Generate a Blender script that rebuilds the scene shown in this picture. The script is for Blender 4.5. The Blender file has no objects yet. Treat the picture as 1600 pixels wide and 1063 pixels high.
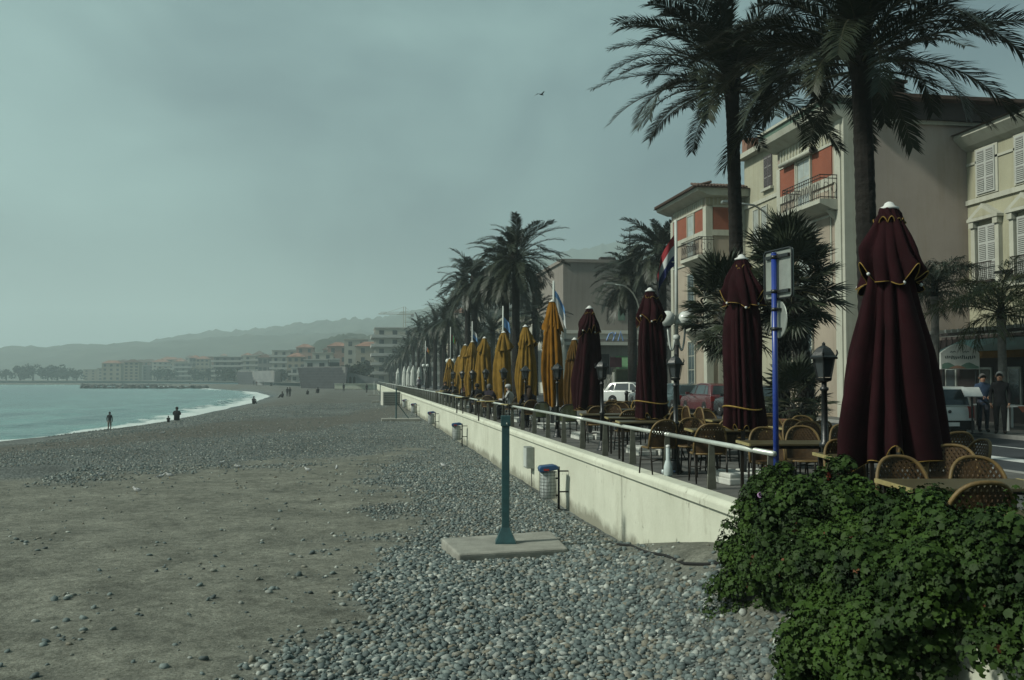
import bpy, bmesh, math, random
import numpy as np
from mathutils import Vector, Matrix, noise

SC = bpy.context.scene
COL = SC.collection
R = math.radians
random.seed(7); RNG = np.random.default_rng(7)

# ------------------------------------------------------------------ camera
EYE = Vector((0.0, 0.0, 1.6)); FPX = 1500.0
PITCH = math.atan(59.5 / FPX); YAW = math.atan(0.16 * math.cos(PITCH))
cd = bpy.data.cameras.new('camera'); cam = bpy.data.objects.new('camera', cd); COL.objects.link(cam)
cam.location = EYE; cam.rotation_euler = (math.pi / 2 + PITCH, 0, -YAW)
cd.sensor_width = 36; cd.lens = 36 * FPX / 1600; cd.clip_start = 0.1; cd.clip_end = 9000
SC.camera = cam

# ------------------------------------------------------------------ sky, sun, exposure
SUN_EL, SUN_AZ = R(40), R(-100)            # azimuth measured from +Y (along the wall) towards +X
SUN_DIR = Vector((math.sin(SUN_AZ) * math.cos(SUN_EL), math.cos(SUN_AZ) * math.cos(SUN_EL), math.sin(SUN_EL)))
w = bpy.data.worlds.new('World'); SC.world = w; w.use_nodes = True
nt = w.node_tree; nt.nodes.clear()
def wn(t, **k):
    n = nt.nodes.new(t)
    for a, b in k.items(): setattr(n, a, b)
    return n
wo = wn('ShaderNodeOutputWorld'); bg = wn('ShaderNodeBackground')
sky = wn('ShaderNodeTexSky', sky_type='NISHITA', sun_disc=False)
sky.sun_elevation = SUN_EL; sky.sun_rotation = SUN_AZ
sky.air_density = 1.0; sky.dust_density = 4.0; sky.ozone_density = 3.0
tc = wn('ShaderNodeTexCoord'); mp = wn('ShaderNodeMapping'); mp.inputs['Scale'].default_value = (1.0, 1.0, 1.4)
mp.inputs['Location'].default_value = (11.86, 4.98, 3.42)
n1 = wn('ShaderNodeTexNoise'); n1.inputs['Scale'].default_value = 1.3; n1.inputs['Detail'].default_value = 7; n1.inputs['Roughness'].default_value = 0.5
n1.inputs['Distortion'].default_value = 0.35
cr = wn('ShaderNodeValToRGB')
SKY_DARK, SKY_LIGHT = (0.85, 1.52, 1.66, 1), (3.15, 4.95, 4.55, 1)
cr.color_ramp.elements[0].position = 0.40; cr.color_ramp.elements[0].color = SKY_DARK
cr.color_ramp.elements[1].position = 0.60; cr.color_ramp.elements[1].color = SKY_LIGHT
mx = wn('ShaderNodeMix', data_type='RGBA'); mx.inputs['Factor'].default_value = 0.80
nt.links.new(tc.outputs['Generated'], mp.inputs['Vector']); nt.links.new(mp.outputs[0], n1.inputs['Vector'])
n2 = wn('ShaderNodeTexNoise'); n2.inputs['Scale'].default_value = 3.6; n2.inputs['Detail'].default_value = 6; n2.inputs['Distortion'].default_value = 0.6
nt.links.new(mp.outputs[0], n2.inputs['Vector']); mxn = wn('ShaderNodeMix', data_type='FLOAT'); mxn.inputs['Factor'].default_value = 0.38
nt.links.new(n1.outputs['Fac'], mxn.inputs['A']); nt.links.new(n2.outputs['Fac'], mxn.inputs['B']); nt.links.new(mxn.outputs['Result'], cr.inputs[0])
nt.links.new(sky.outputs[0], mx.inputs['A']); nt.links.new(cr.outputs[0], mx.inputs['B'])
nt.links.new(mx.outputs['Result'], bg.inputs[0]); nt.links.new(bg.outputs[0], wo.inputs[0])
bg.inputs[1].default_value = 0.08

sl = bpy.data.lights.new('sun', 'SUN'); sun = bpy.data.objects.new('sun', sl); COL.objects.link(sun)
sun.rotation_euler = (-SUN_DIR).to_track_quat('-Z', 'Y').to_euler()
sl.energy = 4.0; sl.angle = R(5); sl.color = (0.98, 1.0, 0.87)

vs = SC.view_settings; vs.view_transform = 'Standard'; vs.look = 'None'; vs.gamma = 1; vs.use_curve_mapping = False
vs.exposure = 0.22
cy = SC.cycles; cy.volume_bounces = 1; cy.max_bounces = 6; cy.transparent_max_bounces = 16; cy.use_denoising = True
cy.diffuse_bounces = 3; cy.glossy_bounces = 3; cy.transmission_bounces = 4; cy.sample_clamp_indirect = 4

# ------------------------------------------------------------------ helpers
_F = Vector((math.sin(YAW) * math.cos(PITCH), math.cos(YAW) * math.cos(PITCH), math.sin(PITCH)))
_R = Vector((math.cos(YAW), -math.sin(YAW), 0)); _U = _R.cross(_F)
def ray(u, v): return _F + _R * ((u - 800) / FPX) + _U * ((531.5 - v) / FPX)
def on_z(u, v, z=0.0):                       # the point at height z seen along (u, v)
    d = ray(u, v); return EYE + d * ((z - EYE.z) / d.z)
def on_x(u, v, X):                           # the point on the plane x = X
    d = ray(u, v); return EYE + d * ((X - EYE.x) / d.x)
def deep(u, v, zc):                          # the point at view depth zc
    return EYE + ray(u, v) * zc

def tag(o, label=None, cat=None, group=None, kind=None):
    if label: o['label'] = label
    if cat: o['category'] = cat
    if group: o['group'] = group
    if kind: o['kind'] = kind
    return o
def empty(name, loc=(0, 0, 0), rz=0, **k):
    o = bpy.data.objects.new(name, None); COL.objects.link(o)
    o.location = loc; o.rotation_euler = (0, 0, rz); o.empty_display_size = 0.1
    return tag(o, **k)
def copy_tree(o, parent=None):
    c = o.copy(); COL.objects.link(c); c.parent = parent
    for ch in o.children: copy_tree(ch, c)
    return c
def link(name, me, parent=None, loc=None, rot=None, scale=None):
    o = bpy.data.objects.new(name, me); COL.objects.link(o)
    if parent: o.parent = parent
    if loc is not None: o.location = loc
    if rot is not None: o.rotation_euler = rot
    if scale is not None: o.scale = scale
    return o

class MB:
    def __init__(s): s.v = []; s.f = []; s.m = []
    def add(s, vs, fs, mi=0):
        b = len(s.v); s.v += [tuple(p) for p in vs]
        s.f += [tuple(b + i for i in f) for f in fs]; s.m += [mi] * len(fs)
        return s
    def box(s, c, d, rz=0, mi=0, tilt=None, taper=1.0):
        hx, hy, hz = d[0] / 2, d[1] / 2, d[2] / 2; vs = []
        M = Matrix.Rotation(rz, 3, 'Z')
        if tilt is not None: M = M @ tilt
        for z in (-1, 1):
            k = taper if z > 0 else 1.0
            for x, y in ((-1, -1), (1, -1), (1, 1), (-1, 1)):
                vs.append(Vector(c) + M @ Vector((x * hx * k, y * hy * k, z * hz)))
        return s.add(vs, [(3, 2, 1, 0), (4, 5, 6, 7), (0, 1, 5, 4), (1, 2, 6, 5), (2, 3, 7, 6), (3, 0, 4, 7)], mi)
    def span(s, a, b, mi=0):                 # axis-aligned box from corner to corner
        return s.box([(a[i] + b[i]) / 2 for i in range(3)], [abs(b[i] - a[i]) for i in range(3)], 0, mi)
    def tube(s, pts, rad, n=8, mi=0, cap=True, flat=1.0):
        pts = [Vector(p) for p in pts]; k = len(pts)
        if not hasattr(rad, '__len__'): rad = [rad] * k
        vs = []; ref = None
        for i, p in enumerate(pts):
            t = (pts[min(i + 1, k - 1)] - pts[max(i - 1, 0)]).normalized()
            if ref is None:
                ref = Vector((0, 0, 1)) if abs(t.z) < 0.9 else Vector((0, 1, 0))
            a = t.cross(ref); a.normalize(); b = a.cross(t); ref = b
            for j in range(n):
                th = 2 * math.pi * j / n
                vs.append(p + a * (rad[i] * math.cos(th)) + b * (rad[i] * flat * math.sin(th)))
        fs = [(i * n + j, i * n + (j + 1) % n, (i + 1) * n + (j + 1) % n, (i + 1) * n + j) for i in range(k - 1) for j in range(n)]
        if cap: fs += [tuple(range(n - 1, -1, -1)), tuple(range((k - 1) * n, k * n))]
        return s.add(vs, fs, mi)
    def lathe(s, prof, n=12, c=(0, 0, 0), mi=0, sx=1, sy=1, rot=0):
        c = Vector(c); vs = []
        for r, z in prof:
            for j in range(n):
                th = 2 * math.pi * j / n + rot
                vs.append(c + Vector((r * sx * math.cos(th), r * sy * math.sin(th), z)))
        k = len(prof)
        fs = [(i * n + j, i * n + (j + 1) % n, (i + 1) * n + (j + 1) % n, (i + 1) * n + j) for i in range(k - 1) for j in range(n)]
        fs += [tuple(range(n - 1, -1, -1)), tuple(range((k - 1) * n, k * n))]
        return s.add(vs, fs, mi)
    def prism(s, poly, ax, a, b, mi=0):      # polygon in the other two axes, extruded along ax from a to b
        def mk(p, t):
            if ax == 0: return (t, p[0], p[1])
            if ax == 1: return (p[0], t, p[1])
            return (p[0], p[1], t)
        n = len(poly); vs = [mk(p, a) for p in poly] + [mk(p, b) for p in poly]
        fs = [tuple(range(n - 1, -1, -1)), tuple(range(n, 2 * n))] + [(i, (i + 1) % n, n + (i + 1) % n, n + i) for i in range(n)]
        return s.add(vs, fs, mi)
    def quad(s, a, b, c, d, mi=0): return s.add([a, b, c, d], [(0, 1, 2, 3)], mi)
    def mesh(s, name, mats, smooth=False, fix=True):
        me = bpy.data.meshes.new(name); me.from_pydata([tuple(v) for v in s.v], [], s.f)
        if not isinstance(mats, (list, tuple)): mats = [mats]
        for m in mats: me.materials.append(m)
        me.polygons.foreach_set('material_index', s.m)
        if smooth: me.polygons.foreach_set('use_smooth', [True] * len(me.polygons))
        if fix:
            bm = bmesh.new(); bm.from_mesh(me); bmesh.ops.recalc_face_normals(bm, faces=bm.faces); bm.to_mesh(me); bm.free()
        me.update(); return me
    def build(s, name, mats, parent=None, smooth=False, loc=None, rot=None, fix=True):
        return link(name, s.mesh(name, mats, smooth, fix), parent, loc, rot)

def bevel(o, wd=0.01, seg=2):
    bm = bmesh.new(); bm.from_mesh(o.data)
    bmesh.ops.bevel(bm, geom=[e for e in bm.edges if len(e.link_faces) == 2 and e.calc_face_angle(0) > 0.6], offset=wd, segments=seg, affect='EDGES', profile=0.6)
    bm.to_mesh(o.data); bm.free(); return o

def mat(name, col, rough=0.7, var=0.15, scale=4.0, bump=0.0, bscale=None, metal=0.0, spec=0.3, col2=None, coat=0.0, detail=5, sheen=0, trans=0.0, alpha=1.0, rand=0.0, streak=0.0):
    m = bpy.data.materials.new(name); m.use_nodes = True; t = m.node_tree; N = t.nodes; L = t.links
    col = tuple(c * 0.72 for c in col[:3]); col2 = tuple(c * 0.72 for c in col2[:3]) if col2 else None
    b = N['Principled BSDF']; b.inputs['Roughness'].default_value = rough; b.inputs['Metallic'].default_value = metal
    b.inputs['Specular IOR Level'].default_value = spec; b.inputs['Coat Weight'].default_value = coat
    b.inputs['Transmission Weight'].default_value = trans; b.inputs['Alpha'].default_value = alpha
    tcn = N.new('ShaderNodeTexCoord')
    no = N.new('ShaderNodeTexNoise'); no.inputs['Scale'].default_value = scale; no.inputs['Detail'].default_value = detail; no.inputs['Roughness'].default_value = 0.6
    L.new(tcn.outputs['Object'], no.inputs['Vector'])
    r = N.new('ShaderNodeValToRGB'); c2 = col2 or tuple(min(1, c * (1 + var)) for c in col[:3]); c1 = col if col2 else tuple(c * (1 - var) for c in col[:3])
    r.color_ramp.elements[0].position = 0.35; r.color_ramp.elements[1].position = 0.65
    r.color_ramp.elements[0].color = (*c1[:3], 1); r.color_ramp.elements[1].color = (*c2[:3], 1)
    L.new(no.outputs['Fac'], r.inputs[0]); out = r.outputs[0]
    if streak:                                  # rain streaks and grime running down a wall
        g_ = N.new('ShaderNodeNewGeometry'); mp_ = N.new('ShaderNodeMapping'); mp_.inputs['Scale'].default_value = (1, 1, 0.10); L.new(g_.outputs['Position'], mp_.inputs['Vector'])
        ns = N.new('ShaderNodeTexNoise'); ns.inputs['Scale'].default_value = 2.3; ns.inputs['Detail'].default_value = 8; ns.inputs['Roughness'].default_value = 0.7; L.new(mp_.outputs[0], ns.inputs['Vector'])
        rs_ = N.new('ShaderNodeValToRGB'); rs_.color_ramp.elements[0].position = 0.48; rs_.color_ramp.elements[1].position = 0.72; k_ = 1 - streak
        rs_.color_ramp.elements[0].color = (1, 1, 1, 1); rs_.color_ramp.elements[1].color = (k_, k_ * 0.98, k_ * 0.93, 1); L.new(ns.outputs['Fac'], rs_.inputs[0])
        ms = N.new('ShaderNodeMix'); ms.data_type = 'RGBA'; ms.blend_type = 'MULTIPLY'; ms.inputs['Factor'].default_value = 1; L.new(out, ms.inputs['A']); L.new(rs_.outputs[0], ms.inputs['B']); out = ms.outputs['Result']
    if rand:
        oi = N.new('ShaderNodeObjectInfo'); hs = N.new('ShaderNodeHueSaturation')
        mr = N.new('ShaderNodeMapRange'); mr.inputs['To Min'].default_value = 1 - rand; mr.inputs['To Max'].default_value = 1 + rand
        L.new(oi.outputs['Random'], mr.inputs['Value']); L.new(mr.outputs[0], hs.inputs['Value']); L.new(out, hs.inputs['Color']); out = hs.outputs[0]
    L.new(out, b.inputs['Base Color'])
    if bump:
        nb = N.new('ShaderNodeTexNoise'); nb.inputs['Scale'].default_value = bscale or scale * 6; nb.inputs['Detail'].default_value = 6
        bp = N.new('ShaderNodeBump'); bp.inputs['Strength'].default_value = bump; bp.inputs['Distance'].default_value = 0.02
        L.new(tcn.outputs['Object'], nb.inputs['Vector']); L.new(nb.outputs['Fac'], bp.inputs['Height']); L.new(bp.outputs[0], b.inputs['Normal'])
    return m

M = {}
M['white_wall'] = None
M['concrete'] = mat('concrete', (0.28, 0.28, 0.25), 0.9, 0.18, 3, 0.4, 40)
M['teal_paint'] = mat('teal paint', (0.022, 0.075, 0.08), 0.45, 0.2, 6, 0.1, 40, spec=0.5)
M['black_metal'] = mat('black metal', (0.012, 0.014, 0.015), 0.4, 0.3, 8, 0.15, 50, spec=0.5)
M['steel'] = mat('brushed steel', (0.48, 0.50, 0.46), 0.38, 0.12, 3, metal=0.85)
M['post_steel'] = mat('weathered steel', (0.20, 0.20, 0.16), 0.5, 0.25, 5, metal=0.35)
M['rail_paint'] = mat('rail metal', (0.62, 0.66, 0.60), 0.35, 0.1, 3, metal=0.3, spec=0.5)
M['paving'] = mat('paving', (0.11, 0.11, 0.10), 0.85, 0.2, 1.2, 0.2, 60)
M['asphalt'] = mat('asphalt', (0.042, 0.048, 0.055), 0.85, 0.2, 0.6, 0.3, 150)
M['kerb'] = mat('kerb stone', (0.30, 0.30, 0.28), 0.85, 0.15, 4, 0.2)
M['white_paint'] = mat('white road paint', (0.62, 0.64, 0.62), 0.7, 0.15, 8)
M['white'] = mat('white paint', (0.72, 0.73, 0.70), 0.5, 0.06, 3)
M['maroon'] = mat('maroon canvas', (0.020, 0.0042, 0.0062), 0.92, 0.25, 3, 0.25, 120, spec=0.1)
M['maroon_in'] = mat('maroon canvas inside', (0.02, 0.005, 0.008), 0.95, 0.2, 3, spec=0.1)
M['gold'] = mat('gold braid', (0.30, 0.19, 0.04), 0.7, 0.2, 30)
M['yellow'] = mat('mustard canvas', (0.215, 0.128, 0.024), 0.92, 0.22, 3, 0.25, 120, spec=0.1)
M['ochre'] = mat('ochre canvas', (0.22, 0.10, 0.012), 0.92, 0.22, 3, 0.25, 120, spec=0.1)
M['brown_canvas'] = mat('brown canvas', (0.09, 0.05, 0.013), 0.92, 0.2, 3, 0.2, 120, spec=0.1)
M['pale_canvas'] = mat('pale canvas', (0.55, 0.58, 0.54), 0.9, 0.1, 3, 0.2, 120, spec=0.1)
M['rattan'] = mat('rattan cane', (0.17, 0.11, 0.038), 0.55, 0.25, 12, 0.2, 120, spec=0.35)
M['weave'] = mat('rattan weave', (0.062, 0.034, 0.012), 0.6, 0.3, 20, 0.3, 160, spec=0.3)
M['chair_leg'] = mat('dark chair tube', (0.018, 0.014, 0.010), 0.5, 0.2, 10)
M['table_top'] = mat('table laminate', (0.075, 0.06, 0.026), 0.4, 0.2, 5, spec=0.5)
M['table_edge'] = mat('table edge wood', (0.36, 0.30, 0.13), 0.5, 0.15, 12)
M['blue_paint'] = mat('blue pole paint', (0.016, 0.045, 0.27), 0.35, 0.12, 4, spec=0.5)
M['sign_back'] = mat('sign back metal', (0.32, 0.35, 0.32), 0.5, 0.15, 4, metal=0.3)
M['globe'] = mat('globe opal glass', (0.74, 0.78, 0.74), 0.25, 0.05, 4, spec=0.5)
M['glass'] = mat('dark glass', (0.03, 0.045, 0.05), 0.08, 0.2, 2, spec=0.8)
M['clear'] = mat('clear plastic', (0.55, 0.62, 0.62), 0.2, 0.1, 5, spec=0.6)
M['rubber'] = mat('black rubber', (0.012, 0.012, 0.012), 0.8, 0.2, 8)
M['skin'] = mat('skin', (0.36, 0.20, 0.13), 0.6, 0.1, 8)
# ------------------------------------------------------------------ terrain
SEA_Z = -2.6
_sy = np.array([-40, 40, 58, 75, 92, 116, 166, 229, 296, 380, 466, 528, 590, 615, 660, 690, 720])
_sx = np.array([-33, -28.5, -26, -21.5, -19, -18.2, -18, -20.4, -30.6, -55, -74, -107, -173, -221, -420, -900, -3000])
def Xs(Y): return np.interp(Y, _sy, _sx)
_wy = np.array([-40, 246, 252, 300, 380, 466, 528, 590, 615, 660, 690, 720])
_wx = np.array([4.67, 4.67, -3, -6, -28, -50, -84, -140, -185, -375, -800, -2600])
def Xw(Y): return np.interp(Y, _wy, _wx)
def fbm(X, Y, s, o=4, seed=0.0):
    out = np.zeros(np.shape(X)); f = out.ravel(); xs = np.ravel(X); ys = np.ravel(Y)
    for i in range(f.size): f[i] = noise.fractal(Vector((xs[i] * s + seed, ys[i] * s - seed, seed * 1.7)), 0.6, 2.1, o)
    return f.reshape(np.shape(X))
def smooth(a, b, x):
    t = np.clip((x - a) / (b - a), 0, 1); return t * t * (3 - 2 * t)
def bz_base(X, Y):
    t = (X - Xs(Y)) / (Xw(Y) - Xs(Y))
    z = SEA_Z - 0.03 + 1.27 * np.sin(np.clip(t / 0.62, 0, 1) * math.pi / 2) + 0.10 * np.exp(-((t - 0.56) / 0.07) ** 2) * smooth(10, 30, Y)
    z = np.where(t < 0, SEA_Z - 0.03 + t * 6, z)
    m = smooth(17.2, 11.5, Y) * smooth(2.7, 4.5, X) * 0.82
    return z + m
def bz_noise(X, Y, seed):
    return fbm(X, Y, 0.22, 3, seed) * 0.05 + fbm(X, Y, 1.6, 3, seed + 5) * 0.014

ys = np.concatenate([np.arange(-6, 6, 0.6), np.arange(6, 40, 0.25), np.arange(40, 110, 1.0), np.arange(110, 640, 8.0), np.array([660, 690, 720])])
NX = 150
tt = np.linspace(0, 1, NX)
GY = np.repeat(ys[:, None], NX, 1); GX = (Xs(GY) - 5) + (Xw(GY) - Xs(GY) + 5) * tt[None, :]
GZ = bz_base(GX, GY) + bz_noise(GX, GY, 0.3) * smooth(500, 60, GY)
# where pebbles lie (1) and where bare dirt shows (0)
def pebble_mask(X, Y):
    n = fbm(X, Y, 0.28, 4, 2.1); n2 = fbm(X, Y, 0.9, 3, 9.7)
    edge = -0.35 + 0.075 * (Y - 9)
    right = smooth(-1.0, 1.0, X - edge + n * 1.6 + n2 * 0.9)
    yb = 29 + (X + 10) * 0.95
    beyond = smooth(-3.5, 2.5, Y - yb + n * 4)
    m = np.maximum(right, beyond)
    near_wall = smooth(3.2, 4.3, X + n2 * 0.5) * smooth(17.5, 15.5, Y)      # bare mound by the wall
    return np.clip(m * (1 - near_wall), 0, 1)
def brown_mask(X, Y):
    n = fbm(X, Y, 0.08, 4, 4.4)
    yc_ = np.interp(X, [-22, -16, -10.6, -2.5, 2.4, 4.6], [38, 43, 51, 64, 84, 98]); d = np.abs(Y - yc_ + n * 5) / (9 + (X + 16) * 0.35)
    return np.maximum(smooth(1.25, 0.45, d) * 0.75, 0.5 * smooth(85, 120, Y + n * 25) * smooth(2, 7, X - Xs(Y)))
PM = pebble_mask(GX, GY); BM_ = brown_mask(GX, GY)
def grid_mesh(name, X, Y, Z, attrs=None, mats=None, smooth_=True):
    ny, nx = X.shape; co = np.stack([X, Y, Z], -1).reshape(-1, 3)
    i = np.arange(ny * nx).reshape(ny, nx)
    q = np.stack([i[:-1, :-1], i[:-1, 1:], i[1:, 1:], i[1:, :-1]], -1).reshape(-1, 4)
    me = bpy.data.meshes.new(name); me.vertices.add(len(co)); me.vertices.foreach_set('co', co.ravel())
    me.loops.add(q.size); me.loops.foreach_set('vertex_index', q.ravel().astype(np.int32))
    me.polygons.add(len(q)); me.polygons.foreach_set('loop_start', np.arange(0, q.size, 4, dtype=np.int32))
    me.polygons.foreach_set('loop_total', np.full(len(q), 4, dtype=np.int32))
    me.update(calc_edges=True); me.validate()
    if smooth_: me.polygons.foreach_set('use_smooth', [True] * len(me.polygons))
    for k, a in (attrs or {}).items():
        at = me.attributes.new(k, 'FLOAT', 'POINT'); at.data.foreach_set('value', np.ravel(a).astype(np.float32))
    if mats: me.materials.append(mats)
    return me

def nodes(m):
    m.use_nodes = True; t = m.node_tree; return t, t.nodes, t.links, t.nodes['Principled BSDF']
def ramp(N, a, b, ca, cb):
    r = N.new('ShaderNodeValToRGB'); r.color_ramp.elements[0].position = a; r.color_ramp.elements[1].position = b
    r.color_ramp.elements[0].color = (*ca, 1); r.color_ramp.elements[1].color = (*cb, 1); return r
def mix(N, L, f, a, b):
    x = N.new('ShaderNodeMix'); x.data_type = 'RGBA'
    for s, v in (('Factor', f), ('A', a), ('B', b)):
        if hasattr(v, 'is_output') or hasattr(v, 'links'): L.new(v, x.inputs[s])
        else: x.inputs[s].default_value = v
    return x.outputs['Result']
def math_(N, L, op, a, b=0.0):
    x = N.new('ShaderNodeMath'); x.operation = op
    for i, v in enumerate((a, b)):
        if hasattr(v, 'links'): L.new(v, x.inputs[i])
        else: x.inputs[i].default_value = v
    return x.outputs[0]

bm_ = bpy.data.materials.new('beach ground'); t, N, L, b = nodes(bm_)
tcn = N.new('ShaderNodeTexCoord')
def noi(s, d=6, r=0.6):
    n = N.new('ShaderNodeTexNoise'); n.inputs['Scale'].default_value = s; n.inputs['Detail'].default_value = d; n.inputs['Roughness'].default_value = r
    L.new(tcn.outputs['Object'], n.inputs['Vector']); return n.outputs['Fac']
ap = N.new('ShaderNodeAttribute'); ap.attribute_name = 'peb'; ab = N.new('ShaderNodeAttribute'); ab.attribute_name = 'brown'
aw = N.new('ShaderNodeAttribute'); aw.attribute_name = 'wet'
dirt = ramp(N, 0.32, 0.66, (0.118, 0.121, 0.102), (0.27, 0.272, 0.23)); L.new(noi(0.8, 10, 0.72), dirt.inputs[0])
grit = ramp(N, 0.40, 0.62, (0.45, 0.45, 0.42), (1, 1, 1)); L.new(noi(26, 4, 0.7), grit.inputs[0])
mu = N.new('ShaderNodeMix'); mu.data_type = 'RGBA'; mu.blend_type = 'MULTIPLY'; mu.inputs['Factor'].default_value = 0.75
L.new(dirt.outputs[0], mu.inputs['A']); L.new(grit.outputs[0], mu.inputs['B'])
mot = ramp(N, 0.38, 0.63, (0.55, 0.55, 0.53), (1.12, 1.12, 1.1)); L.new(noi(5.0, 9, 0.75), mot.inputs[0])
mu_b = N.new('ShaderNodeMix'); mu_b.data_type = 'RGBA'; mu_b.blend_type = 'MULTIPLY'; mu_b.inputs['Factor'].default_value = 0.9; L.new(mu.outputs['Result'], mu_b.inputs['A']); L.new(mot.outputs[0], mu_b.inputs['B'])
spk = N.new('ShaderNodeTexVoronoi'); spk.inputs['Scale'].default_value = 9; L.new(tcn.outputs['Object'], spk.inputs['Vector']); spr = ramp(N, 0.10, 0.17, (0.85, 0.85, 0.85), (0, 0, 0)); L.new(spk.outputs['Distance'], spr.inputs[0])
spm = math_(N, L, 'MULTIPLY', spr.outputs[0], math_(N, L, 'GREATER_THAN', noi(1.7, 4), 0.50)); mu_c = mix(N, L, spm, mu_b.outputs['Result'], (0.045, 0.05, 0.042, 1))
vo = N.new('ShaderNodeTexVoronoi'); vo.inputs['Scale'].default_value = 13; L.new(tcn.outputs['Object'], vo.inputs['Vector'])
pc = ramp(N, 0.0, 1.0, (0.10, 0.115, 0.112), (0.26, 0.285, 0.27)); sp = N.new('ShaderNodeSeparateColor'); L.new(vo.outputs['Color'], sp.inputs[0]); L.new(sp.outputs[0], pc.inputs[0])
pe = ramp(N, 0.0, 0.42, (1, 1, 1), (0.45, 0.45, 0.45)); L.new(vo.outputs['Distance'], pe.inputs[0])
mu2 = N.new('ShaderNodeMix'); mu2.data_type = 'RGBA'; mu2.blend_type = 'MULTIPLY'; mu2.inputs['Factor'].default_value = 0.8
L.new(pc.outputs[0], mu2.inputs['A']); L.new(pe.outputs[0], mu2.inputs['B'])
patch = ramp(N, 0.36, 0.62, (0.66, 0.66, 0.64), (1.2, 1.2, 1.18)); L.new(noi(0.25, 8, 0.7), patch.inputs[0])
mu3 = N.new('ShaderNodeMix'); mu3.data_type = 'RGBA'; mu3.blend_type = 'MULTIPLY'; mu3.inputs['Factor'].default_value = 1
L.new(mu2.outputs['Result'], mu3.inputs['A']); L.new(patch.outputs[0], mu3.inputs['B'])
br = ramp(N, 0.35, 0.7, (0.062, 0.058, 0.046), (0.115, 0.107, 0.086)); L.new(noi(3, 8, 0.7), br.inputs[0])
c1 = mix(N, L, ap.outputs['Fac'], mu_c, mu3.outputs['Result'])
c2 = mix(N, L, ab.outputs['Fac'], c1, br.outputs[0])
c3 = mix(N, L, aw.outputs['Fac'], c2, (0.035, 0.042, 0.042, 1))
L.new(c3, b.inputs['Base Color'])
rr = N.new('ShaderNodeMapRange'); rr.inputs['To Min'].default_value = 0.9; rr.inputs['To Max'].default_value = 0.35; L.new(aw.outputs['Fac'], rr.inputs['Value']); L.new(rr.outputs[0], b.inputs['Roughness'])
b.inputs['Specular IOR Level'].default_value = 0.25
hh = math_(N, L, 'MULTIPLY', math_(N, L, 'SUBTRACT', 0.5, vo.outputs['Distance']), ap.outputs['Fac'])
hh = math_(N, L, 'ADD', hh, math_(N, L, 'MULTIPLY', noi(9, 8, 0.7), 0.9))
bp = N.new('ShaderNodeBump'); bp.inputs['Strength'].default_value = 0.9; bp.inputs['Distance'].default_value = 0.06; L.new(hh, bp.inputs['Height']); L.new(bp.outputs[0], b.inputs['Normal'])
WET = smooth(2.2, 0.4, GX - Xs(GY) + fbm(GX, GY, 0.12, 2, 8.0) * 1.5)
beach = link('beach', grid_mesh('beach', GX, GY, GZ, {'peb': PM, 'brown': BM_, 'wet': WET}, bm_)); tag(beach, kind='structure')
def bz(X, Y):
    i = int(np.clip(np.searchsorted(ys, Y) - 1, 0, len(ys) - 2)); fy = (Y - ys[i]) / (ys[i + 1] - ys[i])
    def row(k):
        return np.interp(X, GX[k], GZ[k])
    return float(row(i) * (1 - fy) + row(i + 1) * fy)

# ------------------------------------------------------------------ sea
seam = bpy.data.materials.new('sea water'); t, N, L, b = nodes(seam); tcn = N.new('ShaderNodeTexCoord')
ash = N.new('ShaderNodeAttribute'); ash.attribute_name = 'shore'
mpn = N.new('ShaderNodeMapping'); mpn.inputs['Scale'].default_value = (0.9, 0.35, 1); L.new(tcn.outputs['Object'], mpn.inputs['Vector'])
def noiv(s, d=5, r=0.6, vec=None):
    n = N.new('ShaderNodeTexNoise'); n.inputs['Scale'].default_value = s; n.inputs['Detail'].default_value = d; n.inputs['Roughness'].default_value = r
    L.new(vec or mpn.outputs[0], n.inputs['Vector']); return n.outputs['Fac']
dep = N.new('ShaderNodeMapRange'); dep.inputs['From Max'].default_value = 60; L.new(ash.outputs['Fac'], dep.inputs['Value'])
wc = mix(N, L, dep.outputs[0], (0.085, 0.185, 0.172, 1), (0.036, 0.098, 0.10, 1))
stk = ramp(N, 0.42, 0.62, (0.62, 0.66, 0.7), (1.3, 1.32, 1.28)); L.new(noiv(0.22, 7, 0.7), stk.inputs[0])
mw = N.new('ShaderNodeMix'); mw.data_type = 'RGBA'; mw.blend_type = 'MULTIPLY'; mw.inputs['Factor'].default_value = 1; L.new(wc, mw.inputs['A']); L.new(stk.outputs[0], mw.inputs['B'])
fn = noiv(0.55, 7, 0.68)
fd = N.new('ShaderNodeMapRange'); fd.inputs['From Min'].default_value = 0.4; fd.inputs['From Max'].default_value = 6.0; fd.inputs['To Min'].default_value = 0.30; fd.inputs['To Max'].default_value = -0.22; L.new(ash.outputs['Fac'], fd.inputs['Value'])
fsum = math_(N, L, 'ADD', fn, fd.outputs[0])
fr = ramp(N, 0.52, 0.66, (0, 0, 0), (1, 1, 1)); L.new(fsum, fr.inputs[0])
wf = noiv(1.1, 6, 0.7); cap = ramp(N, 0.70, 0.76, (0, 0, 0), (0.35, 0.35, 0.35)); L.new(wf, cap.inputs[0])
fo = math_(N, L, 'MAXIMUM', fr.outputs[0], cap.outputs[0])
L.new(mix(N, L, fo, mw.outputs['Result'], (0.50, 0.55, 0.53, 1)), b.inputs['Base Color'])
rg = N.new('ShaderNodeMapRange'); rg.inputs['To Min'].default_value = 0.22; rg.inputs['To Max'].default_value = 0.8; L.new(fo, rg.inputs['Value']); L.new(rg.outputs[0], b.inputs['Roughness'])
b.inputs['IOR'].default_value = 1.33
hs = math_(N, L, 'ADD', math_(N, L, 'MULTIPLY', noiv(0.6, 6), 1.0), math_(N, L, 'MULTIPLY', noiv(3.0, 5), 0.35))
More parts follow.
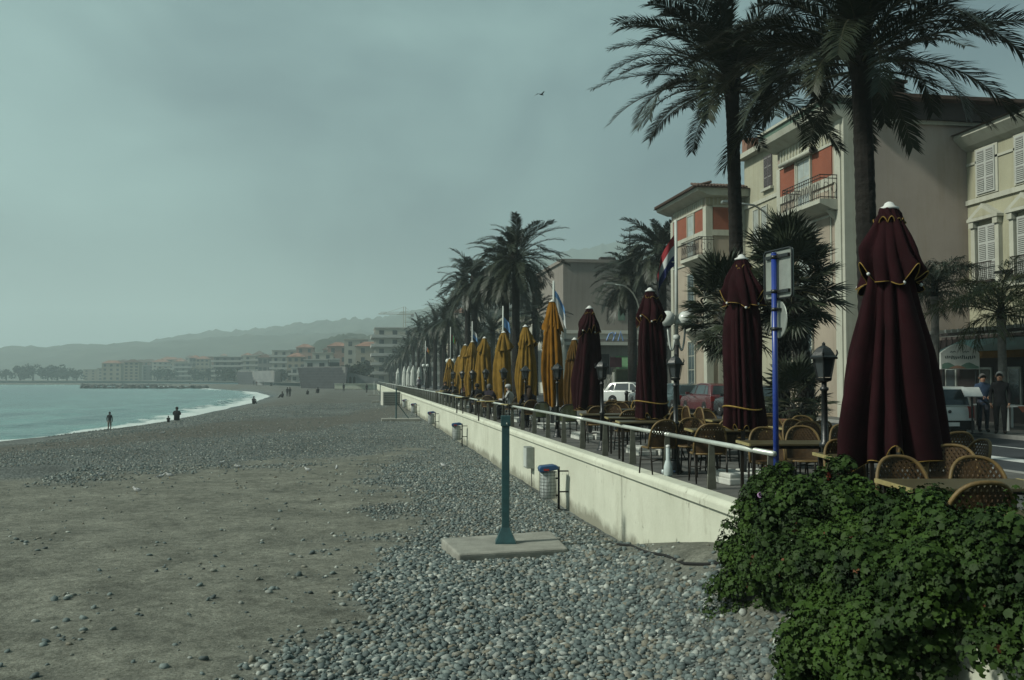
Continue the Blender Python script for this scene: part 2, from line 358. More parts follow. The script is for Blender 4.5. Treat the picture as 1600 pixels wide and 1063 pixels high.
bp = N.new('ShaderNodeBump'); bp.inputs['Strength'].default_value = 0.8; bp.inputs['Distance'].default_value = 0.5; L.new(hs, bp.inputs['Height']); L.new(bp.outputs[0], b.inputs['Normal'])
ysea = np.concatenate([np.arange(-60, 30, 10.0), np.arange(30, 260, 0.8), np.arange(260, 640, 6.0), np.array([660, 690, 719])])
dd = np.concatenate([np.arange(-1.2, 14, 0.4), np.geomspace(14, 2000, 56)])
SY = np.repeat(ysea[:, None], len(dd), 1); SX = Xs(SY) - dd[None, :]
D = np.repeat(dd[None, :], len(ysea), 0) + fbm(SY * 0 + SY, SY * 0, 0.09, 3, 1.0) * 1.2
SZ = SEA_Z + 0.02 + smooth(0, 2, D) * (0.10 * np.sin(D * 0.9 + SY * 0.05) * smooth(40, 8, D) + 0.0) + 0.30 * np.exp(-((D - 4.6) / 0.9) ** 2) * smooth(-0.25, 0.35, np.sin(SY * 0.045 + 0.6))
sea = link('sea', grid_mesh('sea', SX, SY, SZ, {'shore': D * np.interp(SY, [80, 130], [2.0, 0.75])}, seam)); tag(sea, kind='structure')

# ------------------------------------------------------------------ land behind the promenade and beyond the bay
landm = mat('far ground', (0.10, 0.10, 0.08), 0.95, 0.35, 0.05, 0, col2=(0.16, 0.155, 0.13))
yl = np.concatenate([np.arange(-60, 240, 20.0), np.array([245.9, 246.0]), np.arange(252, 640, 8.0), np.array([660, 690, 720, 900, 4000])])
cols = np.concatenate([[0], np.geomspace(2, 4500, 24)])
LY = np.repeat(yl[:, None], len(cols), 1); base = np.where(LY < 246, 9.0, np.interp(LY, _wy, _wx)); base = np.where(LY > 720, -2600, base)
LX = base + cols[None, :]; LZ = np.full(LX.shape, -0.16)
ground = link('ground', grid_mesh('ground', LX, LY, LZ, None, landm, False)); tag(ground, kind='structure')
hillm = mat('wooded hillside', (0.028, 0.040, 0.024), 0.95, 0.4, 0.02, 0, col2=(0.075, 0.088, 0.062), detail=8)
def ridge(name, pts, width, seed, tree=5.0, nu=260, nv=46):
    """a hill: crest polyline (X, Y, height), falling away to both sides with a rough wooded surface"""
    pts = [Vector(p) for p in pts]; ls = [0.0]
    for a, b_ in zip(pts, pts[1:]): ls.append(ls[-1] + (b_ - a).length)
    s = np.linspace(0, ls[-1], nu); px = np.interp(s, ls, [p.x for p in pts]); py = np.interp(s, ls, [p.y for p in pts]); pz = np.interp(s, ls, [p.z for p in pts])
    v = np.linspace(-1, 1, nv); dx = np.gradient(px); dy = np.gradient(py); l = np.hypot(dx, dy); nxx, nyy = -dy / l, dx / l
    X = px[:, None] + nxx[:, None] * v[None] * width; Y = py[:, None] + nyy[:, None] * v[None] * width
    prof = np.cos(v * math.pi / 2) ** 1.3
    n1_ = fbm(X, Y, 0.006, 4, seed); n2_ = fbm(X, Y, 0.05, 3, seed + 3)
    Z = -4 + (pz[:, None] + 4) * prof[None] * (1 + 0.07 * n1_) + n2_ * tree * np.sqrt(prof)[None]
    return tag(link(name, grid_mesh(name, X, Y, Z, None, hillm)), kind='structure')
def crest(rows, zc):
    out = []
    for u, v in rows: out.append(tuple(deep(u, v, zc)))
    return out
ridge('hill', crest([(-900, 572), (-500, 560), (-200, 549), (0, 546), (100, 545), (180, 541), (240, 534), (330, 530), (420, 527), (560, 524), (800, 520), (1200, 500), (1900, 500)], 1500), 420, 1.2, 6)
ridge('hill', crest([(200, 566), (250, 545), (300, 524), (340, 520), (430, 516), (520, 507), (590, 500), (680, 478), (780, 440), (880, 404), (960, 392), (1100, 400), (1500, 430)], 1850), 480, 5.5, 8)
ridge('hill', crest([(440, 585), (490, 548), (515, 527), (545, 524), (575, 531), (620, 522), (700, 515), (850, 520), (1000, 560)], 760), 110, 8.8, 4.5)

# ------------------------------------------------------------------ road, pavements, promenade
def slab(name, a, b_, m, bev=0):
    o = MB().span(a, b_).build(name, m); tag(o, kind='structure'); return o
X_KERB, X_ROAD2 = 11.2, 17.9
road = slab('road', (X_KERB, -30, -0.30), (X_ROAD2, 330, -0.10), M['asphalt'])
def stripe(a, b_): return MB().span((a[0], a[1], -0.099), (b_[0], b_[1], -0.096)).build('lane_line', M['white_paint'], road)
for k in range(14): stripe((14.45, 14 + k * 9), (14.57, 17 + k * 9))
stripe((11.6, 20.2), (13.1, 20.65)); stripe((11.6, 21.3), (13.1, 21.75)); stripe((13.2, 17.2), (13.7, 19.2))
stripe((15.75, 8), (15.87, 30))
prom = MB().span((4.90, 10.3, -0.30), (11.0, 246, 0.0)).span((3.86, -6, -0.30), (11.0, 7.25, 0.0)).span((4.892, 7.252, -0.30), (11.0, 10.298, 0.0)).build('promenade', M['paving']); tag(prom, kind='structure')
pv = slab('pavement', (X_ROAD2 + 0.2, -30, -0.30), (27.5, 330, 0.0), M['paving'])
k1 = slab('kerb', (11.0, -6, -0.31), (X_KERB + 0.002, 246, 0.006), M['kerb']); k2 = slab('kerb', (X_ROAD2 - 0.002, -30, -0.31), (X_ROAD2 + 0.2, 330, 0.006), M['kerb'])
# paving flags, near part only, as shallow real slabs
flag = mat('paving flag', (0.115, 0.115, 0.107), 0.8, 0.25, 1.0, 0.2, 80, rand=0.14)
fm = MB().box((0, 0, 0.004), (0.985, 0.985, 0.012)).mesh('paving_slab', flag)
for i in range(6):
    for j in range(26): link('paving_slab', fm, prom, (5.42 + i, 10.9 + j, 0.0))

# ------------------------------------------------------------------ sea wall
ww = bpy.data.materials.new('painted sea wall'); t, N, L, b = nodes(ww); tcn = N.new('ShaderNodeTexCoord')
ge = N.new('ShaderNodeNewGeometry'); sx = N.new('ShaderNodeSeparateXYZ'); L.new(ge.outputs['Position'], sx.inputs[0])
def nw(s, d=6, r=0.6, sc=(1, 1, 1)):
    m_ = N.new('ShaderNodeMapping'); m_.inputs['Scale'].default_value = sc; L.new(ge.outputs['Position'], m_.inputs['Vector'])
    n = N.new('ShaderNodeTexNoise'); n.inputs['Scale'].default_value = s; n.inputs['Detail'].default_value = d; n.inputs['Roughness'].default_value = r; L.new(m_.outputs[0], n.inputs['Vector']); return n.outputs['Fac']
r0 = ramp(N, 0.3, 0.7, (0.42, 0.43, 0.345), (0.53, 0.54, 0.445)); L.new(nw(0.7), r0.inputs[0])
st = ramp(N, 0.55, 0.72, (0, 0, 0), (0.6, 0.6, 0.6)); L.new(nw(1.6, 8, 0.75, (1, 1, 0.35)), st.inputs[0])
c_a = mix(N, L, st.outputs[0], r0.outputs[0], (0.21, 0.19, 0.13, 1))
low = N.new('ShaderNodeMapRange'); low.inputs['From Min'].default_value = -0.75; low.inputs['From Max'].default_value = -1.4; L.new(sx.outputs['Z'], low.inputs['Value'])
ln = math_(N, L, 'MULTIPLY', low.outputs[0], math_(N, L, 'MULTIPLY', nw(1.3, 7, 0.7), 1.6)); lr = ramp(N, 0.38, 0.62, (0, 0, 0), (0.85, 0.85, 0.85)); L.new(ln, lr.inputs[0])
c_b = mix(N, L, lr.outputs[0], c_a, (0.16, 0.155, 0.115, 1))
pit = ramp(N, 0.70, 0.74, (0, 0, 0), (0.8, 0.8, 0.8)); L.new(nw(7, 3, 0.5), pit.inputs[0])
c_c = mix(N, L, pit.outputs[0], c_b, (0.18, 0.18, 0.14, 1))
L.new(c_c, b.inputs['Base Color']); b.inputs['Roughness'].default_value = 0.8
bp = N.new('ShaderNodeBump'); bp.inputs['Strength'].default_value = 0.35; bp.inputs['Distance'].default_value = 0.02; L.new(nw(9, 7, 0.65), bp.inputs['Height']); L.new(bp.outputs[0], b.inputs['Normal'])
M['white_wall'] = ww
wall = empty('sea_wall', (4.8, 10.3, -1.3), label='long cream rendered sea wall between the pebble beach and the cafe terrace', cat='wall')
def W(mb, name, m=ww, parent=wall, smooth_=False):
    o = mb.build(name, m, None, smooth_); o.parent = parent; o.matrix_parent_inverse = Matrix.Translation(-Vector(parent.location)); return o
joints = [10.3, 16.75, 33.2, 49.8, 66.5, 83, 100, 116.5, 133, 150, 166, 183, 199, 216, 232, 246]
for a, c in zip(joints, joints[1:]):
    W(MB().span((4.67, a + 0.016, -1.9), (4.895, c - 0.016, -0.13)), 'wall_panel')
W(MB().span((4.73, 10.3, -1.9), (4.89, 246, -0.15)), 'core', M['concrete'])
yy = 10.34; k = 0
while yy < 246:                                     # coping stones
    ln_ = 2.0 + 0.3 * random.random() if yy < 90 else 8.0
    ln_ = min(ln_, 246 - yy)
    o = W(MB().prism([(4.615, -0.13), (4.895, -0.13), (4.895, 0.035), (4.66, 0.03), (4.615, -0.03)], 1, yy + 0.004, yy + ln_ - 0.004), 'coping_stone')
    bevel(o, 0.012, 1); yy += ln_
# the terrace stands further out at the near end, behind the geraniums
near_wall = empty('planter_wall', (3.8, 2, -1.3), label='white wall bay under the hanging geraniums at lower right', cat='wall')
W(MB().span((3.58, -6, -1.9), (3.85, 7.25, 0.02)), 'wall_panel', ww, near_wall); W(MB().span((3.85, 7.01, -1.9), (4.88, 7.248, -0.02)), 'return_panel', ww, near_wall)
W(MB().span((4.67, 7.25, -1.9), (4.89, 10.29, 0.0)), 'side_panel', ww, near_wall)
W(MB().span((3.54, -6, 0.02), (3.87, 7.28, 0.08)), 'coping_stone', ww, near_wall)
# low cross wall at the far end of the beach
cw = empty('cross_wall', (0, 250, -1.3), label='low pale wall crossing the far end of the beach by the dark pavilion', cat='wall')
W(MB().span((-6, 250, -1.8), (4.7, 250.4, 0.1)), 'wall_panel', ww, cw); W(MB().span((-6.1, 249.9, 0.1), (4.8, 250.5, 0.2)), 'coping_stone', ww, cw)
# ------------------------------------------------------------------ handrail on the sea wall
rail = empty('handrail', (4.97, 11, 0), label='low steel handrail with flat tapered posts along the top of the sea wall', cat='railing')
pm_ = MB().add([(-0.012, -0.075, 0), (0.012, -0.075, 0), (0.012, 0.075, 0), (-0.012, 0.075, 0), (-0.012, -0.042, 0.66), (0.012, -0.042, 0.66), (0.012, 0.042, 0.66), (-0.012, 0.042, 0.66)],
               [(3, 2, 1, 0), (4, 5, 6, 7), (0, 1, 5, 4), (1, 2, 6, 5), (2, 3, 7, 6), (3, 0, 4, 7)])
post_me = MB(); post_me.add([(v[1] * 0.9, v[0], v[2]) for v in pm_.v], pm_.f); post_me.box((0, 0.03, 0.33), (0.03, 0.05, 0.64)); post_me = post_me.mesh('post', M['post_steel'])
Y_END = 11.05
for k in range(58): link('post', post_me, rail, (0.02, Y_END - 11 + k * 2.0 + 0.1, 0.0), (0, 0, R(random.uniform(-2, 2))))
for k in range(12): link('post', post_me, rail, (0.02, 118 + k * 10.0, 0.0))
segs = [0] + [4 + 6 * i for i in range(20)] + [150, 190, 234]
for a, c in zip(segs, segs[1:]):
    MB().tube([(0, a + 0.004, 0.685), (0, c - 0.004, 0.685)], 0.034, 12).build('rail_tube', M['rail_paint'], rail, True)
    if c < 120: MB().tube([(0, c - 0.05, 0.685), (0, c + 0.05, 0.685)], 0.0365, 12).build('sleeve', M['rail_paint'], rail, True)

# ------------------------------------------------------------------ lanterns
def make_lantern():
    r = empty('lantern_post')
    MB().lathe([(0.13, 0), (0.13, 0.03), (0.095, 0.05), (0.08, 0.12), (0.062, 0.20), (0.055, 0.22)], 12).build('base', M['black_metal'], r, True)
    MB().lathe([(0.050, 0.2), (0.046, 0.80), (0.062, 0.81), (0.062, 0.85), (0.040, 0.87), (0.033, 1.45), (0.05, 1.46), (0.05, 1.49), (0.03, 1.50), (0.03, 1.56)], 12).build('shaft', M['black_metal'], r, True)
    h = MB().lathe([(0.03, 1.55), (0.09, 1.57), (0.10, 1.60), (0.075, 1.605)], 6).build('lantern_head', M['black_metal'], r)
    for k in range(6):
        a0 = math.pi / 3 * k
        MB().tube([(0.088 * math.cos(a0), 0.088 * math.sin(a0), 1.60), (0.135 * math.cos(a0), 0.135 * math.sin(a0), 1.83)], 0.008, 4).build('bar', M['black_metal'], h)
    g = MB().lathe([(0.078, 1.61), (0.122, 1.825)], 6); g.build('glass', M['lantern_glass'], r)
    MB().lathe([(0.17, 1.82), (0.175, 1.84), (0.145, 1.86), (0.12, 1.90), (0.085, 1.945), (0.04, 1.97), (0.02, 1.98), (0.022, 2.0), (0.004, 2.02)], 6).build('roof', M['black_metal'], r)
    for k in range(3):
        a0 = 2.1 * k; MB().tube([(0.15 * math.cos(a0), 0.15 * math.sin(a0), 1.85), (0.17 * math.cos(a0), 0.17 * math.sin(a0), 1.89), (0.16 * math.cos(a0), 0.16 * math.sin(a0), 1.93)], [0.010, 0.012, 0.006], 5).build('crown_point', M['black_metal'], r)
    return r
M['lantern_glass'] = mat('lantern glass', (0.05, 0.06, 0.065), 0.15, 0.2, 5, spec=0.7)
lan = make_lantern()
lan_lab = ['black lantern post nearest the camera, in front of the biggest maroon parasol', 'black lantern post second from the camera, by the third maroon parasol', 'black lantern post third from the camera, beside the farthest maroon parasol',
           'black lantern post in front of the tall ochre parasol'] + ['black lantern post number %s along the handrail counted from the camera' % s for s in ('five', 'six', 'seven', 'eight', 'nine', 'ten')]
for i, u in enumerate([1289, 1056, 941, 871, 821, 787, 759, 738, 722, 708]):
    p = on_x(u, 700, 5.32); o = lan if i == 0 else copy_tree(lan)
    o.location = (5.32, p.y, 0); o.rotation_euler = (0, 0, R(11 * i)); tag(o, lan_lab[i], 'lantern', 'black lanterns behind the handrail')

# ------------------------------------------------------------------ closed parasols
def pleat(th, n, ph, amp, jit):
    k = int(((th + ph) / (2 * math.pi) * n) % n)
    f = abs(math.sin((th + ph) * n / 2)) ** 0.42
    return (1 - amp + amp * f) * (1 + jit[k] * 0.5 * f)
def cloth(prof, n, seed, hem_var, amp=0.34, seg=112, rows=14, scallop=0.05, sway=0.0):
    """a hanging pleated cone; prof: (t, radius) from hem t=0 to the tie t=1, heights z0..z1"""
    rs = random.Random(seed); jit = [rs.uniform(-0.45, 0.35) for _ in range(n)]; lift = [rs.uniform(-1, 1) * hem_var for _ in range(n)]; ph = rs.uniform(0, 6.28)
    wrp = rs.uniform(0.12, 0.24); twist = rs.uniform(-0.5, 0.5); (z0, z1), pts = prof; ts = [p[0] for p in pts]; rr_ = [p[1] for p in pts]
    vs = []; hem = []
    for i in range(rows + 1):
        t_ = i / rows
        for j in range(seg):
            th0 = 2 * math.pi * j / seg; th = th0 + wrp * math.sin(2 * th0 + seed) + 0.6 * wrp * math.sin(3 * th0 + 2 * seed) + twist * (1 - t_); a = (th + ph) / (2 * math.pi) * n; k = int(a % n); fr_ = a % 1
            l0 = lift[k] * math.sin(fr_ * math.pi) + scallop * math.sin(fr_ * math.pi)
            z = z0 + (z1 - z0) * t_ + l0 * (1 - t_) ** 2.5
            r_ = float(np.interp(t_, ts, rr_)) * pleat(th, n, ph, amp * (1 - 0.55 * t_), jit)
            r_ *= 1 + 0.07 * math.sin(3 * th0 + seed + 5 * t_) + 0.05 * math.sin(9 * t_ + 2 * th0 + seed) + 0.13 * (1 - t_) * math.sin(th0 + seed * 1.7)
            p = (r_ * math.cos(th0) + sway * (1 - t_) * 0.5, r_ * math.sin(th0), z); vs.append(p)
            if i == 0: hem.append(p)
    fs = [(i * seg + j, i * seg + (j + 1) % seg, (i + 1) * seg + (j + 1) % seg, (i + 1) * seg + j) for i in range(rows) for j in range(seg)]
    return vs, fs, hem
def parasol(name, loc, top, canvas, prof, cape, seed, label, group, trim=True, tie=None, base=True, folds=11, detail=1.0, sway=0.0, hem_var=0.10):
    r = empty(name, loc, R(seed * 37 % 360), label=label, cat='parasol', group=group)
    seg = int(154 * detail) // folds * folds
    MB().tube([(0, 0, 0.0), (0, 0, top - 0.05)], 0.032, 10).build('pole', M['black_metal'], r, True)
    vs, fs, hem = cloth(((prof[0], top - 0.10), prof[1]), folds, seed, hem_var, 0.55, seg, int(16 * detail), 0.05, sway)
    sk = MB().add(vs, fs).build('canopy', [canvas], r, True)
    vs2, fs2, hem2 = cloth(((cape[0], top - 0.03), cape[1]), folds, seed + 11, 0.20, 0.42, seg, int(10 * detail), 0.05, sway * 0.4)
    cp = MB().add(vs2, fs2).build('vent_canopy', [canvas], r, True)
    if trim:
        st_ = max(1, int(2 / detail))
        def braid(h, par, nm='braid', rad=0.0052):
            pts = h + [h[0]]; MB().tube(pts, rad, 4, cap=False).build(nm, M['gold'], par)
        braid(hem, sk); braid(hem2, cp)
        vs3, fs3, hem3 = cloth(((top - 0.20, top - 0.02), [(0, cape[1][-1][1] * 1.9), (1, cape[1][-1][1] * 1.1)]), folds, seed + 3, 0.03, 0.2, seg, 3, 0.05)
        co_ = MB().add(vs3, fs3).build('collar', [canvas], r, True); braid(hem3, co_)
        rs = random.Random(seed)
        for k in range(6):
            p = hem2[(k * len(hem2) // 6 + seed * 5) % len(hem2)]
            MB().lathe([(0.004, -0.02), (0.018, -0.008), (0.02, 0.008), (0.004, 0.02)], 6, p).build('bead', M['white'], cp, True)
    if tie:
        zt, rt = tie; pts = []
        for k in range(33):
            a = 2 * math.pi * k / 32; pts.append((rt * math.cos(a), rt * math.sin(a), zt + 0.03 * math.sin(a * 2)))
        MB().tube(pts, 0.012, 5).build('tie_cord', M['gold'] if trim else canvas, r)
        MB().tube([(rt, 0, zt), (rt + 0.03, 0.05, zt - 0.08), (rt + 0.02, 0.12, zt - 0.14)], 0.010, 5).build('tie_tail', M['gold'] if trim else canvas, r)
    MB().lathe([(0.10, top - 0.04), (0.105, top - 0.02), (0.06, top), (0.045, top + 0.03), (0.02, top + 0.045)], 14).build('cap', M['white'], r, True)
    if base:
        for k in range(4):
            a = math.pi / 2 * k + math.pi / 4 - r.rotation_euler.z
            o = MB().box((0, 0, 0.05), (0.40, 0.40, 0.10)).box((0, 0, 0.135), (0.37, 0.37, 0.07)).build('base_slab', M['base_white'], r, loc=(0.31 * math.cos(a), 0.31 * math.sin(a), 0.012), rot=(0, 0, -r.rotation_euler.z + R(3 * k)))
            bevel(o, 0.02, 2)
        MB().span((-0.05, -0.05, 0.0), (0.05, 0.05, 0.6)).build('socket', M['black_metal'], r)
    return r
M['base_white'] = mat('white ballast slab', (0.62, 0.63, 0.58), 0.8, 0.12, 5, 0.25, 60)
tall = lambda *p: list(p)
GM, GY_ = 'closed maroon parasols with gold braid', 'closed mustard parasols along the terrace'
parasol('parasol', (5.66, 9.55, 0), 3.46, M['maroon'], (0.72, [(0, 0.60), (0.12, 0.57), (0.45, 0.44), (0.7, 0.29), (1, 0.085)]), (2.62, [(0, 0.37), (0.4, 0.29), (1, 0.085)]), 3, 'huge closed maroon parasol with loose skirt, nearest the camera behind the geraniums', GM, sway=0.10, hem_var=0.22)
parasol('parasol', (5.82, 14.0, 0), 3.46, M['maroon'], (0.80, [(0, 0.30), (0.25, 0.28), (0.6, 0.28), (0.8, 0.22), (1, 0.075)]), (2.72, [(0, 0.31), (0.45, 0.24), (1, 0.075)]), 9, 'slim closed maroon parasol tied with cord, just left of the blue sign pole', GM, tie=(1.15, 0.30))
parasol('parasol', (6.05, 19.45, 0), 3.46, M['maroon'], (0.75, [(0, 0.31), (0.3, 0.32), (0.6, 0.27), (0.8, 0.21), (1, 0.075)]), (2.75, [(0, 0.28), (0.45, 0.24), (1, 0.075)]), 14, 'closed maroon parasol third from the camera, left of the twin globe lamp', GM, tie=(1.1, 0.37))
parasol('parasol', (6.00, 24.6, 0), 3.46, M['maroon'], (0.75, [(0, 0.37), (0.3, 0.37), (0.6, 0.31), (0.8, 0.23), (1, 0.075)]), (2.75, [(0, 0.32), (0.45, 0.25), (1, 0.075)]), 22, 'farthest closed maroon parasol, next to the tall ochre one', GM)
parasol('parasol', (6.06, 29.8, 0), 4.05, M['ochre'], (0.70, [(0, 0.36), (0.3, 0.40), (0.55, 0.36), (0.8, 0.26), (1, 0.09)]), (3.10, [(0, 0.36), (0.45, 0.27), (1, 0.09)]), 31, 'tallest closed ochre parasol, nearest of the yellow row', GY_, trim=False, detail=0.8)
parasol('parasol', (7.35, 32.3, 0), 2.95, M['brown_canvas'], (0.55, [(0, 0.33), (0.4, 0.36), (0.7, 0.30), (1, 0.08)]), (2.15, [(0, 0.36), (1, 0.08)]), 44, 'short brown closed parasol half hidden behind the maroon one', GY_, trim=False, detail=0.8)
ylab = ['fifth' , 'sixth', 'seventh', 'eighth', 'ninth', 'tenth', 'eleventh']
for i, (X, zc_u, top) in enumerate([(6.0, 821, 3.5), (5.97, 787, 3.52), (5.9, 757, 3.52), (5.9, 738, 3.52), (6.0, 727, 3.5), (6.3, 718, 3.0), (6.4, 703, 3.0)]):
    p = on_x(zc_u, 600, X)
    parasol('parasol', (X, p.y, 0), top, M['yellow'], (0.62, [(0, 0.34), (0.3, 0.40), (0.55, 0.36), (0.8, 0.27), (1, 0.09)]), (2.72 * top / 3.5, [(0, 0.36), (0.45, 0.27), (1, 0.09)]), 50 + i * 7,
            'mustard closed parasol, %s of the yellow row counted from the tall ochre one' % ['second', 'third', 'fourth', 'fifth', 'sixth', 'seventh', 'eighth'][i], GY_, trim=False, detail=0.6)
for i, (u, zc) in enumerate([(632, 125), (639, 122), (646, 119), (622, 150), (655, 135)]):
    p = deep(u, 600, zc)
    parasol('parasol', (p.x, p.y, 0), 3.1, M['pale_canvas'], (0.6, [(0, 0.40), (0.5, 0.36), (0.8, 0.27), (1, 0.09)]), (2.3, [(0, 0.36), (1, 0.09)]), 90 + i * 3,
            'pale grey closed parasol, %s far along the promenade' % ['leftmost of the middle trio', 'middle of the trio', 'rightmost of the trio', 'most distant one', 'lone one behind the trio'][i], 'pale closed parasols far along the promenade', trim=False, detail=0.35, base=False)

# ------------------------------------------------------------------ rattan chairs and tables
def make_chair(weave=M['weave'], cane=M['rattan']):
    r = empty('rattan_chair')
    lean = lambda z: -0.20 - (z - 0.45) * 0.20
    hw = 0.262
    def arch(t):                              # 0..1 along the hoop
        a = math.pi * (t); s = math.sin(a)
        x = -math.copysign(abs(math.cos(a)) ** 0.75, math.cos(a)) * hw * (0.94 + 0.06 * s); z = 0.42 + 0.475 * (s ** 0.62)
        return x, z
    pts = [arch(i / 28) for i in range(29)]
    curve = lambda x: 0.07 * (x / hw) ** 2
    MB().tube([(x, lean(z) + curve(x), z) for x, z in pts], 0.017, 8).build('back_hoop', cane, r, True)
    zmax = lambda x: 0.42 + 0.475 * max(0, 1 - (abs(x) / hw) ** 2) ** 0.36
    wv = MB()
    def rib(p, q, wd=0.011):
        n_ = 6; prev = None
        for i in range(n_ + 1):
            x = p[0] + (q[0] - p[0]) * i / n_; z = p[1] + (q[1] - p[1]) * i / n_; y = lean(z) + curve(x)
            d = Vector((q[0] - p[0], 0, q[1] - p[1])).normalized(); nx_ = Vector((-d.z, 0, d.x)) * wd
            cur = (Vector((x, y, z)) + nx_, Vector((x, y, z)) - nx_)
            if prev: wv.quad(prev[0], cur[0], cur[1], prev[1])
            prev = cur
    for sgn in (1, -1):
        for k in range(-13, 14):
            x0 = k * 0.042; seg = []
            for i in range(61):
                z = 0.60 + 0.30 * i / 60; x = x0 + sgn * (z - 0.74) * 0.62
                if abs(x) < hw - 0.005 and z < zmax(x): seg.append((x, z))
            if len(seg) > 3: rib(seg[0], seg[-1])
    g = []
    for i in range(11):
        for j in range(5):
            x = (-1 + 2 * i / 10) * hw * 0.985; z = 0.45 + 0.165 * j / 4; g.append((x, lean(z) + curve(x) - 0.002, z))
    wv.add(g, [(i * 5 + j, (i + 1) * 5 + j, (i + 1) * 5 + j + 1, i * 5 + j + 1) for i in range(10) for j in range(4)])
    wv.build('back_weave', weave, r, fix=False)
    st_ = []; n_ = 20
    for i in range(n_):
        a = 2 * math.pi * i / n_; c_, s_ = math.cos(a), math.sin(a)
        st_.append((math.copysign(abs(c_) ** 0.6, c_) * 0.235, math.copysign(abs(s_) ** 0.6, s_) * 0.225 + 0.01))
    MB().prism(st_, 2, 0.425, 0.455).build('seat', weave, r)
    MB().tube([(x, y, 0.44) for x, y in st_ + st_[:1]], 0.017, 6, cap=False).build('seat_rim', cane, r, True)
    for sx_ in (-1, 1):
        MB().tube([(sx_ * 0.20, 0.20, 0.44), (sx_ * 0.225, 0.235, 0.0)], [0.016, 0.013], 7).build('leg', M['chair_leg'], r, True)
        MB().tube([(sx_ * 0.245, -0.19, 0.46), (sx_ * 0.235, -0.245, 0.0)], [0.016, 0.013], 7).build('leg', M['chair_leg'], r, True)
    MB().tube([(-0.21, 0.21, 0.22), (0, 0, 0.24), (0.235, -0.21, 0.22)], 0.009, 5).build('stretcher', M['chair_leg'], r, True)
    MB().tube([(0.21, 0.21, 0.22), (0, 0.0, 0.225), (-0.235, -0.21, 0.22)], 0.009, 5).build('stretcher', M['chair_leg'], r, True)
    return r
def make_table(lx=1.15, ly=0.72):
    r = empty('cafe_table')
    o = MB().span((-lx / 2, -ly / 2, 0.722), (lx / 2, ly / 2, 0.75)).build('table_top', M['table_top'], r); bevel(o, 0.005, 1)
    for s in (-1, 1):
        MB().span((s * (lx / 2 + 0.001), -ly / 2, 0.718), (s * (lx / 2 + 0.022), ly / 2, 0.752)).build('edge_strip', M['table_edge'], r)
    for sx_ in (-1, 1):
        for sy_ in (-1, 1): MB().span((sx_ * (lx / 2 - 0.05) - 0.02, sy_ * (ly / 2 - 0.05) - 0.02, 0), (sx_ * (lx / 2 - 0.05) + 0.02, sy_ * (ly / 2 - 0.05) + 0.02, 0.722)).build('leg', M['chair_leg'], r)
    MB().span((-lx / 2 + 0.06, -0.015, 0.66), (lx / 2 - 0.06, 0.015, 0.72)).build('apron', M['chair_leg'], r)
    return r
chair0 = make_chair(); table0 = make_table(); cushion0 = None
used = {'c': False, 't': False}
def put_chair(x, y, rz, label, z=0.018):
    o = copy_tree(chair0) if used['c'] else chair0; used['c'] = True
    o.location = (x, y, z); o.rotation_euler = (0, 0, rz); return tag(o, label, 'chair', 'rattan chairs on the terrace')
def put_table(x, y, rz, label, z=0.018):
    o = copy_tree(table0) if used['t'] else table0; used['t'] = True
    o.location = (x, y, z); o.rotation_euler = (0, 0, rz); return tag(o, label, 'table', 'cafe tables on the terrace')
tdir, tfor = Vector((math.cos(YAW), -math.sin(YAW), 0)), Vector((math.sin(YAW), math.cos(YAW), 0))
for u, v, lab in [(1370, 748, 'olive cafe table directly behind the geraniums, right of the huge maroon parasol'), (1555, 797, 'cafe table cut off by the right edge, closest to the camera'),
                  (1272, 707, 'small visible table corner between the nearest lantern and the huge parasol'), (1152, 688, 'cafe table behind the blue sign pole at the end of the handrail'),
                  (1071, 669, 'cafe table behind the second lantern near the handrail'), (963, 657, 'cafe table in front of the third maroon parasol'),
                  (946, 651, 'cafe table left of the third maroon parasol'), (907, 646, 'cafe table by the farthest maroon parasol')]:
    p = on_z(u, v, 0.768); c_ = p + tdir * 0.575 - tfor * 0.36
    put_table(c_.x, c_.y, -YAW, lab)
CH = [(1403, 716, 188, 'big rattan chair behind the nearest table, left end, in front of the huge parasol'), (1540, 757, 6, 'rattan chair with its back to the camera, on the near side of the nearest table'),
      (1523, 717, 176, 'brown rattan chair behind the right half of the nearest table'), (1487, 698, 160, 'rattan chair just right of the huge parasol skirt'),
      (1535, 689, 95, 'rattan chair at the road edge of the terrace, rightmost'), (1194, 670, 185, 'rattan chair behind the sign pole table, left side'),
      (1252, 668, 178, 'rattan chair behind the sign pole table, right side'), (1262, 660, 150, 'rattan chair farther back, left of the nearest lantern'), (1238, 657, 200, 'farther rattan chair between blue pole and nearest lantern'),
      (1312, 690, 195, 'rattan chair squeezed between nearest lantern and huge parasol'), (1112, 664, 4, 'rattan chair with its back to the handrail near the rail end'),
      (1080, 655, 175, 'rattan chair facing the camera behind the chair at the rail end'), (1040, 658, 20, 'rattan chair partly behind the second lantern'),
      (1100, 646, 100, 'rattan chair tipped forward against a table, left one'), (1122, 648, 100, 'rattan chair tipped forward against a table, right one'),
      (985, 642, 10, 'rattan chair left of the third maroon parasol'), (957, 633, 175, 'rattan chair far behind the third lantern, left'), (966, 628, 190, 'rattan chair far behind the third lantern, right'),
      (934, 636, 5, 'rattan chair beside the third lantern'), (1140, 656, 30, 'rattan chair left of the slim maroon parasol')]
for u, v, a, lab in CH:
    p = on_z(u, v, 0.90); d = R(a) - YAW
    o = put_chair(p.x - math.sin(d) * 0.26 * 1, p.y + math.cos(d) * 0.26, d, lab)
    if 'tipped' in lab: o.rotation_euler = (R(-24), 0, d); o.location.z = 0.10

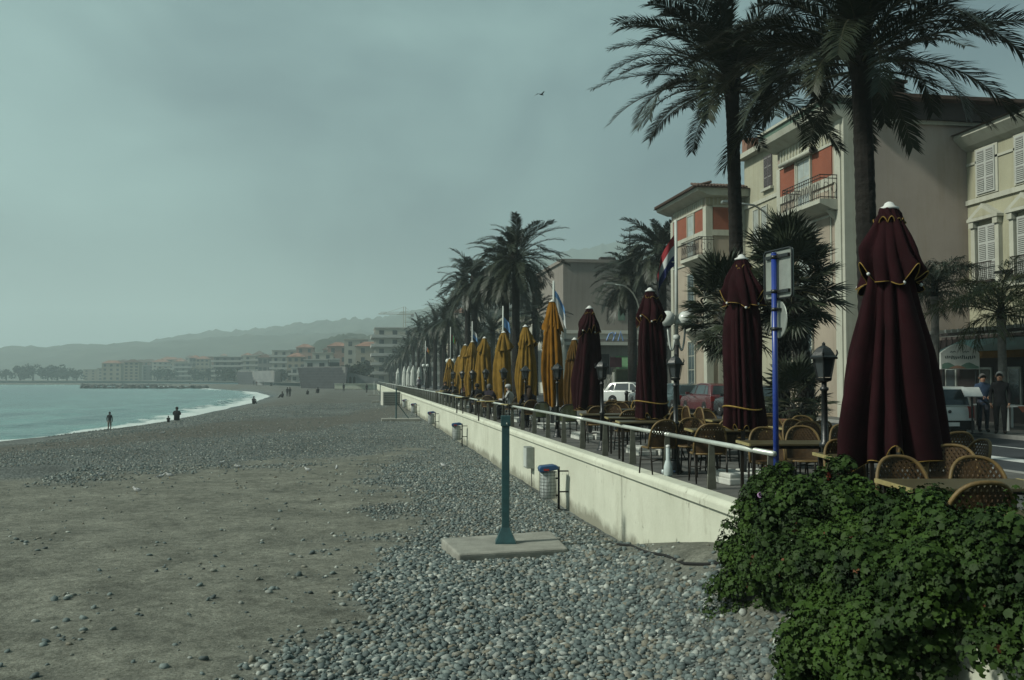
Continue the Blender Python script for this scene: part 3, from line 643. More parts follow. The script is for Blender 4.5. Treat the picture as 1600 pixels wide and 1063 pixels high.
# back rows of the terrace
for k, (x, y) in enumerate([(7.3, 12.2), (7.6, 15.4), (7.5, 18.4), (7.4, 21.6), (7.5, 25.0), (7.6, 28.5)]):
    nm = ['first', 'second', 'third', 'fourth', 'fifth', 'sixth'][k]
    put_table(x, y, R(-4), 'cafe table, %s of the back row by the road, counted from the camera' % nm)
    put_chair(x - 0.28, y + 0.72, R(180), 'rattan chair on the far side of the %s back row table, left' % nm); put_chair(x + 0.30, y + 0.70, R(176), 'rattan chair on the far side of the %s back row table, right' % nm)
    put_chair(x - 0.30, y - 0.72, R(4), 'rattan chair on the near side of the %s back row table, left' % nm); put_chair(x + 0.27, y - 0.74, R(-5), 'rattan chair on the near side of the %s back row table, right' % nm)
# ------------------------------------------------------------------ palms
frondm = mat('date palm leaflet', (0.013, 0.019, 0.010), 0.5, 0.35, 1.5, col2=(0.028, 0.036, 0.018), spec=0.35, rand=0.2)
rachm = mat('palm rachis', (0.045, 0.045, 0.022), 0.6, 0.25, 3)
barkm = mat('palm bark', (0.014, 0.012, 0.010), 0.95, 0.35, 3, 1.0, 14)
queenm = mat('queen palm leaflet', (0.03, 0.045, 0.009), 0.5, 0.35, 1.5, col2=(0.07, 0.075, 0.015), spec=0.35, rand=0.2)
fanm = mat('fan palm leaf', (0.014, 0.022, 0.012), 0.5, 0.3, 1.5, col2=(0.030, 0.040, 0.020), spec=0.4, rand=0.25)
def frond_mesh(name, Ln, e0, droop, nl, seed, mat_=frondm, ll=0.42, wid=0.018, side=0.0, plume=False):
    """one feather frond from the origin along +x; e0 start elevation, droop total bend"""
    rs = random.Random(seed); mb = MB(); pts = []; p = Vector((0, 0, 0)); n = 16
    dirs = []
    for i in range(n + 1):
        t_ = i / n; e = e0 - droop * t_ ** 1.25; yw = side * t_
        d = Vector((math.cos(e) * math.cos(yw), math.cos(e) * math.sin(yw), math.sin(e))); pts.append(p.copy()); dirs.append(d); p = p + d * (Ln / n)
    mb.tube(pts, [0.028 * (1 - 0.88 * i / n) for i in range(n + 1)], 5, 1)
    for i in range(nl):
        t_ = 0.13 + 0.87 * (i + 0.5) / nl; f = t_ * n; k = min(int(f), n - 1); q = pts[k].lerp(pts[k + 1], f - k); d = dirs[k]
        sd = d.cross(Vector((0, 0, 1))); sd.normalize(); up = sd.cross(d)
        l = ll * (0.35 + 1.1 * math.sin(math.pi * (0.12 + 0.80 * t_)) ** 0.8) * rs.uniform(0.8, 1.15)
        for s in (-1, 1):
            fw = rs.uniform(0.65, 1.05) + 0.5 * t_; uu = rs.uniform(0.10, 0.55) if not plume else rs.uniform(-0.7, 0.8)
            ld = (sd * s * 1.0 + d * fw + up * uu).normalized()
            mid = q + ld * (l * 0.55) + Vector((0, 0, -0.02 * l)); tip = q + ld * l + Vector((0, 0, -(0.16 if not plume else 0.45) * l * rs.uniform(0.6, 1.5)))
            wv = ld.cross(up if not plume else Vector((rs.uniform(-1, 1), rs.uniform(-1, 1), 1))).normalized() * wid
            mb.add([q - wv * 0.5, q + wv * 0.5, mid + wv, tip, mid - wv], [(0, 1, 2, 4), (4, 2, 3)], 0)
    return mb.mesh(name, [mat_, rachm], fix=False)
def frond_set(tagname, Ln, nl, mat_=frondm, ll=0.42, wid=0.018, plume=False, droops=(0.5, 0.9, 1.3)):
    out = {}
    for ei, e in enumerate((75, 50, 25, 0, -25)):
        out[e] = [frond_mesh('%s' % tagname, Ln * (0.86 if e == 75 else 1.0) * (1 - 0.06 * k), R(e), droops[0] + (droops[2] - droops[0]) * (k / 2.0) * (0.5 if e < 0 else 1) + (0.25 if e >= 50 else 0), nl, 100 + ei * 10 + k, mat_, ll, wid, (-0.18, 0.05, 0.2)[k], plume) for k in range(3)]
    return out
F_NEAR = frond_set('frond', 3.5, 84, ll=0.40, wid=0.0165, droops=(0.75, 1.15, 1.55))
F_MID = frond_set('frond', 3.6, 38, ll=0.46, wid=0.034, droops=(0.8, 1.2, 1.6))
F_QUEEN = frond_set('frond', 2.3, 46, queenm, 0.42, 0.014, True, (0.9, 1.3, 1.7))
F_QUEEN_DARK = frond_set('frond', 1.9, 44, fanm, 0.40, 0.014, True, (0.9, 1.3, 1.7))
def trunk_mesh(H, r0, r1, seed, lean=(0, 0), rings=60, boots=True, n=18):
    rs = random.Random(seed); mb = MB(); k = rings; pts = []
    vs = []
    for i in range(k + 1):
        t_ = i / k; z = H * t_; cx = lean[0] * t_ ** 1.5; cy_ = lean[1] * t_ ** 1.5
        r_ = r0 + (r1 - r0) * t_ + (0.10 * r0 * math.exp(-t_ * 16)) + (0.20 * r1 * math.exp(-((1 - t_) / 0.07) ** 2))
        for j in range(n):
            a = 2 * math.pi * j / n; saw = ((i + (j % 2) * 0.5) % 2) / 2
            rr = r_ * (1 + (0.09 * (saw - 0.5) if boots else 0.015 * math.sin(i * 2.0))) * (1 + rs.uniform(-0.025, 0.025))
            vs.append((cx + rr * math.cos(a), cy_ + rr * math.sin(a), z))
    mb.add(vs, [(i * n + j, i * n + (j + 1) % n, (i + 1) * n + (j + 1) % n, (i + 1) * n + j) for i in range(k) for j in range(n)])
    return mb
def date_palm(loc, H, r0, fr, nf, seed, label, scale=1.0, lean=(0, 0), group=None, low=118):
    r = empty('date_palm', loc, label=label, cat='palm tree', group=group or 'date palms along the promenade'); rs = random.Random(seed)
    trunk_mesh(H, r0, r0 * 0.82, seed, lean, int(H * 9)).build('trunk', barkm, r)
    ctr = Vector((lean[0], lean[1], H + 0.05))
    MB().lathe([(r0 * 0.8, -0.5), (r0 * 1.25, -0.1), (r0 * 1.1, 0.35), (r0 * 0.5, 0.7), (0.05, 0.9)], 12, ctr).build('heart', barkm, r)
    for i in range(nf):
        f = (i + 0.5) / nf; e = 84 - low * f ** 0.85 + rs.uniform(-8, 8); key = min(fr.keys(), key=lambda q: abs(q - e))
        me = rs.choice(fr[key]); az = i * 2.39996 + rs.uniform(-0.25, 0.25)
        o = link('frond', me, r, ctr + Vector((math.cos(az), math.sin(az), 0)) * r0 * 0.6 + Vector((0, 0, 0.45 - 0.75 * f)), None, [scale * rs.uniform(0.80, 1.08)] * 3)
        o.rotation_euler = (rs.uniform(-0.3, 0.3), -R(e - key), az)
    return r
def row(u, X): p = on_x(u, 500, X); return (p.x, p.y, 0)
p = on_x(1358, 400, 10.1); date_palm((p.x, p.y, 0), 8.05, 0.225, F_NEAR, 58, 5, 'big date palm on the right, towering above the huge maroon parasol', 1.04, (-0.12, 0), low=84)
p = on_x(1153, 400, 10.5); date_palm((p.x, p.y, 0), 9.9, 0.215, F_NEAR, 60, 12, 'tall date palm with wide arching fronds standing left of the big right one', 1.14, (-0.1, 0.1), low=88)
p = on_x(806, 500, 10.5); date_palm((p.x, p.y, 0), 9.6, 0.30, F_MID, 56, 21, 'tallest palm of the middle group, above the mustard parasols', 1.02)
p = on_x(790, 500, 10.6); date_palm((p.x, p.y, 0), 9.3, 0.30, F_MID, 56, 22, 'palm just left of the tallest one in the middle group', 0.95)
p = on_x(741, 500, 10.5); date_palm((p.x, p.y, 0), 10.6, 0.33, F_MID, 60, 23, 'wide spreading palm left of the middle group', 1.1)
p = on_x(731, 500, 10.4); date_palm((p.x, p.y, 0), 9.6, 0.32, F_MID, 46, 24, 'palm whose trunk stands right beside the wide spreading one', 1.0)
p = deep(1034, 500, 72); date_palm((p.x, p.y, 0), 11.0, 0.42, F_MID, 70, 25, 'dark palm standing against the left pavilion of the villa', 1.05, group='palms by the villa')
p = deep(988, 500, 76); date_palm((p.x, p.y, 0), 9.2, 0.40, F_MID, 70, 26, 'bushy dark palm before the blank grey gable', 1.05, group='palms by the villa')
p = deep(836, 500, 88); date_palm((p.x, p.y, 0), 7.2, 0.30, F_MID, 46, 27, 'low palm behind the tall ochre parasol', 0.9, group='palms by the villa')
# the far palms show as small dark tufts: trunk and one crown mesh each
def far_crown(seed):
    rs = random.Random(seed); mb = MB()
    for i in range(44):
        f = i / 44; e = R(80 - 125 * f ** 0.85 + rs.uniform(-8, 8)); az = i * 2.4 + rs.uniform(-.3, .3); Ln = 3.4 * rs.uniform(0.85, 1.1); pts = []; p_ = Vector((0, 0, 0)); n = 8; dr = rs.uniform(0.7, 1.4)
        for k in range(n + 1):
            ee = e - dr * (k / n) ** 1.3; pts.append(p_.copy()); p_ = p_ + Vector((math.cos(ee) * math.cos(az), math.cos(ee) * math.sin(az), math.sin(ee))) * Ln / n
        for k in range(n):
            d = (pts[k + 1] - pts[k]).normalized(); sd = d.cross(Vector((0, 0, 1))).normalized(); up = sd.cross(d); l = 0.55 * math.sin(math.pi * (0.15 + 0.75 * (k + 0.5) / n))
            for h in range(3):
                q = pts[k].lerp(pts[k + 1], (h + 0.5) / 3)
                for s in (-1, 1):
                    ld = (sd * s + d * 0.8 + up * rs.uniform(0, 0.5)).normalized(); tip = q + ld * l + Vector((0, 0, -0.15 * l)); wv = d * 0.07
                    mb.add([q - wv, q + wv, tip], [(0, 1, 2)])
    return mb.mesh('crown', frondm, fix=False)
FC = [far_crown(s) for s in (1, 2, 3)]
FT = trunk_mesh(9.0, 0.32, 0.26, 3, (0, 0), 30, True, 8).mesh('trunk', barkm)
far = [(704, 91, 8.6), (694, 10.5, 8.8), (680, 10.5, 9.3), (668, 10.6, 8.6), (654, 10.5, 10.6), (646, 10.6, 9.0), (637, 10.5, 8.2), (630, 10.7, 7.6), (624, 10.4, 7.4), (618, 10.8, 7.0), (612, 10.4, 7.0), (607, 10.6, 6.6), (602, 10.5, 6.4),
       (690, 13, 6.5), (715, 13, 7.0), (672, 13.5, 6.5), (660, 14, 6.4), (597, 10.5, 6.2), (593, 10.5, 6.0), (770, 14.5, 6.6), (752, 14.0, 6.0)]
for i, (u, X, H) in enumerate(far):
    p = on_x(u, 560, 10.5 if X > 50 else X)
    if p.y > 330: p.y = 330
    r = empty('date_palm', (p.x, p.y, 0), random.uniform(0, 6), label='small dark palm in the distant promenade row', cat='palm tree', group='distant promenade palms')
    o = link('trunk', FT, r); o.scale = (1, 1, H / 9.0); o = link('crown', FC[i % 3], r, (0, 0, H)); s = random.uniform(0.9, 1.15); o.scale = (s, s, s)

# fan palms between the terrace and the road
def fan_leaf(seed, size=0.62, n=26):
    rs = random.Random(seed); mb = MB()
    mb.tube([(0, 0, 0), (0.35, 0, 0.05), (0.75, 0, 0.0)], [0.018, 0.012, 0.010], 4, 1)
    c = Vector((0.75, 0, 0))
    for i in range(n):
        a = R(-125 + 250 * (i + 0.5) / n); l = size * (0.72 + 0.28 * math.cos(a * 0.6)) * rs.uniform(0.9, 1.05)
        d = Vector((math.cos(a), math.sin(a), 0.12 + 0.12 * (i % 2))).normalized(); sd = Vector((-math.sin(a), math.cos(a), 0)); w1 = l * 0.055
        m1 = c + d * (l * 0.55) + Vector((0, 0, -0.03)); tip = c + d * l + Vector((0, 0, -0.05 - 0.22 * l * rs.random())); fold = Vector((0, 0, 0.02))
        mb.add([c, m1 - sd * w1, m1 + fold, m1 + sd * w1, tip], [(0, 1, 2), (0, 2, 3), (1, 4, 2), (2, 4, 3)], 0)
    return mb.mesh('fan_leaf', [fanm, rachm], fix=False)
FL = [fan_leaf(s, 0.60 + 0.06 * (s % 3)) for s in range(5)]
bootm = mat('old leaf bases', (0.07, 0.066, 0.058), 0.9, 0.4, 6, col2=(0.22, 0.22, 0.20), rand=0.0)
def fan_palm(loc, H, r0, nl, seed, label, scale=1.0, lean=(0, 0)):
    r = empty('fan_palm', loc, label=label, cat='palm tree', group='fan palms beside the road'); rs = random.Random(seed)
    trunk_mesh(H, r0 * 0.7, r0 * 0.7, seed, lean, 24, False, 12).build('trunk', barkm, r)
    mb = MB(); k = int(H * 75)
    for i in range(k):
        t_ = (i + 0.5) / k; z = H * t_; a = i * 2.39996; rr = r0 * (0.72 + 0.1 * rs.random()); d = Vector((math.cos(a), math.sin(a), 0)); sd = Vector((-d.y, d.x, 0))
        b0 = Vector((lean[0] * t_ ** 1.5, lean[1] * t_ ** 1.5, z)) + d * rr; wd = 0.032 * rs.uniform(0.7, 1.2); l = rs.uniform(0.10, 0.18)
        tip = b0 + d * 0.10 * rs.uniform(0.7, 1.4) + Vector((0, 0, l))
        mb.add([b0 - sd * wd, b0 + sd * wd, tip + sd * wd * 0.6, tip - sd * wd * 0.6, b0 + d * 0.035 + Vector((0, 0, l * 0.3))], [(0, 1, 4), (1, 2, 4), (2, 3, 4), (3, 0, 4)])
    mb.build('leaf_base', bootm, r)
    ctr = Vector((lean[0], lean[1], H))
    for i in range(nl):
        f = (i + 0.5) / nl; e = 85 - 150 * f + rs.uniform(-10, 10); az = i * 2.39996 + rs.uniform(-0.3, 0.3)
        o = link('fan_leaf', FL[i % 5], r, ctr + Vector((0, 0, 0.25 - 0.5 * f)), (rs.uniform(-0.4, 0.4), -R(e), az), [scale * rs.uniform(0.85, 1.15)] * 3)
    return r
p = deep(1262, 560, 24.0); fan_palm((p.x, p.y, 0), 3.9, 0.30, 54, 3, 'fan palm with shaggy pale trunk behind the nearest lantern', 1.05, (-0.35, 0.1))
p = deep(1222, 560, 25.5); fan_palm((p.x, p.y, 0), 4.6, 0.26, 46, 8, 'taller fan palm behind the blue sign pole', 0.95, (0.2, 0))
p = deep(1150, 560, 25.0); fan_palm((p.x, p.y, 0), 3.3, 0.26, 58, 13, 'bushy fan palm hiding the lower villa left of the slim parasol', 1.05, (-0.25, 0))
p = deep(1240, 600, 23.0); fan_palm((p.x, p.y, 0), 0.9, 0.22, 34, 17, 'low young fan palm at the foot of the shaggy trunks', 0.8)
# queen palms on the far pavement
def queen_palm(loc, H, fr, nf, seed, label, sc=1.0):
    r = empty('queen_palm', loc, label=label, cat='palm tree', group='small palms in front of the right hand house'); rs = random.Random(seed)
    trunk_mesh(H, 0.15, 0.12, seed, (0, 0), 40, False, 12).build('trunk', M['pale_bark'], r)
    MB().lathe([(0.12, 0), (0.14, 0.2), (0.11, 0.5), (0.05, 0.8)], 10, (0, 0, H - 0.1)).build('crownshaft', barkm, r, True)
    for i in range(nf):
        f = (i + 0.5) / nf; e = 80 - 85 * f + rs.uniform(-8, 8); key = min(fr.keys(), key=lambda q: abs(q - e))
        link('frond', rs.choice(fr[key]), r, (0, 0, H + 0.4 - 0.3 * f), (rs.uniform(-0.3, 0.3), -R(e - key), i * 2.39996 + rs.uniform(-.3, .3)), [sc * rs.uniform(0.85, 1.1)] * 3)
M['pale_bark'] = mat('pale palm bark', (0.20, 0.19, 0.17), 0.9, 0.35, 4, 0.5, 20)
p = deep(1462, 560, 33); queen_palm((p.x, p.y, 0), 4.4, F_QUEEN_DARK, 26, 4, 'dark feathery palm with pale trunk against the blank gable', 1.0)
p = deep(1566, 560, 31); queen_palm((p.x, p.y, 0), 3.5, F_QUEEN, 24, 9, 'yellow green feathery palm above the restaurant sign', 1.0)
# araucaria behind the bushy palm
p = deep(984, 500, 86); r = empty('norfolk_pine', (p.x, p.y, 0), label='sparse tiered pine rising left of the dark villa palm', cat='tree')
MB().tube([(0, 0, 0), (0, 0, 7), (0.05, 0, 15.2)], [0.22, 0.16, 0.03], 8).build('trunk', barkm, r, True)
mb = MB(); rs = random.Random(5)
for k in range(13):
    z = 7.6 + k * 0.6; L_ = 3.2 * (1 - k / 14.5) + 0.2
    for i in range(6):
        a = i * 1.047 + k * 0.5; d = Vector((math.cos(a), math.sin(a), 0.18)); e_ = Vector((0, 0, z))
        mb.tube([e_, e_ + d * L_ * 0.6, e_ + d * L_ + Vector((0, 0, 0.15))], [0.03, 0.02, 0.01], 4)
        for s in range(int(L_ * 9)):
            q = e_ + d * L_ * (0.2 + 0.8 * s / (L_ * 9)); sd = Vector((-d.y, d.x, 0)) * (1 if s % 2 else -1)
            tp = q + (sd * 0.9 + d * 0.6 + Vector((0, 0, 0.5))) * 0.32; wv = d * 0.05; mb.add([q - wv, q + wv, tp], [(0, 1, 2)])
mb.build('crown', fanm, r, fix=False)
# ------------------------------------------------------------------ buildings
M['cream'] = mat('cream render', (0.41, 0.40, 0.30), 0.85, 0.10, 0.5, 0.15, 30, streak=0.2)
M['trim'] = mat('pale trim', (0.47, 0.475, 0.40), 0.8, 0.08, 1, 0.1, 30, streak=0.2)
M['beige'] = mat('rose beige render', (0.37, 0.315, 0.25), 0.88, 0.10, 0.4, 0.2, 25, streak=0.2)
M['gable'] = mat('rose grey render', (0.43, 0.365, 0.32), 0.9, 0.10, 0.35, 0.2, 12, streak=0.10)
M['orange'] = mat('terracotta panel', (0.26, 0.085, 0.05), 0.85, 0.12, 1, 0.1, 30)
M['tile'] = mat('roof tile', (0.10, 0.065, 0.05), 0.9, 0.35, 1.5, 0.8, 8)
M['tile_red'] = mat('pink roof tile', (0.26, 0.14, 0.10), 0.9, 0.3, 0.5, 0.5, 5)
M['shutter'] = mat('white shutter', (0.44, 0.46, 0.43), 0.7, 0.06, 3)
M['shutter_dark'] = mat('grey shutter', (0.10, 0.085, 0.09), 0.7, 0.1, 3)
M['curtain'] = mat('window with net curtain', (0.36, 0.40, 0.38), 0.3, 0.15, 2, spec=0.6)
M['iron'] = mat('wrought iron', (0.03, 0.024, 0.02), 0.6, 0.2, 5)
M['yellowish'] = mat('ochre cream render', (0.38, 0.37, 0.265), 0.88, 0.10, 0.4, 0.15, 25, streak=0.2)
M['dark_front'] = mat('dark shopfront', (0.018, 0.014, 0.014), 0.6, 0.3, 1)
M['eave'] = mat('dark eave timber', (0.055, 0.045, 0.042), 0.8, 0.2, 1)
M['greygable'] = mat('grey gable render', (0.25, 0.225, 0.20), 0.9, 0.1, 0.2, 0.15, 8, streak=0.2)
M['green_shutter'] = mat('green shutter', (0.10, 0.16, 0.12), 0.7, 0.15, 2)
M['whitewash'] = mat('white render', (0.60, 0.60, 0.53), 0.85, 0.08, 0.4, 0.1, 20, streak=0.2)
M['far_wall'] = mat('far pale render', (0.42, 0.41, 0.35), 0.9, 0.12, 0.05)
M['far_tan'] = mat('far tan render', (0.34, 0.30, 0.23), 0.9, 0.12, 0.05)
M['far_pink'] = mat('far pink render', (0.36, 0.22, 0.17), 0.9, 0.12, 0.05)
M['far_white'] = mat('far white render', (0.45, 0.46, 0.43), 0.9, 0.06, 0.05)
M['far_grey'] = mat('far grey render', (0.20, 0.20, 0.19), 0.9, 0.12, 0.05)
M['far_window'] = mat('far window', (0.05, 0.06, 0.065), 0.3, 0.2, 0.1)
def yv(u, X): return on_x(u, 400, X).y
XF = 19.5
villa = empty('villa', (XF, 36, 0), label='cream villa with terracotta panels, iron balconies and a blank rose gable', cat='house')
def V(mb, name, m, parent=None, smooth_=False):
    o = mb.build(name, M[m] if isinstance(m, str) else m, None, smooth_)
    pr = parent or villa; o.parent = pr
    root = pr
    while root.parent: root = root.parent
    if root is pr: o.matrix_parent_inverse = Matrix.Translation(-Vector(root.location))
    return o
Y0, Y1, Y2, Y3, XR, XB = 36.1, 42.5, 51.9, 58.1, 21.8, 24.9
# bodies
V(MB().span((XF + 0.02, Y0 + 0.02, 0), (XB + 3, Y1, 12.2)), 'wall', 'beige')
V(MB().span((XF + 0.9, Y0, 0), (XB + 3, Y0 + 0.018, 12.05)), 'gable_wall', 'gable')
V(MB().span((XR, Y1 + 0.002, 0), (XB + 3, Y2 - 0.002, 14.0)), 'recessed_wall', 'cream')
V(MB().span((XF + 0.02, Y2, 0), (XB + 3, Y3, 11.9)), 'pavilion_wall', 'beige')
# corner pilasters
V(MB().span((XF - 0.10, Y0 - 0.06, 0), (XF + 0.9, Y0 + 0.75, 12.2)), 'pilaster', 'trim')
V(MB().span((XF - 0.16, Y0 + 0.15, 0), (XF - 0.10, Y0 + 0.55, 12.0)), 'pilaster_face', 'trim')
for a, c in ((Y1 - 0.35, Y1), (Y2 - 0.05, Y2 + 0.45), (Y3 - 0.45, Y3)):
    V(MB().span((XF - 0.05, a, 0), (XF + 0.35, c, 11.4)), 'pilaster', 'trim')
V(MB().span((XR - 0.55, Y2 - 0.06, 0), (XR - 0.02, Y2, 11.4)), 'pilaster', 'trim')
# string courses and frieze, wing then pavilion
for a, c, zt in ((Y0 + 0.75, Y1 - 0.35, 12.2), (Y2 + 0.45, Y3 - 0.45, 11.9)):
    for z0, z1, d in ((9.72, 10.05, 0.06), (11.34, 11.46, 0.07), (8.35, 8.45, 0.05), (4.9, 5.15, 0.08)):
        V(MB().span((XF - d, a, z0), (XF + 0.02, c, z1)), 'string_course', 'trim')
    V(MB().span((XF - 0.03, a, 11.46), (XF + 0.02, c, zt)), 'frieze', 'cream')
    n_ = int((c - a) / 0.30)
    for k in range(n_):
        y = a + (k + 0.5) * (c - a) / n_; V(MB().span((XF - 0.075, y - 0.04, 11.5), (XF - 0.03, y + 0.04, zt - 0.03)), 'flute', 'trim')
# flutes and orange band on the pavilion side wall
V(MB().span((XF + 0.40, Y2 - 0.05, 10.05), (XR - 0.57, Y2, 11.34)), 'side_panel', 'orange')
V(MB().span((XF + 0.36, Y2 - 0.07, 9.72), (XR - 0.56, Y2, 10.05)), 'string_course', 'trim'); V(MB().span((XF + 0.36, Y2 - 0.07, 11.34), (XR - 0.56, Y2, 11.46)), 'string_course', 'trim')
V(MB().span((XF - 0.05, Y2 - 0.03, 11.46), (XR, Y2, 11.9)), 'frieze', 'cream')
for k in range(9): V(MB().span((XF + 0.15 + k * 0.25, Y2 - 0.06, 11.5), (XF + 0.21 + k * 0.25, Y2 - 0.03, 11.88)), 'flute', 'trim')
for za, zb in ((5.2, 8.3), (1.0, 4.8)): V(MB().span((XF + 0.65, Y2 - 0.03, za), (XR - 0.8, Y2, zb)), 'panel', 'trim')
for za, zb in ((5.2, 9.6),): V(MB().span((XF + 0.72, Y2 - 0.045, za + 0.07), (XR - 0.87, Y2 - 0.03, zb - 0.1)), 'panel', 'beige')
def pane_x(X, y0, y1, z0, z1, parent, frame='trim', glass='curtain', nv=2, nh=2, fw=0.07):
    """window in a wall facing -x: frame, panes, sill"""
    f = V(MB().span((X - 0.06, y0, z0), (X + 0.01, y0 + fw, z1)).span((X - 0.06, y1 - fw, z0), (X + 0.01, y1, z1)).span((X - 0.06, y0 + fw, z1 - fw), (X + 0.01, y1 - fw, z1)).span((X - 0.06, y0 + fw, z0), (X + 0.01, y1 - fw, z0 + fw)), 'window', frame, parent)
    for i in range(nv):
        for j in range(nh):
            ya = y0 + fw + (y1 - y0 - 2 * fw) * i / nv + 0.02; yb = y0 + fw + (y1 - y0 - 2 * fw) * (i + 1) / nv - 0.02
            za = z0 + fw + (z1 - z0 - 2 * fw) * j / nh + 0.02; zb = z0 + fw + (z1 - z0 - 2 * fw) * (j + 1) / nh - 0.02
            V(MB().span((X - 0.025, ya, za), (X - 0.005, yb, zb)), 'pane', glass, f)
    V(MB().span((X - 0.02, y0 + fw, z0 + fw), (X + 0.005, y1 - fw, z1 - fw)), 'muntin', frame, f)
    V(MB().span((X - 0.14, y0 - 0.08, z0 - 0.10), (X + 0.01, y1 + 0.08, z0 - 0.004)), 'sill', 'trim', f)
    return f
def shutters_x(X, y0, y1, z0, z1, parent, m='shutter', open_=False, cols_=2):
    s = V(MB().span((X - 0.05, y0, z0), (X + 0.0, y1, z1)), 'shutter_frame', m, parent); wd = (y1 - y0) / cols_
    for i in range(cols_):
        ya, yb = y0 + i * wd + 0.07, y0 + (i + 1) * wd - 0.07
        for za, zb in ((z0 + 0.08, z0 + (z1 - z0) * 0.33), (z0 + (z1 - z0) * 0.38, z0 + (z1 - z0) * 0.66), (z0 + (z1 - z0) * 0.71, z1 - 0.08)):
            mb = MB().span((X - 0.053, ya, za), (X - 0.0505, yb, zb)); V(mb, 'louvre_back', 'far_grey', s)
            n_ = int((zb - za) / 0.075); mb = MB()
            for k in range(n_): mb.span((X - 0.075, ya, za + 0.075 * k + 0.01), (X - 0.054, yb, za + 0.075 * k + 0.05))
            V(mb, 'louvre', m, s)
    return s
def balcony_x(X, y0, y1, z, parent, dep=0.95, h=1.0):
    b_ = V(MB().prism([(X - dep, z), (X, z), (X, z - 0.42), (X - dep * 0.35, z - 0.42), (X - dep, z - 0.18)], 1, y0, y1), 'balcony', 'trim', parent)
    def bar(p, q, r_=0.014, nm='baluster'): V(MB().tube([p, q], r_, 4), nm, 'iron', b_)
    zz = z + h
    for zh in (z + 0.08, zz - 0.14, zz):
        V(MB().tube([(X, y0 + 0.04, zh), (X - dep + 0.04, y0 + 0.04, zh), (X - dep + 0.04, y1 - 0.04, zh), (X, y1 - 0.04, zh)], 0.02, 4), 'hand_bar', 'iron', b_)
    n_ = int((y1 - y0) / 0.17)
    for k in range(n_ + 1): y = y0 + 0.04 + (y1 - y0 - 0.08) * k / n_; bar((X - dep + 0.04, y, z), (X - dep + 0.04, y, zz))
    for k in range(5): x = X - dep + 0.04 + (dep - 0.04) * k / 5; bar((x, y0 + 0.04, z), (x, y0 + 0.04, zz)); bar((x, y1 - 0.04, z), (x, y1 - 0.04, zz))
    for k in range(1, n_, 2):                                  # scroll work
        y = y0 + 0.04 + (y1 - y0 - 0.08) * k / n_; pts = [(X - dep + 0.03, y + 0.10 * math.cos(a * 0.628), z + 0.48 + 0.22 * math.sin(a * 0.628)) for a in range(11)]
        V(MB().tube(pts, 0.012, 4), 'scroll', 'iron', b_)
    for k in range(2):
        pts = [(X - 0.3 - 0.35 * k + 0.11 * math.cos(a * 0.628), y0 + 0.03, z + 0.48 + 0.22 * math.sin(a * 0.628)) for a in range(11)]; V(MB().tube(pts, 0.012, 4), 'scroll', 'iron', b_)
    for y in (y0 + 0.3, y1 - 0.3): V(MB().prism([(X, z - 0.42), (X - 0.5, z - 0.42), (X, z - 0.95)], 1, y - 0.1, y + 0.1), 'bracket', 'trim', b_)
    return b_
# wing: terracotta panels and the balcony door
def panel_x(y0, y1, z0, z1, m, X=XF):
    f = V(MB().span((X - 0.03, y0, z0), (X + 0.015, y1, z1)), 'panel', m)
    return f
ya, yb, yc, yd = yv(1302, XF), yv(1270, XF), yv(1248, XF), yv(1217, XF)
panel_x(ya, yb - 0.1, 10.06, 11.33, 'orange'); panel_x(yc + 0.1, min(yd, Y1 - 0.36), 10.06, 11.33, 'orange')
panel_x(ya + 0.1, yb - 0.3, 5.5, 9.6, 'trim'); V(MB().span((XF - 0.045, ya + 0.2, 5.6), (XF - 0.03, yb - 0.4, 9.5)), 'panel', 'beige')
V(MB().span((XF - 0.12, yb - 0.08, 8.95), (XF + 0.02, yb + 0.02, 11.34)), 'door_case', 'trim'); V(MB().span((XF - 0.12, yc - 0.02, 8.95), (XF + 0.02, yc + 0.08, 11.34)), 'door_case', 'trim')
pane_x(XF - 0.02, yb + 0.02, yc - 0.02, 8.95, 11.30, None, 'trim', 'curtain', 2, 3)
V(MB().tube([(XF - 0.25, yb - 0.5, 11.42), (XF - 0.25, yc + 1.3, 11.42)], 0.11, 10), 'awning_roll', 'trim', None, True); V(MB().tube([(XF - 0.25, yb - 0.75, 11.42), (XF - 0.25, yb - 0.5, 11.42)], 0.13, 8), 'awning_end', 'iron')
balcony_x(XF, yv(1282, XF - 0.95) , yv(1222, XF - 0.95), 8.93, None)
pane_x(XF - 0.02, yb, yc, 5.3, 7.9, None, 'trim', 'curtain', 2, 3)
pane_x(XF - 0.02, yb, yc, 1.2, 3.9, None, 'trim', 'glass', 2, 3)
# recess: dark shutter and tall lights
ym = yv(1203, XR); shutters_x(XR - 0.02, ym - 0.45, ym + 0.55, 11.9, 13.6, None, 'shutter_dark'); V(MB().span((XR - 0.2, ym - 0.6, 11.72), (XR, ym + 0.7, 11.86)), 'sill', 'trim')
for u, za in ((1196, 8.6), (1183, 8.6), (1196, 4.6)):
    y = yv(u, XR); pane_x(XR - 0.02, y - 0.4, y + 0.4, za, za + 2.4, None, 'trim', 'curtain', 2, 2)
V(MB().span((XR - 0.04, Y2 - 2.0, 9.6), (XR, Y2 - 1.2, 11.0)), 'panel', 'orange'); V(MB().span((XR - 0.08, Y1, 11.2), (XR, Y2, 11.4)), 'string_course', 'trim')
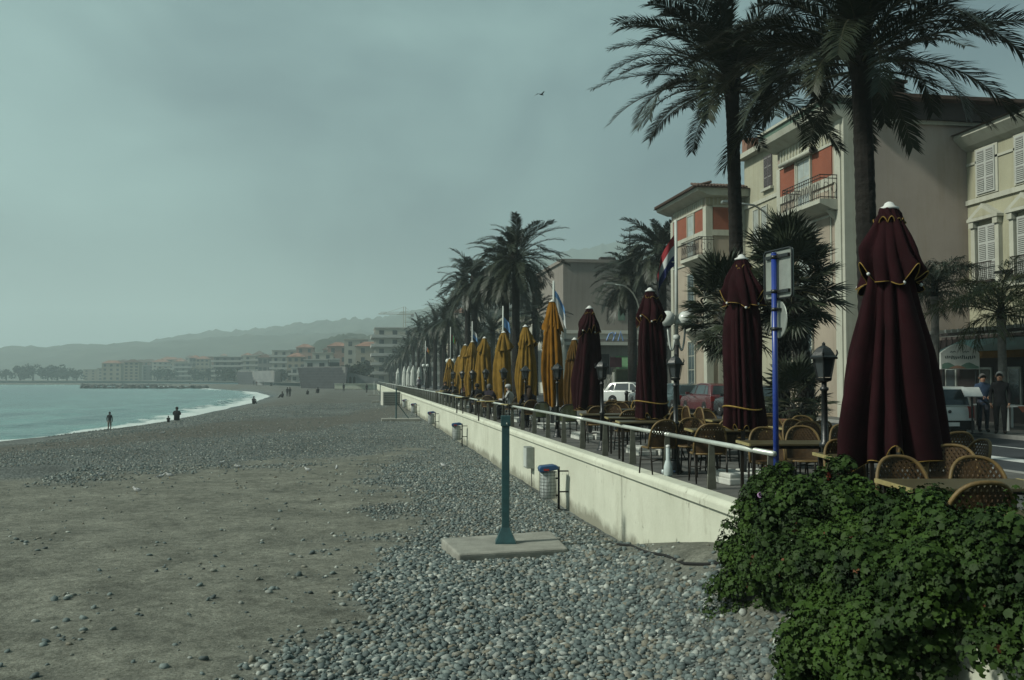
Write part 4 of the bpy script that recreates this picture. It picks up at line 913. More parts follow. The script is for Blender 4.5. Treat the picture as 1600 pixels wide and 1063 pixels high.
# pavilion front
pa, pb, pc, pd = yv(1102, XF), yv(1086, XF), yv(1075, XF), yv(1052, XF)
panel_x(pa + 0.1, pb - 0.1, 10.06, 11.33, 'orange'); panel_x(pc + 0.1, min(pd, Y3 - 0.46), 10.06, 11.33, 'orange')
pane_x(XF - 0.02, pb, pc, 8.6, 11.3, None, 'trim', 'curtain', 2, 3)
balcony_x(XF, yv(1091, XF - 0.95), yv(1063, XF - 0.95), 8.45, None)
for za in (5.2, 1.2): pane_x(XF - 0.02, pb, pc, za, za + 2.6, None, 'trim', 'glass', 2, 3)
balcony_x(XF, yv(1095, XF - 0.6), yv(1067, XF - 0.6), 4.5, None, 0.6)
# cornices and roofs
V(MB().prism([(XF - 0.10, 12.2), (XF - 0.75, 12.5), (XF - 0.85, 12.75), (XF + 1.5, 12.75), (XF + 1.5, 12.2)], 1, Y0 - 0.05, Y1 + 0.2), 'cornice', 'trim')
V(MB().span((XF - 0.80, Y0 - 0.1, 12.752), (XF - 0.2, Y1 + 0.2, 12.98)), 'gutter', 'green_shutter'); V(MB().span((XF - 0.9, Y0 - 0.15, 12.985), (XF + 0.5, Y1 + 0.2, 13.10)), 'parapet', 'trim')
V(MB().span((XF + 0.9, Y0 - 0.15, 12.052), (XB + 0.6, Y0 + 0.3, 12.20)), 'gable_band', 'trim')
V(MB().span((XF + 0.6, Y0 - 0.35, 12.203), (XB + 3, Y0 + 3, 12.9)), 'eave', 'eave'); V(MB().span((XF + 0.3, Y0 - 0.9, 12.9), (XB + 3, Y0 + 4, 13.05)), 'eave', 'tile')
V(MB().add([(XF + 0.3, Y0 - 0.9, 13.05), (XB + 4, Y0 - 0.9, 13.05), (XB + 4, Y1 + 1, 13.05), (XF + 0.3, Y1 + 1, 13.05), (XF + 3.2, Y0 + 2.2, 13.9), (XB + 4, Y0 + 2.2, 13.9), (XB + 4, Y1 - 1.5, 13.9), (XF + 3.2, Y1 - 1.5, 13.9)],
         [(0, 1, 5, 4), (1, 2, 6, 5), (2, 3, 7, 6), (3, 0, 4, 7), (4, 5, 6, 7)]), 'roof', 'tile')
ch = V(MB().span((XF + 3.4, Y0 + 2.5, 13.2), (XF + 4.2, Y0 + 3.3, 14.6)), 'chimney', 'tile'); V(MB().span((XF + 3.3, Y0 + 2.4, 14.6), (XF + 4.3, Y0 + 3.4, 14.72)), 'chimney_cap', 'tile', ch)
V(MB().span((XR - 0.5, Y1 - 0.3, 14.0), (XB + 3, Y2 - 0.1, 14.28)), 'cornice', 'trim'); V(MB().span((XR - 0.2, Y2 - 0.9, 14.28), (XR + 0.5, Y2 - 0.2, 15.2)), 'chimney', 'tile_red')
V(MB().prism([(XF - 0.05, 11.9), (XF - 0.75, 12.15), (XF - 0.8, 12.32), (XR + 1, 12.32), (XR + 1, 11.9)], 1, Y2 - 0.7, Y3 + 0.6), 'cornice', 'trim')
rf = V(MB().add([(XF - 0.95, Y2 - 0.85, 12.33), (XR + 3, Y2 - 0.85, 12.33), (XR + 3, Y3 + 0.8, 12.33), (XF - 0.95, Y3 + 0.8, 12.33), (XF + 2.2, Y2 + 2.4, 13.2), (XR + 3, Y2 + 2.4, 13.2), (XR + 3, Y3 - 2.4, 13.2), (XF + 2.2, Y3 - 2.4, 13.2)],
         [(3, 2, 1, 0), (0, 1, 5, 4), (1, 2, 6, 5), (2, 3, 7, 6), (3, 0, 4, 7), (4, 5, 6, 7)]), 'roof', 'tile')
tm = MB().tube([(0, 0, 0), (0, 1.1, 0.32)], 0.075, 6).mesh('roof_tile', M['tile'])
def tiles(n_, p0, step, rz):
    for k in range(n_):
        o = link('roof_tile', tm, rf); o.location = Vector(p0) + Vector(step) * k; o.rotation_euler = (0, 0, rz)
tiles(16, (XF - 0.8, Y2 - 0.92, 12.36), (0.19, 0, 0), 0); tiles(38, (XF - 1.02, Y2 - 0.6, 12.36), (0, 0.19, 0), R(-90))

# the cream house on the right
house = empty('cream_house', (XB, 30, 0), label='pale yellow house with white louvred shutters and pedimented windows at right edge', cat='house')
def Hs(mb, name, m, parent=None): return V(mb, name, m, parent or house)
Hs(MB().span((XB, 22, 0), (XB + 9, Y0 - 0.02, 11.0)), 'wall', 'yellowish')
Hs(MB().prism([(XB, 10.95), (XB - 0.25, 11.1), (XB - 0.6, 11.45), (XB - 0.6, 11.6), (XB + 3, 11.6), (XB + 3, 10.95)], 1, 22, Y0 - 0.04), 'cornice', 'trim')
Hs(MB().add([(XB - 0.75, 21.8, 11.62), (XB + 9, 21.8, 11.62), (XB + 9, Y0 - 0.02, 11.62), (XB - 0.75, Y0 - 0.02, 11.62), (XB + 3, 24, 13.0), (XB + 9, 24, 13.0), (XB + 9, Y0 - 0.02, 13.0), (XB + 3, Y0 - 0.02, 13.0)], [(3, 2, 1, 0), (0, 1, 5, 4), (3, 0, 4, 7), (2, 3, 7, 6), (4, 5, 6, 7)]), 'roof', 'tile')
for z0, z1, d in ((8.72, 8.92, 0.10), (5.15, 5.40, 0.12), (10.35, 10.45, 0.05)): Hs(MB().span((XB - d, 22, z0), (XB + 0.01, Y0 - 0.03, z1)), 'string_course', 'trim')
for u in (1545, 1608, 1680):
    y = yv(u, XB); w2 = 0.56
    Hs(MB().span((XB - 0.05, y - w2 - 0.14, 8.98), (XB + 0.01, y + w2 + 0.14, 11.25 - 0.32)), 'architrave', 'trim'); shutters_x(XB - 0.051, y - w2, y + w2, 9.05, 10.85, house)
    pd_ = Hs(MB().prism([(y - 0.95, 7.95), (y + 0.95, 7.95), (y + 0.95, 8.06), (y, 8.60), (y - 0.95, 8.06)], 0, XB - 0.30, XB + 0.01), 'pediment', 'trim'); Hs(MB().prism([(y - 0.62, 8.08), (y + 0.62, 8.08), (y, 8.42)], 0, XB - 0.305, XB - 0.301), 'tympanum', 'yellowish', pd_)
    for s in (-1, 1): Hs(MB().span((XB - 0.18, y + s * 0.74 - 0.12, 5.42), (XB + 0.01, y + s * 0.74 + 0.12, 7.7)), 'pilaster', 'trim'); Hs(MB().span((XB - 0.26, y + s * 0.74 - 0.14, 7.7), (XB + 0.01, y + s * 0.74 + 0.14, 7.948)), 'capital', 'trim')
    shutters_x(XB - 0.03, y - 0.55, y + 0.55, 5.5, 7.75, house, 'shutter', False, 2)
    bl = Hs(MB().span((XB - 0.36, y - 0.60, 5.42), (XB - 0.06, y + 0.60, 5.50)), 'balconette', 'iron')
    for k in range(11): Hs(MB().tube([(XB - 0.33, y - 0.57 + k * 0.114, 5.5), (XB - 0.38, y - 0.57 + k * 0.114, 5.75), (XB - 0.33, y - 0.57 + k * 0.114, 6.2)], 0.014, 4), 'baluster', 'iron', bl)
    Hs(MB().tube([(XB - 0.33, y - 0.6, 6.22), (XB - 0.33, y + 0.6, 6.22)], 0.025, 5), 'hand_bar', 'iron', bl)
y = yv(1580, XB); Hs(MB().span((XB - 0.5, y - 0.35, 5.65), (XB - 0.05, y + 0.35, 5.75)), 'floodlight', 'black_metal')
# the restaurant in its ground floor: dark glazed front, pergola and awnings
XS = 22.6
Hs(MB().span((XS + 0.3, 24, 0), (XB - 0.14, Y0 - 0.6, 3.1)), 'shopfront', 'dark_front')
for u in (1484, 1538, 1583):
    y = yv(u, XS + 0.3); f = Hs(MB().span((XS + 0.24, y - 0.35, 0.6), (XS + 0.299, y + 0.35, 2.0)), 'shop_window', 'sign_back'); Hs(MB().span((XS + 0.22, y - 0.27, 0.68), (XS + 0.239, y + 0.27, 1.92)), 'pane', 'glass', f)
Hs(MB().prism([(XS - 0.9, 2.55), (XS + 0.28, 3.05), (XS + 0.28, 2.95), (XS - 0.86, 2.50)], 1, 27, Y0 - 2.4), 'awning', M['teal_paint'])
Hs(MB().span((XS - 0.91, 27, 2.30), (XS - 0.88, 31.6, 2.55)), 'awning_valance', 'brown_canvas')
pg = Hs(MB().span((XS - 1.6, 24, 3.12), (XS - 1.5, Y0 - 0.8, 3.22)), 'pergola', 'eave'); Hs(MB().span((XS + 0.5, 24, 3.12), (XS + 0.6, Y0 - 0.8, 3.22)), 'pergola_beam', 'eave', pg)
for k in range(30): Hs(MB().span((XS - 1.75, 24.2 + k * 0.37, 3.225), (XB - 0.15, 24.26 + k * 0.37, 3.34)), 'pergola_slat', 'shutter', pg)

M['sign_face'] = mat('restaurant sign', (0.62, 0.63, 0.57), 0.6, 0.2, 3, col2=(0.78, 0.79, 0.73)); M['sign_wave'] = mat('green sign wave', (0.16, 0.27, 0.21), 0.6, 0.2, 3); M['sign_ink'] = mat('dark sign lettering', (0.08, 0.10, 0.09), 0.6)
M['sign_peach'] = mat('peach sign wave', (0.45, 0.26, 0.18), 0.6)
# arched restaurant sign standing before the shopfront
c_ = deep(1499, 560, 32.5); sg = empty('restaurant_sign', (c_.x, c_.y, 0), -YAW, label='arched white restaurant sign board with faded lettering beside the dark shopfront', cat='sign')
arc = [(-0.65, 1.90), (0.65, 1.90), (0.65, 2.45)] + [(0.62 - 1.24 * k / 10, 2.48 + 0.28 * math.sin(math.pi * k / 10)) for k in range(11)] + [(-0.65, 2.45)]
MB().prism(arc, 1, -0.06, 0.06).build('board', M['sign_face'], sg)
wv_ = [(-0.62 + 1.24 * k / 12, 2.06 + 0.07 * math.sin(k * 0.9)) for k in range(13)]; MB().prism([(-0.62, 1.92), (0.62, 1.92)] + wv_[::-1], 1, -0.066, -0.061).build('wave', M['sign_wave'], sg)
MB().prism([(-0.40 + 0.05 * k, 1.925 + 0.10 * math.sin(math.pi * k / 12)) for k in range(13)], 1, -0.072, -0.067).build('wave', M['sign_peach'], sg)
mb = MB(); rs = random.Random(4)
for k in range(15): mb.box((-0.49 + k * 0.07, -0.064, 2.30 + 0.015 * math.sin(k)), (0.035, 0.005, rs.uniform(0.06, 0.13)), 0, 0, Matrix.Rotation(rs.uniform(-0.3, 0.3), 3, 'Y'))
mb.build('lettering', M['sign_ink'], sg)
mb = MB()
for x in (-0.25, 0.2): mb.tube([(x - 0.09, -0.064, 2.47), (x - 0.03, -0.064, 2.51), (x, -0.064, 2.47), (x + 0.05, -0.064, 2.51), (x + 0.10, -0.064, 2.48)], 0.012, 4)
mb.build('bird_mark', M['sign_ink'], sg)
for s in (-0.55, 0.55): MB().tube([(s, 0.0, 0), (s, 0, 1.92)], 0.03, 6).build('leg', M['black_metal'], sg)

# ------------------------------------------------------------------ buildings farther along the street
def block(name, X0, X1, Ya, Yb, H, wallm, label, storeys, cat='building', cols_x=0, cols_y=0, balc=None, roof='flat', z0=-0.2, wm='far_window', group=None, roofm='tile_red', ww_=1.1):
    """a block with windows on its camera side (facing -y) and its sea side (facing -x)"""
    r = empty(name, ((X0 + X1) / 2, (Ya + Yb) / 2, z0), label=label, cat=cat, group=group); o_ = Vector(r.location)
    def P(mb, nm, m, par=None): 
        o = mb.build(nm, M[m] if isinstance(m, str) else m); o.parent = par or r; o.matrix_parent_inverse = Matrix.Translation(-o_); return o
    P(MB().span((X0, Ya, z0), (X1, Yb, H)), 'wall', wallm); sh = (H - z0) / storeys
    wy = MB().span((-ww_ / 2, -0.06, 0), (ww_ / 2, 0.02, sh * 0.52)).mesh('window', M[wm]); wx = MB().span((-0.06, -ww_ / 2, 0), (0.02, ww_ / 2, sh * 0.52)).mesh('window', M[wm])
    for s in range(storeys):
        z = z0 + s * sh + sh * 0.25
        for k in range(cols_x):
            o = link('window', wy, r); o.matrix_parent_inverse = Matrix.Translation(-o_); o.location = (X0 + (X1 - X0) * (k + 0.5) / cols_x, Ya, z)
        for k in range(cols_y):
            o = link('window', wx, r); o.matrix_parent_inverse = Matrix.Translation(-o_); o.location = (X0, Ya + (Yb - Ya) * (k + 0.5) / cols_y, z)
        if balc and s > 0:
            zb = z0 + s * sh
            P(MB().span((X0 - 1.3, Ya - (1.3 if 'y' in balc else 0.0), zb - 0.12), (X1, Yb, zb + 0.12)), 'balcony', 'far_white'); P(MB().span((X0 - 1.3, Ya - (1.3 if 'y' in balc else 0.0), zb + 0.12), (X0 - 1.2, Yb, zb + 0.9)), 'parapet', 'far_white')
            if 'y' in balc: P(MB().span((X0 - 1.2, Ya - 1.3, zb + 0.12), (X1, Ya - 1.2, zb + 0.9)), 'parapet', 'far_white')
    if roof == 'hip':
        a, b_ = min(3.5, (X1 - X0) / 2.2), min(3.5, (Yb - Ya) / 2.2); e = 0.5
        P(MB().add([(X0 - e, Ya - e, H), (X1 + e, Ya - e, H), (X1 + e, Yb + e, H), (X0 - e, Yb + e, H), (X0 + a, Ya + b_, H + 2), (X1 - a, Ya + b_, H + 2), (X1 - a, Yb - b_, H + 2), (X0 + a, Yb - b_, H + 2)], [(3, 2, 1, 0), (0, 1, 5, 4), (1, 2, 6, 5), (2, 3, 7, 6), (3, 0, 4, 7), (4, 5, 6, 7)]), 'roof', roofm)
    else: P(MB().span((X0 - 0.25, Ya - 0.25, H), (X1 + 0.25, Yb + 0.25, H + 0.35)), 'roof', 'far_white' if balc else wallm)
    r['_P'] = 0; del r['_P']
    return r, P
# blank grey gable block
g0 = deep(880, 500, 105); r, P = block('gable_block', g0.x, g0.x + 24, g0.y, g0.y + 18, 14.3, 'greygable', 'tall block with a blank grey brown gable behind the low restaurant', 4)
P(MB().span((g0.x + 4.5, g0.y + 1, 14.65), (g0.x + 6.2, g0.y + 2, 15.1)), 'chimney', 'eave')
for k, (u, v0, v1) in enumerate(((970, 470, 500), (991, 478, 498))):
    a_ = deep(u, v0, 104.9); b_ = deep(u + 11, v1, 104.9); P(MB().span((a_.x, g0.y - 0.08, b_.z), (b_.x, g0.y + 0.02, a_.z)), 'shutter', 'green_shutter')
# low restaurant with parapet and blue lettering
c0 = on_x(885, 500, 19.6); r, P = block('restaurant', 19.6, 31, c0.y, c0.y + 9, 5.0, 'greygable', 'low single storey restaurant with white cornice and blue rooftop lettering', 1, 'building')
P(MB().span((19.3, c0.y - 0.45, 4.75), (31.4, c0.y - 0.02, 5.05)), 'cornice', 'whitewash'); P(MB().span((19.42, c0.y - 0.01, -0.2), (19.598, c0.y + 9, 5.1)), 'white_front', 'whitewash')
for k in range(7): P(MB().box((19.5, c0.y + 0.15 + k * 1.2, 5.75), (0.22, 0.22, 1.1)), 'baluster', 'whitewash')
P(MB().span((19.4, c0.y, 6.28), (19.62, c0.y + 8, 6.4)), 'parapet_rail', 'whitewash')
M['sign_blue'] = mat('blue sign letters', (0.16, 0.28, 0.55), 0.5)
a_ = deep(948, 522, 90.5); P(MB().tube([(a_.x, a_.y, 5.15), (a_.x + 0.25, a_.y, 5.75), (a_.x + 0.6, a_.y, 5.9), (a_.x + 0.75, a_.y, 5.5), (a_.x + 0.6, a_.y, 5.1), (a_.x + 0.9, a_.y, 5.9)], 0.07, 5), 'letter', 'sign_blue'); P(MB().tube([(a_.x + 1.1, a_.y, 5.1), (a_.x + 1.35, a_.y, 6.0), (a_.x + 1.6, a_.y, 5.1)], 0.07, 5), 'letter', 'sign_blue')
P(MB().span((a_.x - 2, a_.y - 0.03, 5.06), (a_.x + 6, a_.y + 0.03, 5.16)), 'sign_rail', 'far_grey')
a_ = deep(943, 553, 91); b_ = deep(957, 592, 91); P(MB().span((a_.x, c0.y - 0.06, b_.z), (b_.x, c0.y + 0.02, a_.z)), 'door', 'dark_front')
M['green_awn'] = mat('green awning', (0.12, 0.24, 0.12), 0.8)
a_ = deep(972, 562, 90); b_ = deep(1005, 574, 90); P(MB().prism([(c0.y, a_.z + 0.4), (c0.y - 1.4, b_.z), (c0.y - 1.4, b_.z - 0.25), (c0.y, b_.z)], 0, a_.x, b_.x), 'awning', 'green_awn')
M['burgundy'] = mat('burgundy sign', (0.07, 0.018, 0.03), 0.6)
a_ = deep(953, 560, 88); sg = empty('hanging_sign', (a_.x, a_.y, 0), label='burgundy street sign beside the third lantern, in front of the low restaurant', cat='sign')
MB().span((0, -0.1, 2.6), (1.1, 0.1, 3.5)).build('board', M['burgundy'], sg); MB().tube([(0, 0, 0), (0, 0, 3.6)], 0.06, 6).build('pole', M['black_metal'], sg)
hm_ = mat('clipped hedge', (0.025, 0.035, 0.018), 0.95, 0.4, 3, 1.0, 9); a_ = deep(962, 597, 84); hd = MB().span((0, 0, 0), (3.2, 1.0, 2.4)).build('hedge', hm_, None, loc=(a_.x, a_.y, 0)); bevel(hd, 0.15, 2); tag(hd, 'dark clipped hedge in front of the low restaurant', 'hedge')
a_ = deep(944, 610, 82); gt = empty('garden_gate', (a_.x, a_.y, 0), label='pale garden railing on a low wall left of the clipped hedge', cat='railing')
MB().span((0, 0, 0), (0.9, 0.2, 0.7)).build('plinth', M['whitewash'], gt); MB().span((0.8, -0.02, 0), (0.95, 0.22, 2.1)).build('post', M['whitewash'], gt)
for k in range(7): MB().tube([(0.06 + k * 0.12, 0.1, 0.7), (0.06 + k * 0.12, 0.1, 1.9)], 0.018, 4).build('bar', M['whitewash'], gt)
for s in (-1, 1): MB().tube([(0.4 - 0.35 * s, 0.1, 0.75), (0.4 + 0.35 * s, 0.1, 1.85)], 0.015, 4).build('bar', M['whitewash'], gt)
# white house with roof balustrade
a_ = on_x(868, 500, 19.5); b_ = on_x(826, 500, 19.5)
r, P = block('white_house', 19.5, 30, c0.y + 9.2, b_.y, 6.3, 'whitewash', 'white house with roof balustrade behind the mustard parasols', 1)
for k in range(24): P(MB().box((19.4, c0.y + 9.5 + k * (b_.y - c0.y - 9.6) / 23, 7.05), (0.25, 0.3, 0.9)), 'baluster', 'whitewash')
P(MB().span((19.2, c0.y + 9.2, 7.5), (19.65, b_.y, 7.7)), 'balustrade_rail', 'whitewash'); P(MB().span((19.0, c0.y + 9.2, 6.0), (19.5, b_.y, 6.3)), 'cornice', 'whitewash')
for k in range(3): P(MB().span((19.42, c0.y + 12 + k * 4.5, 1.2), (19.52, c0.y + 14.2 + k * 4.5, 4.6)), 'arch_window', 'far_window')
a_ = on_x(774, 520, 17.5); r, P = block('corner_house', 17.5, 26, a_.y - 9, a_.y, 8.6, 'cream', 'cream corner house seen between the palm trunks and mustard parasols', 2, cols_x=4, cols_y=3); P(MB().span((17.0, a_.y - 9.5, 8.3), (26.3, a_.y + 0.2, 8.6)), 'cornice', 'whitewash')
a_ = on_x(744, 520, 24); block('street_house', 24, 36, a_.y - 14, a_.y, 19, 'far_wall', 'pale apartment house with balconies glimpsed between the middle palms', 5, cols_x=4, cols_y=3, balc='xy')
a_ = on_x(700, 520, 30); block('street_house', 30, 46, a_.y - 12, a_.y + 6, 23, 'far_tan', 'tan roofed house glimpsed above the distant palm row', 6, cols_x=5, cols_y=4, roof='hip')
# white apartment block with curved balconies past the palm row
def fb(u0, u1, vtop, zc, storeys, wallm, label, dep=16, name='apartment_building', cols=None, **k):
    a_ = deep(u0, vtop, zc); b_ = deep(u1, vtop, zc); n_ = cols if cols is not None else max(2, int((b_.x - a_.x) / 4))
    return block(name, a_.x, b_.x, a_.y, a_.y + dep, a_.z, wallm, label, storeys, cols_x=n_, cols_y=3, ww_=1.6, **k)
fb(586, 690, 513, 330, 6, 'far_wall', 'white apartment block with wide curved balconies at the end of the palm row', 22, balc='xy')
fb(538, 575, 531, 420, 5, 'far_wall', 'cream town house above the dark beach pavilion', 14); fb(556, 600, 541, 400, 4, 'far_tan', 'tan house just left of the white apartment block', 14, roof='hip')
fb(512, 545, 541, 450, 4, 'far_pink', 'salmon house with tiled roof left of the cream town house', 14, roof='hip'); fb(463, 490, 543, 520, 5, 'far_pink', 'terracotta red house in the middle of the bay front', 14, roof='hip')
fb(488, 520, 552, 430, 4, 'far_wall', 'pale flat roofed house behind the dark beach pavilion', 12); fb(475, 512, 563, 300, 2, 'far_white', 'low white pavilion house right behind the dark beach building', 8); fb(515, 530, 562, 302, 2, 'far_white', 'small white kiosk house right behind the dark beach building', 6)
fb(425, 462, 548, 520, 5, 'far_wall', 'balconied apartment block on the bay front, right of centre', 16, balc='y'); fb(405, 428, 555, 540, 5, 'far_tan', 'balconied tan apartment block on the bay front', 16, balc='y')
fb(334, 380, 558, 560, 5, 'far_grey', 'dark apartment block with pale balcony ends on the bay front', 18, balc='y'); fb(380, 408, 556, 555, 5, 'far_wall', 'pale apartment block next to the dark one on the bay front', 16, balc='y')
fb(455, 476, 575, 420, 2, 'far_white', 'low white beach house left of the dark pavilion', 8, balc='y')
fb(272, 300, 568, 680, 4, 'far_grey', 'dark apartment block across the bay behind the breakwater', 16, balc='y'); fb(245, 272, 572, 690, 4, 'far_tan', 'tan apartment block across the bay', 16, balc='y')
fb(185, 222, 571, 720, 5, 'far_wall', 'long pale apartment block with balcony bands across the bay', 16, balc='y'); fb(222, 240, 572, 725, 5, 'far_grey', 'grey end block beside the long balconied one across the bay', 16)
fb(130, 150, 578, 740, 4, 'far_tan', 'small tan block among trees across the bay', 14); fb(152, 180, 576, 735, 4, 'far_tan', 'tan block left of the long balconied one across the bay', 14)
fb(77, 93, 545, 1420, 9, 'far_grey', 'left of two tower blocks on the far hill', 16, name='tower_block'); fb(112, 128, 544.5, 1420, 9, 'far_grey', 'right of two tower blocks on the far hill', 16, name='tower_block')
fb(42, 68, 550, 1420, 6, 'far_grey', 'broad low block on the far hill crest', 16); fb(300, 332, 575, 640, 4, 'far_tan', 'tan block half behind trees on the bay front', 14)
# small houses climbing the slope behind the bay front
rs = random.Random(77)
for k in range(46):
    u = rs.uniform(150, 630); zc = rs.uniform(600, 950) if u < 400 else rs.uniform(430, 640); f_ = (u - 150) / 480; v = 572 - 34 * f_ * rs.uniform(0.3, 1.0) - 4
    wd = rs.uniform(9, 20); fb(u, u + wd * 1500 / zc / 1.5, v, zc, rs.randint(3, 6), rs.choice(['far_tan', 'far_wall', 'far_pink', 'far_grey', 'far_tan']), 'small hazy town house on the slope behind the bay', rs.uniform(8, 14), name='hillside_house', cols=3, roof=rs.choice(['hip', 'hip', 'flat']), roofm=rs.choice(['tile_red', 'tile']), group='houses on the slope behind the bay')
# dark clad pavilion on the beach, like a ship hull
def hull(name, u0, u1, u2, v0, v1, zc, label, courses, m):
    a_ = deep(u0, v1, zc * 1.03); b_ = deep(u1, v1, zc); c2 = deep(u2, v1, zc * 1.16); zt = deep(u0, v0, zc).z; zb = bz(a_.x, a_.y) - 0.2
    r = empty(name, (b_.x, b_.y, zb), label=label, cat='pavilion'); o_ = Vector(r.location); h = (zt - zb) / courses
    for k in range(courses):
        e = 0.06 * k; za, z2 = zb + k * h + 0.03, zb + (k + 1) * h
        pl = [(a_.x - 0.35 * k / courses * 3, a_.y), (b_.x + 0.25 * k / courses * 2, b_.y), (c2.x, c2.y), (a_.x + (c2.x - b_.x), c2.y + 4)]
        o = MB().prism(pl, 2, za, z2).build('cladding_board', M[m]); o.parent = r; o.matrix_parent_inverse = Matrix.Translation(-o_)
    pl = [(a_.x + 0.2, a_.y + 0.3), (b_.x - 0.1, b_.y + 0.3), (c2.x - 0.2, c2.y), (a_.x + (c2.x - b_.x), c2.y + 3.5)]
    o = MB().prism(pl, 2, zb, zt + 0.2).build('core', M['far_grey']); o.parent = r; o.matrix_parent_inverse = Matrix.Translation(-o_); return r
M['hull_grey'] = mat('slate cladding', (0.045, 0.05, 0.056), 0.7, 0.35, 0.8); M['hull_pale'] = mat('pale cladding', (0.20, 0.21, 0.21), 0.7, 0.2, 0.4)
hull('beach_pavilion', 470, 540, 548, 574, 606.5, 268, 'dark slate clad pavilion shaped like a hull at the end of the beach', 8, 'hull_grey')
hull('beach_pavilion', 400, 428, 440, 580, 598.5, 420, 'pale clad pavilion farther along the bay front', 5, 'hull_pale'); hull('beach_pavilion', 372, 399, 404, 581, 598.5, 440, 'low dark pavilion left of the pale clad one', 5, 'hull_grey')
a_ = deep(541, 598, 275); b_ = deep(600, 598, 275); r = empty('arcade_wall', (a_.x, a_.y, -0.2), label='grey wall with two dark arches right of the dark beach pavilion', cat='wall')
MB().prism([(0, -1.2), (b_.x - a_.x, -1.2), (b_.x - a_.x, 1.3), (0, 3.6)], 1, 0, 0.5).build('wall_panel', M['hull_pale'], r)
for k in range(2): MB().prism([(0.8 + k * 1.1, -0.2), (1.5 + k * 1.1, -0.2), (1.5 + k * 1.1, 1.9), (1.15 + k * 1.1, 2.3), (0.8 + k * 1.1, 1.9)], 1, -0.03, 0.1).build('arch', M['dark_front'], r)
# tower crane on the hillside
a_ = deep(632, 520, 520); cr_ = empty('tower_crane', (a_.x, a_.y, 0), label='thin tower crane in the haze above the palm row', cat='crane'); zt = deep(632, 491, 520).z
for sx_ in (-0.6, 0.6): MB().tube([(sx_, 0, 0), (sx_, 0, zt + 4)], 0.14, 4).build('mast', M['far_tan'], cr_)
MB().tube([(-14, 0, zt), (5, 0, zt)], 0.22, 4).build('jib', M['far_tan'], cr_); MB().tube([(-13, 0, zt + 0.9), (0, 0, zt + 1.1)], 0.12, 4).build('jib', M['far_tan'], cr_); MB().tube([(-12, 0, zt), (0, 0, zt + 4), (5, 0, zt)], 0.07, 3).build('stay', M['far_tan'], cr_); MB().span((3.4, -0.6, zt - 1.4), (5, 0.6, zt)).build('counterweight', M['far_grey'], cr_)
# ------------------------------------------------------------------ twin globe lamps with flagpoles
def flag_mat(name, cols_, axis='Z', lo=0, hi=1):
    m = bpy.data.materials.new(name); t, N, L, b = nodes(m); u = N.new('ShaderNodeUVMap'); s = N.new('ShaderNodeSeparateXYZ'); L.new(u.outputs[0], s.inputs[0])
    r = N.new('ShaderNodeValToRGB'); r.color_ramp.interpolation = 'CONSTANT'; n = len(cols_)
    while len(r.color_ramp.elements) < n: r.color_ramp.elements.new(0.5)
    for i, c in enumerate(cols_): r.color_ramp.elements[i].position = i / n; r.color_ramp.elements[i].color = (*c, 1)
    L.new(s.outputs['Y' if axis == 'Z' else 'X'], r.inputs[0]); L.new(r.outputs[0], b.inputs['Base Color']); b.inputs['Roughness'].default_value = 0.9; return m
def flag_mesh(m, seed, w_=1.5, h_=1.0, droop=1.0):
    """a flag hanging limp from its hoist at x=0, slumping downwards"""
    nu, nv = 14, 8; vs = []; uv = []; rs = random.Random(seed)
    for i in range(nu + 1):
        s = i / nu
        for j in range(nv + 1):
            t_ = j / nv; x = -w_ * s * (1 - 0.50 * droop * s ** 0.6) * (0.80 + 0.2 * (1 - droop)); z = t_ * h_ * (1 - 0.25 * droop * s) - droop * w_ * 0.80 * s ** 1.15
            y = 0.09 * math.sin(s * 9 + t_ * 2 + seed) * s ** 0.5; vs.append((x, y, z)); uv.append((s, t_))
    fs = [(i * (nv + 1) + j, (i + 1) * (nv + 1) + j, (i + 1) * (nv + 1) + j + 1, i * (nv + 1) + j + 1) for i in range(nu) for j in range(nv)]
    me = bpy.data.meshes.new('flag'); me.from_pydata(vs, [], fs); me.materials.append(m); l = me.uv_layers.new(name='UVMap')
    for lp in me.loops: l.data[lp.index].uv = uv[lp.vertex_index]
    me.polygons.foreach_set('use_smooth', [True] * len(fs)); return me
RED, WHT, BLU, LBL, YEL, ORG, GRN = (0.20, 0.012, 0.018), (0.40, 0.42, 0.42), (0.012, 0.018, 0.09), (0.09, 0.20, 0.38), (0.55, 0.36, 0.03), (0.45, 0.12, 0.03), (0.03, 0.18, 0.06)
M['lamp_white'] = mat('pale lamp paint', (0.58, 0.62, 0.58), 0.45, 0.08, 4)
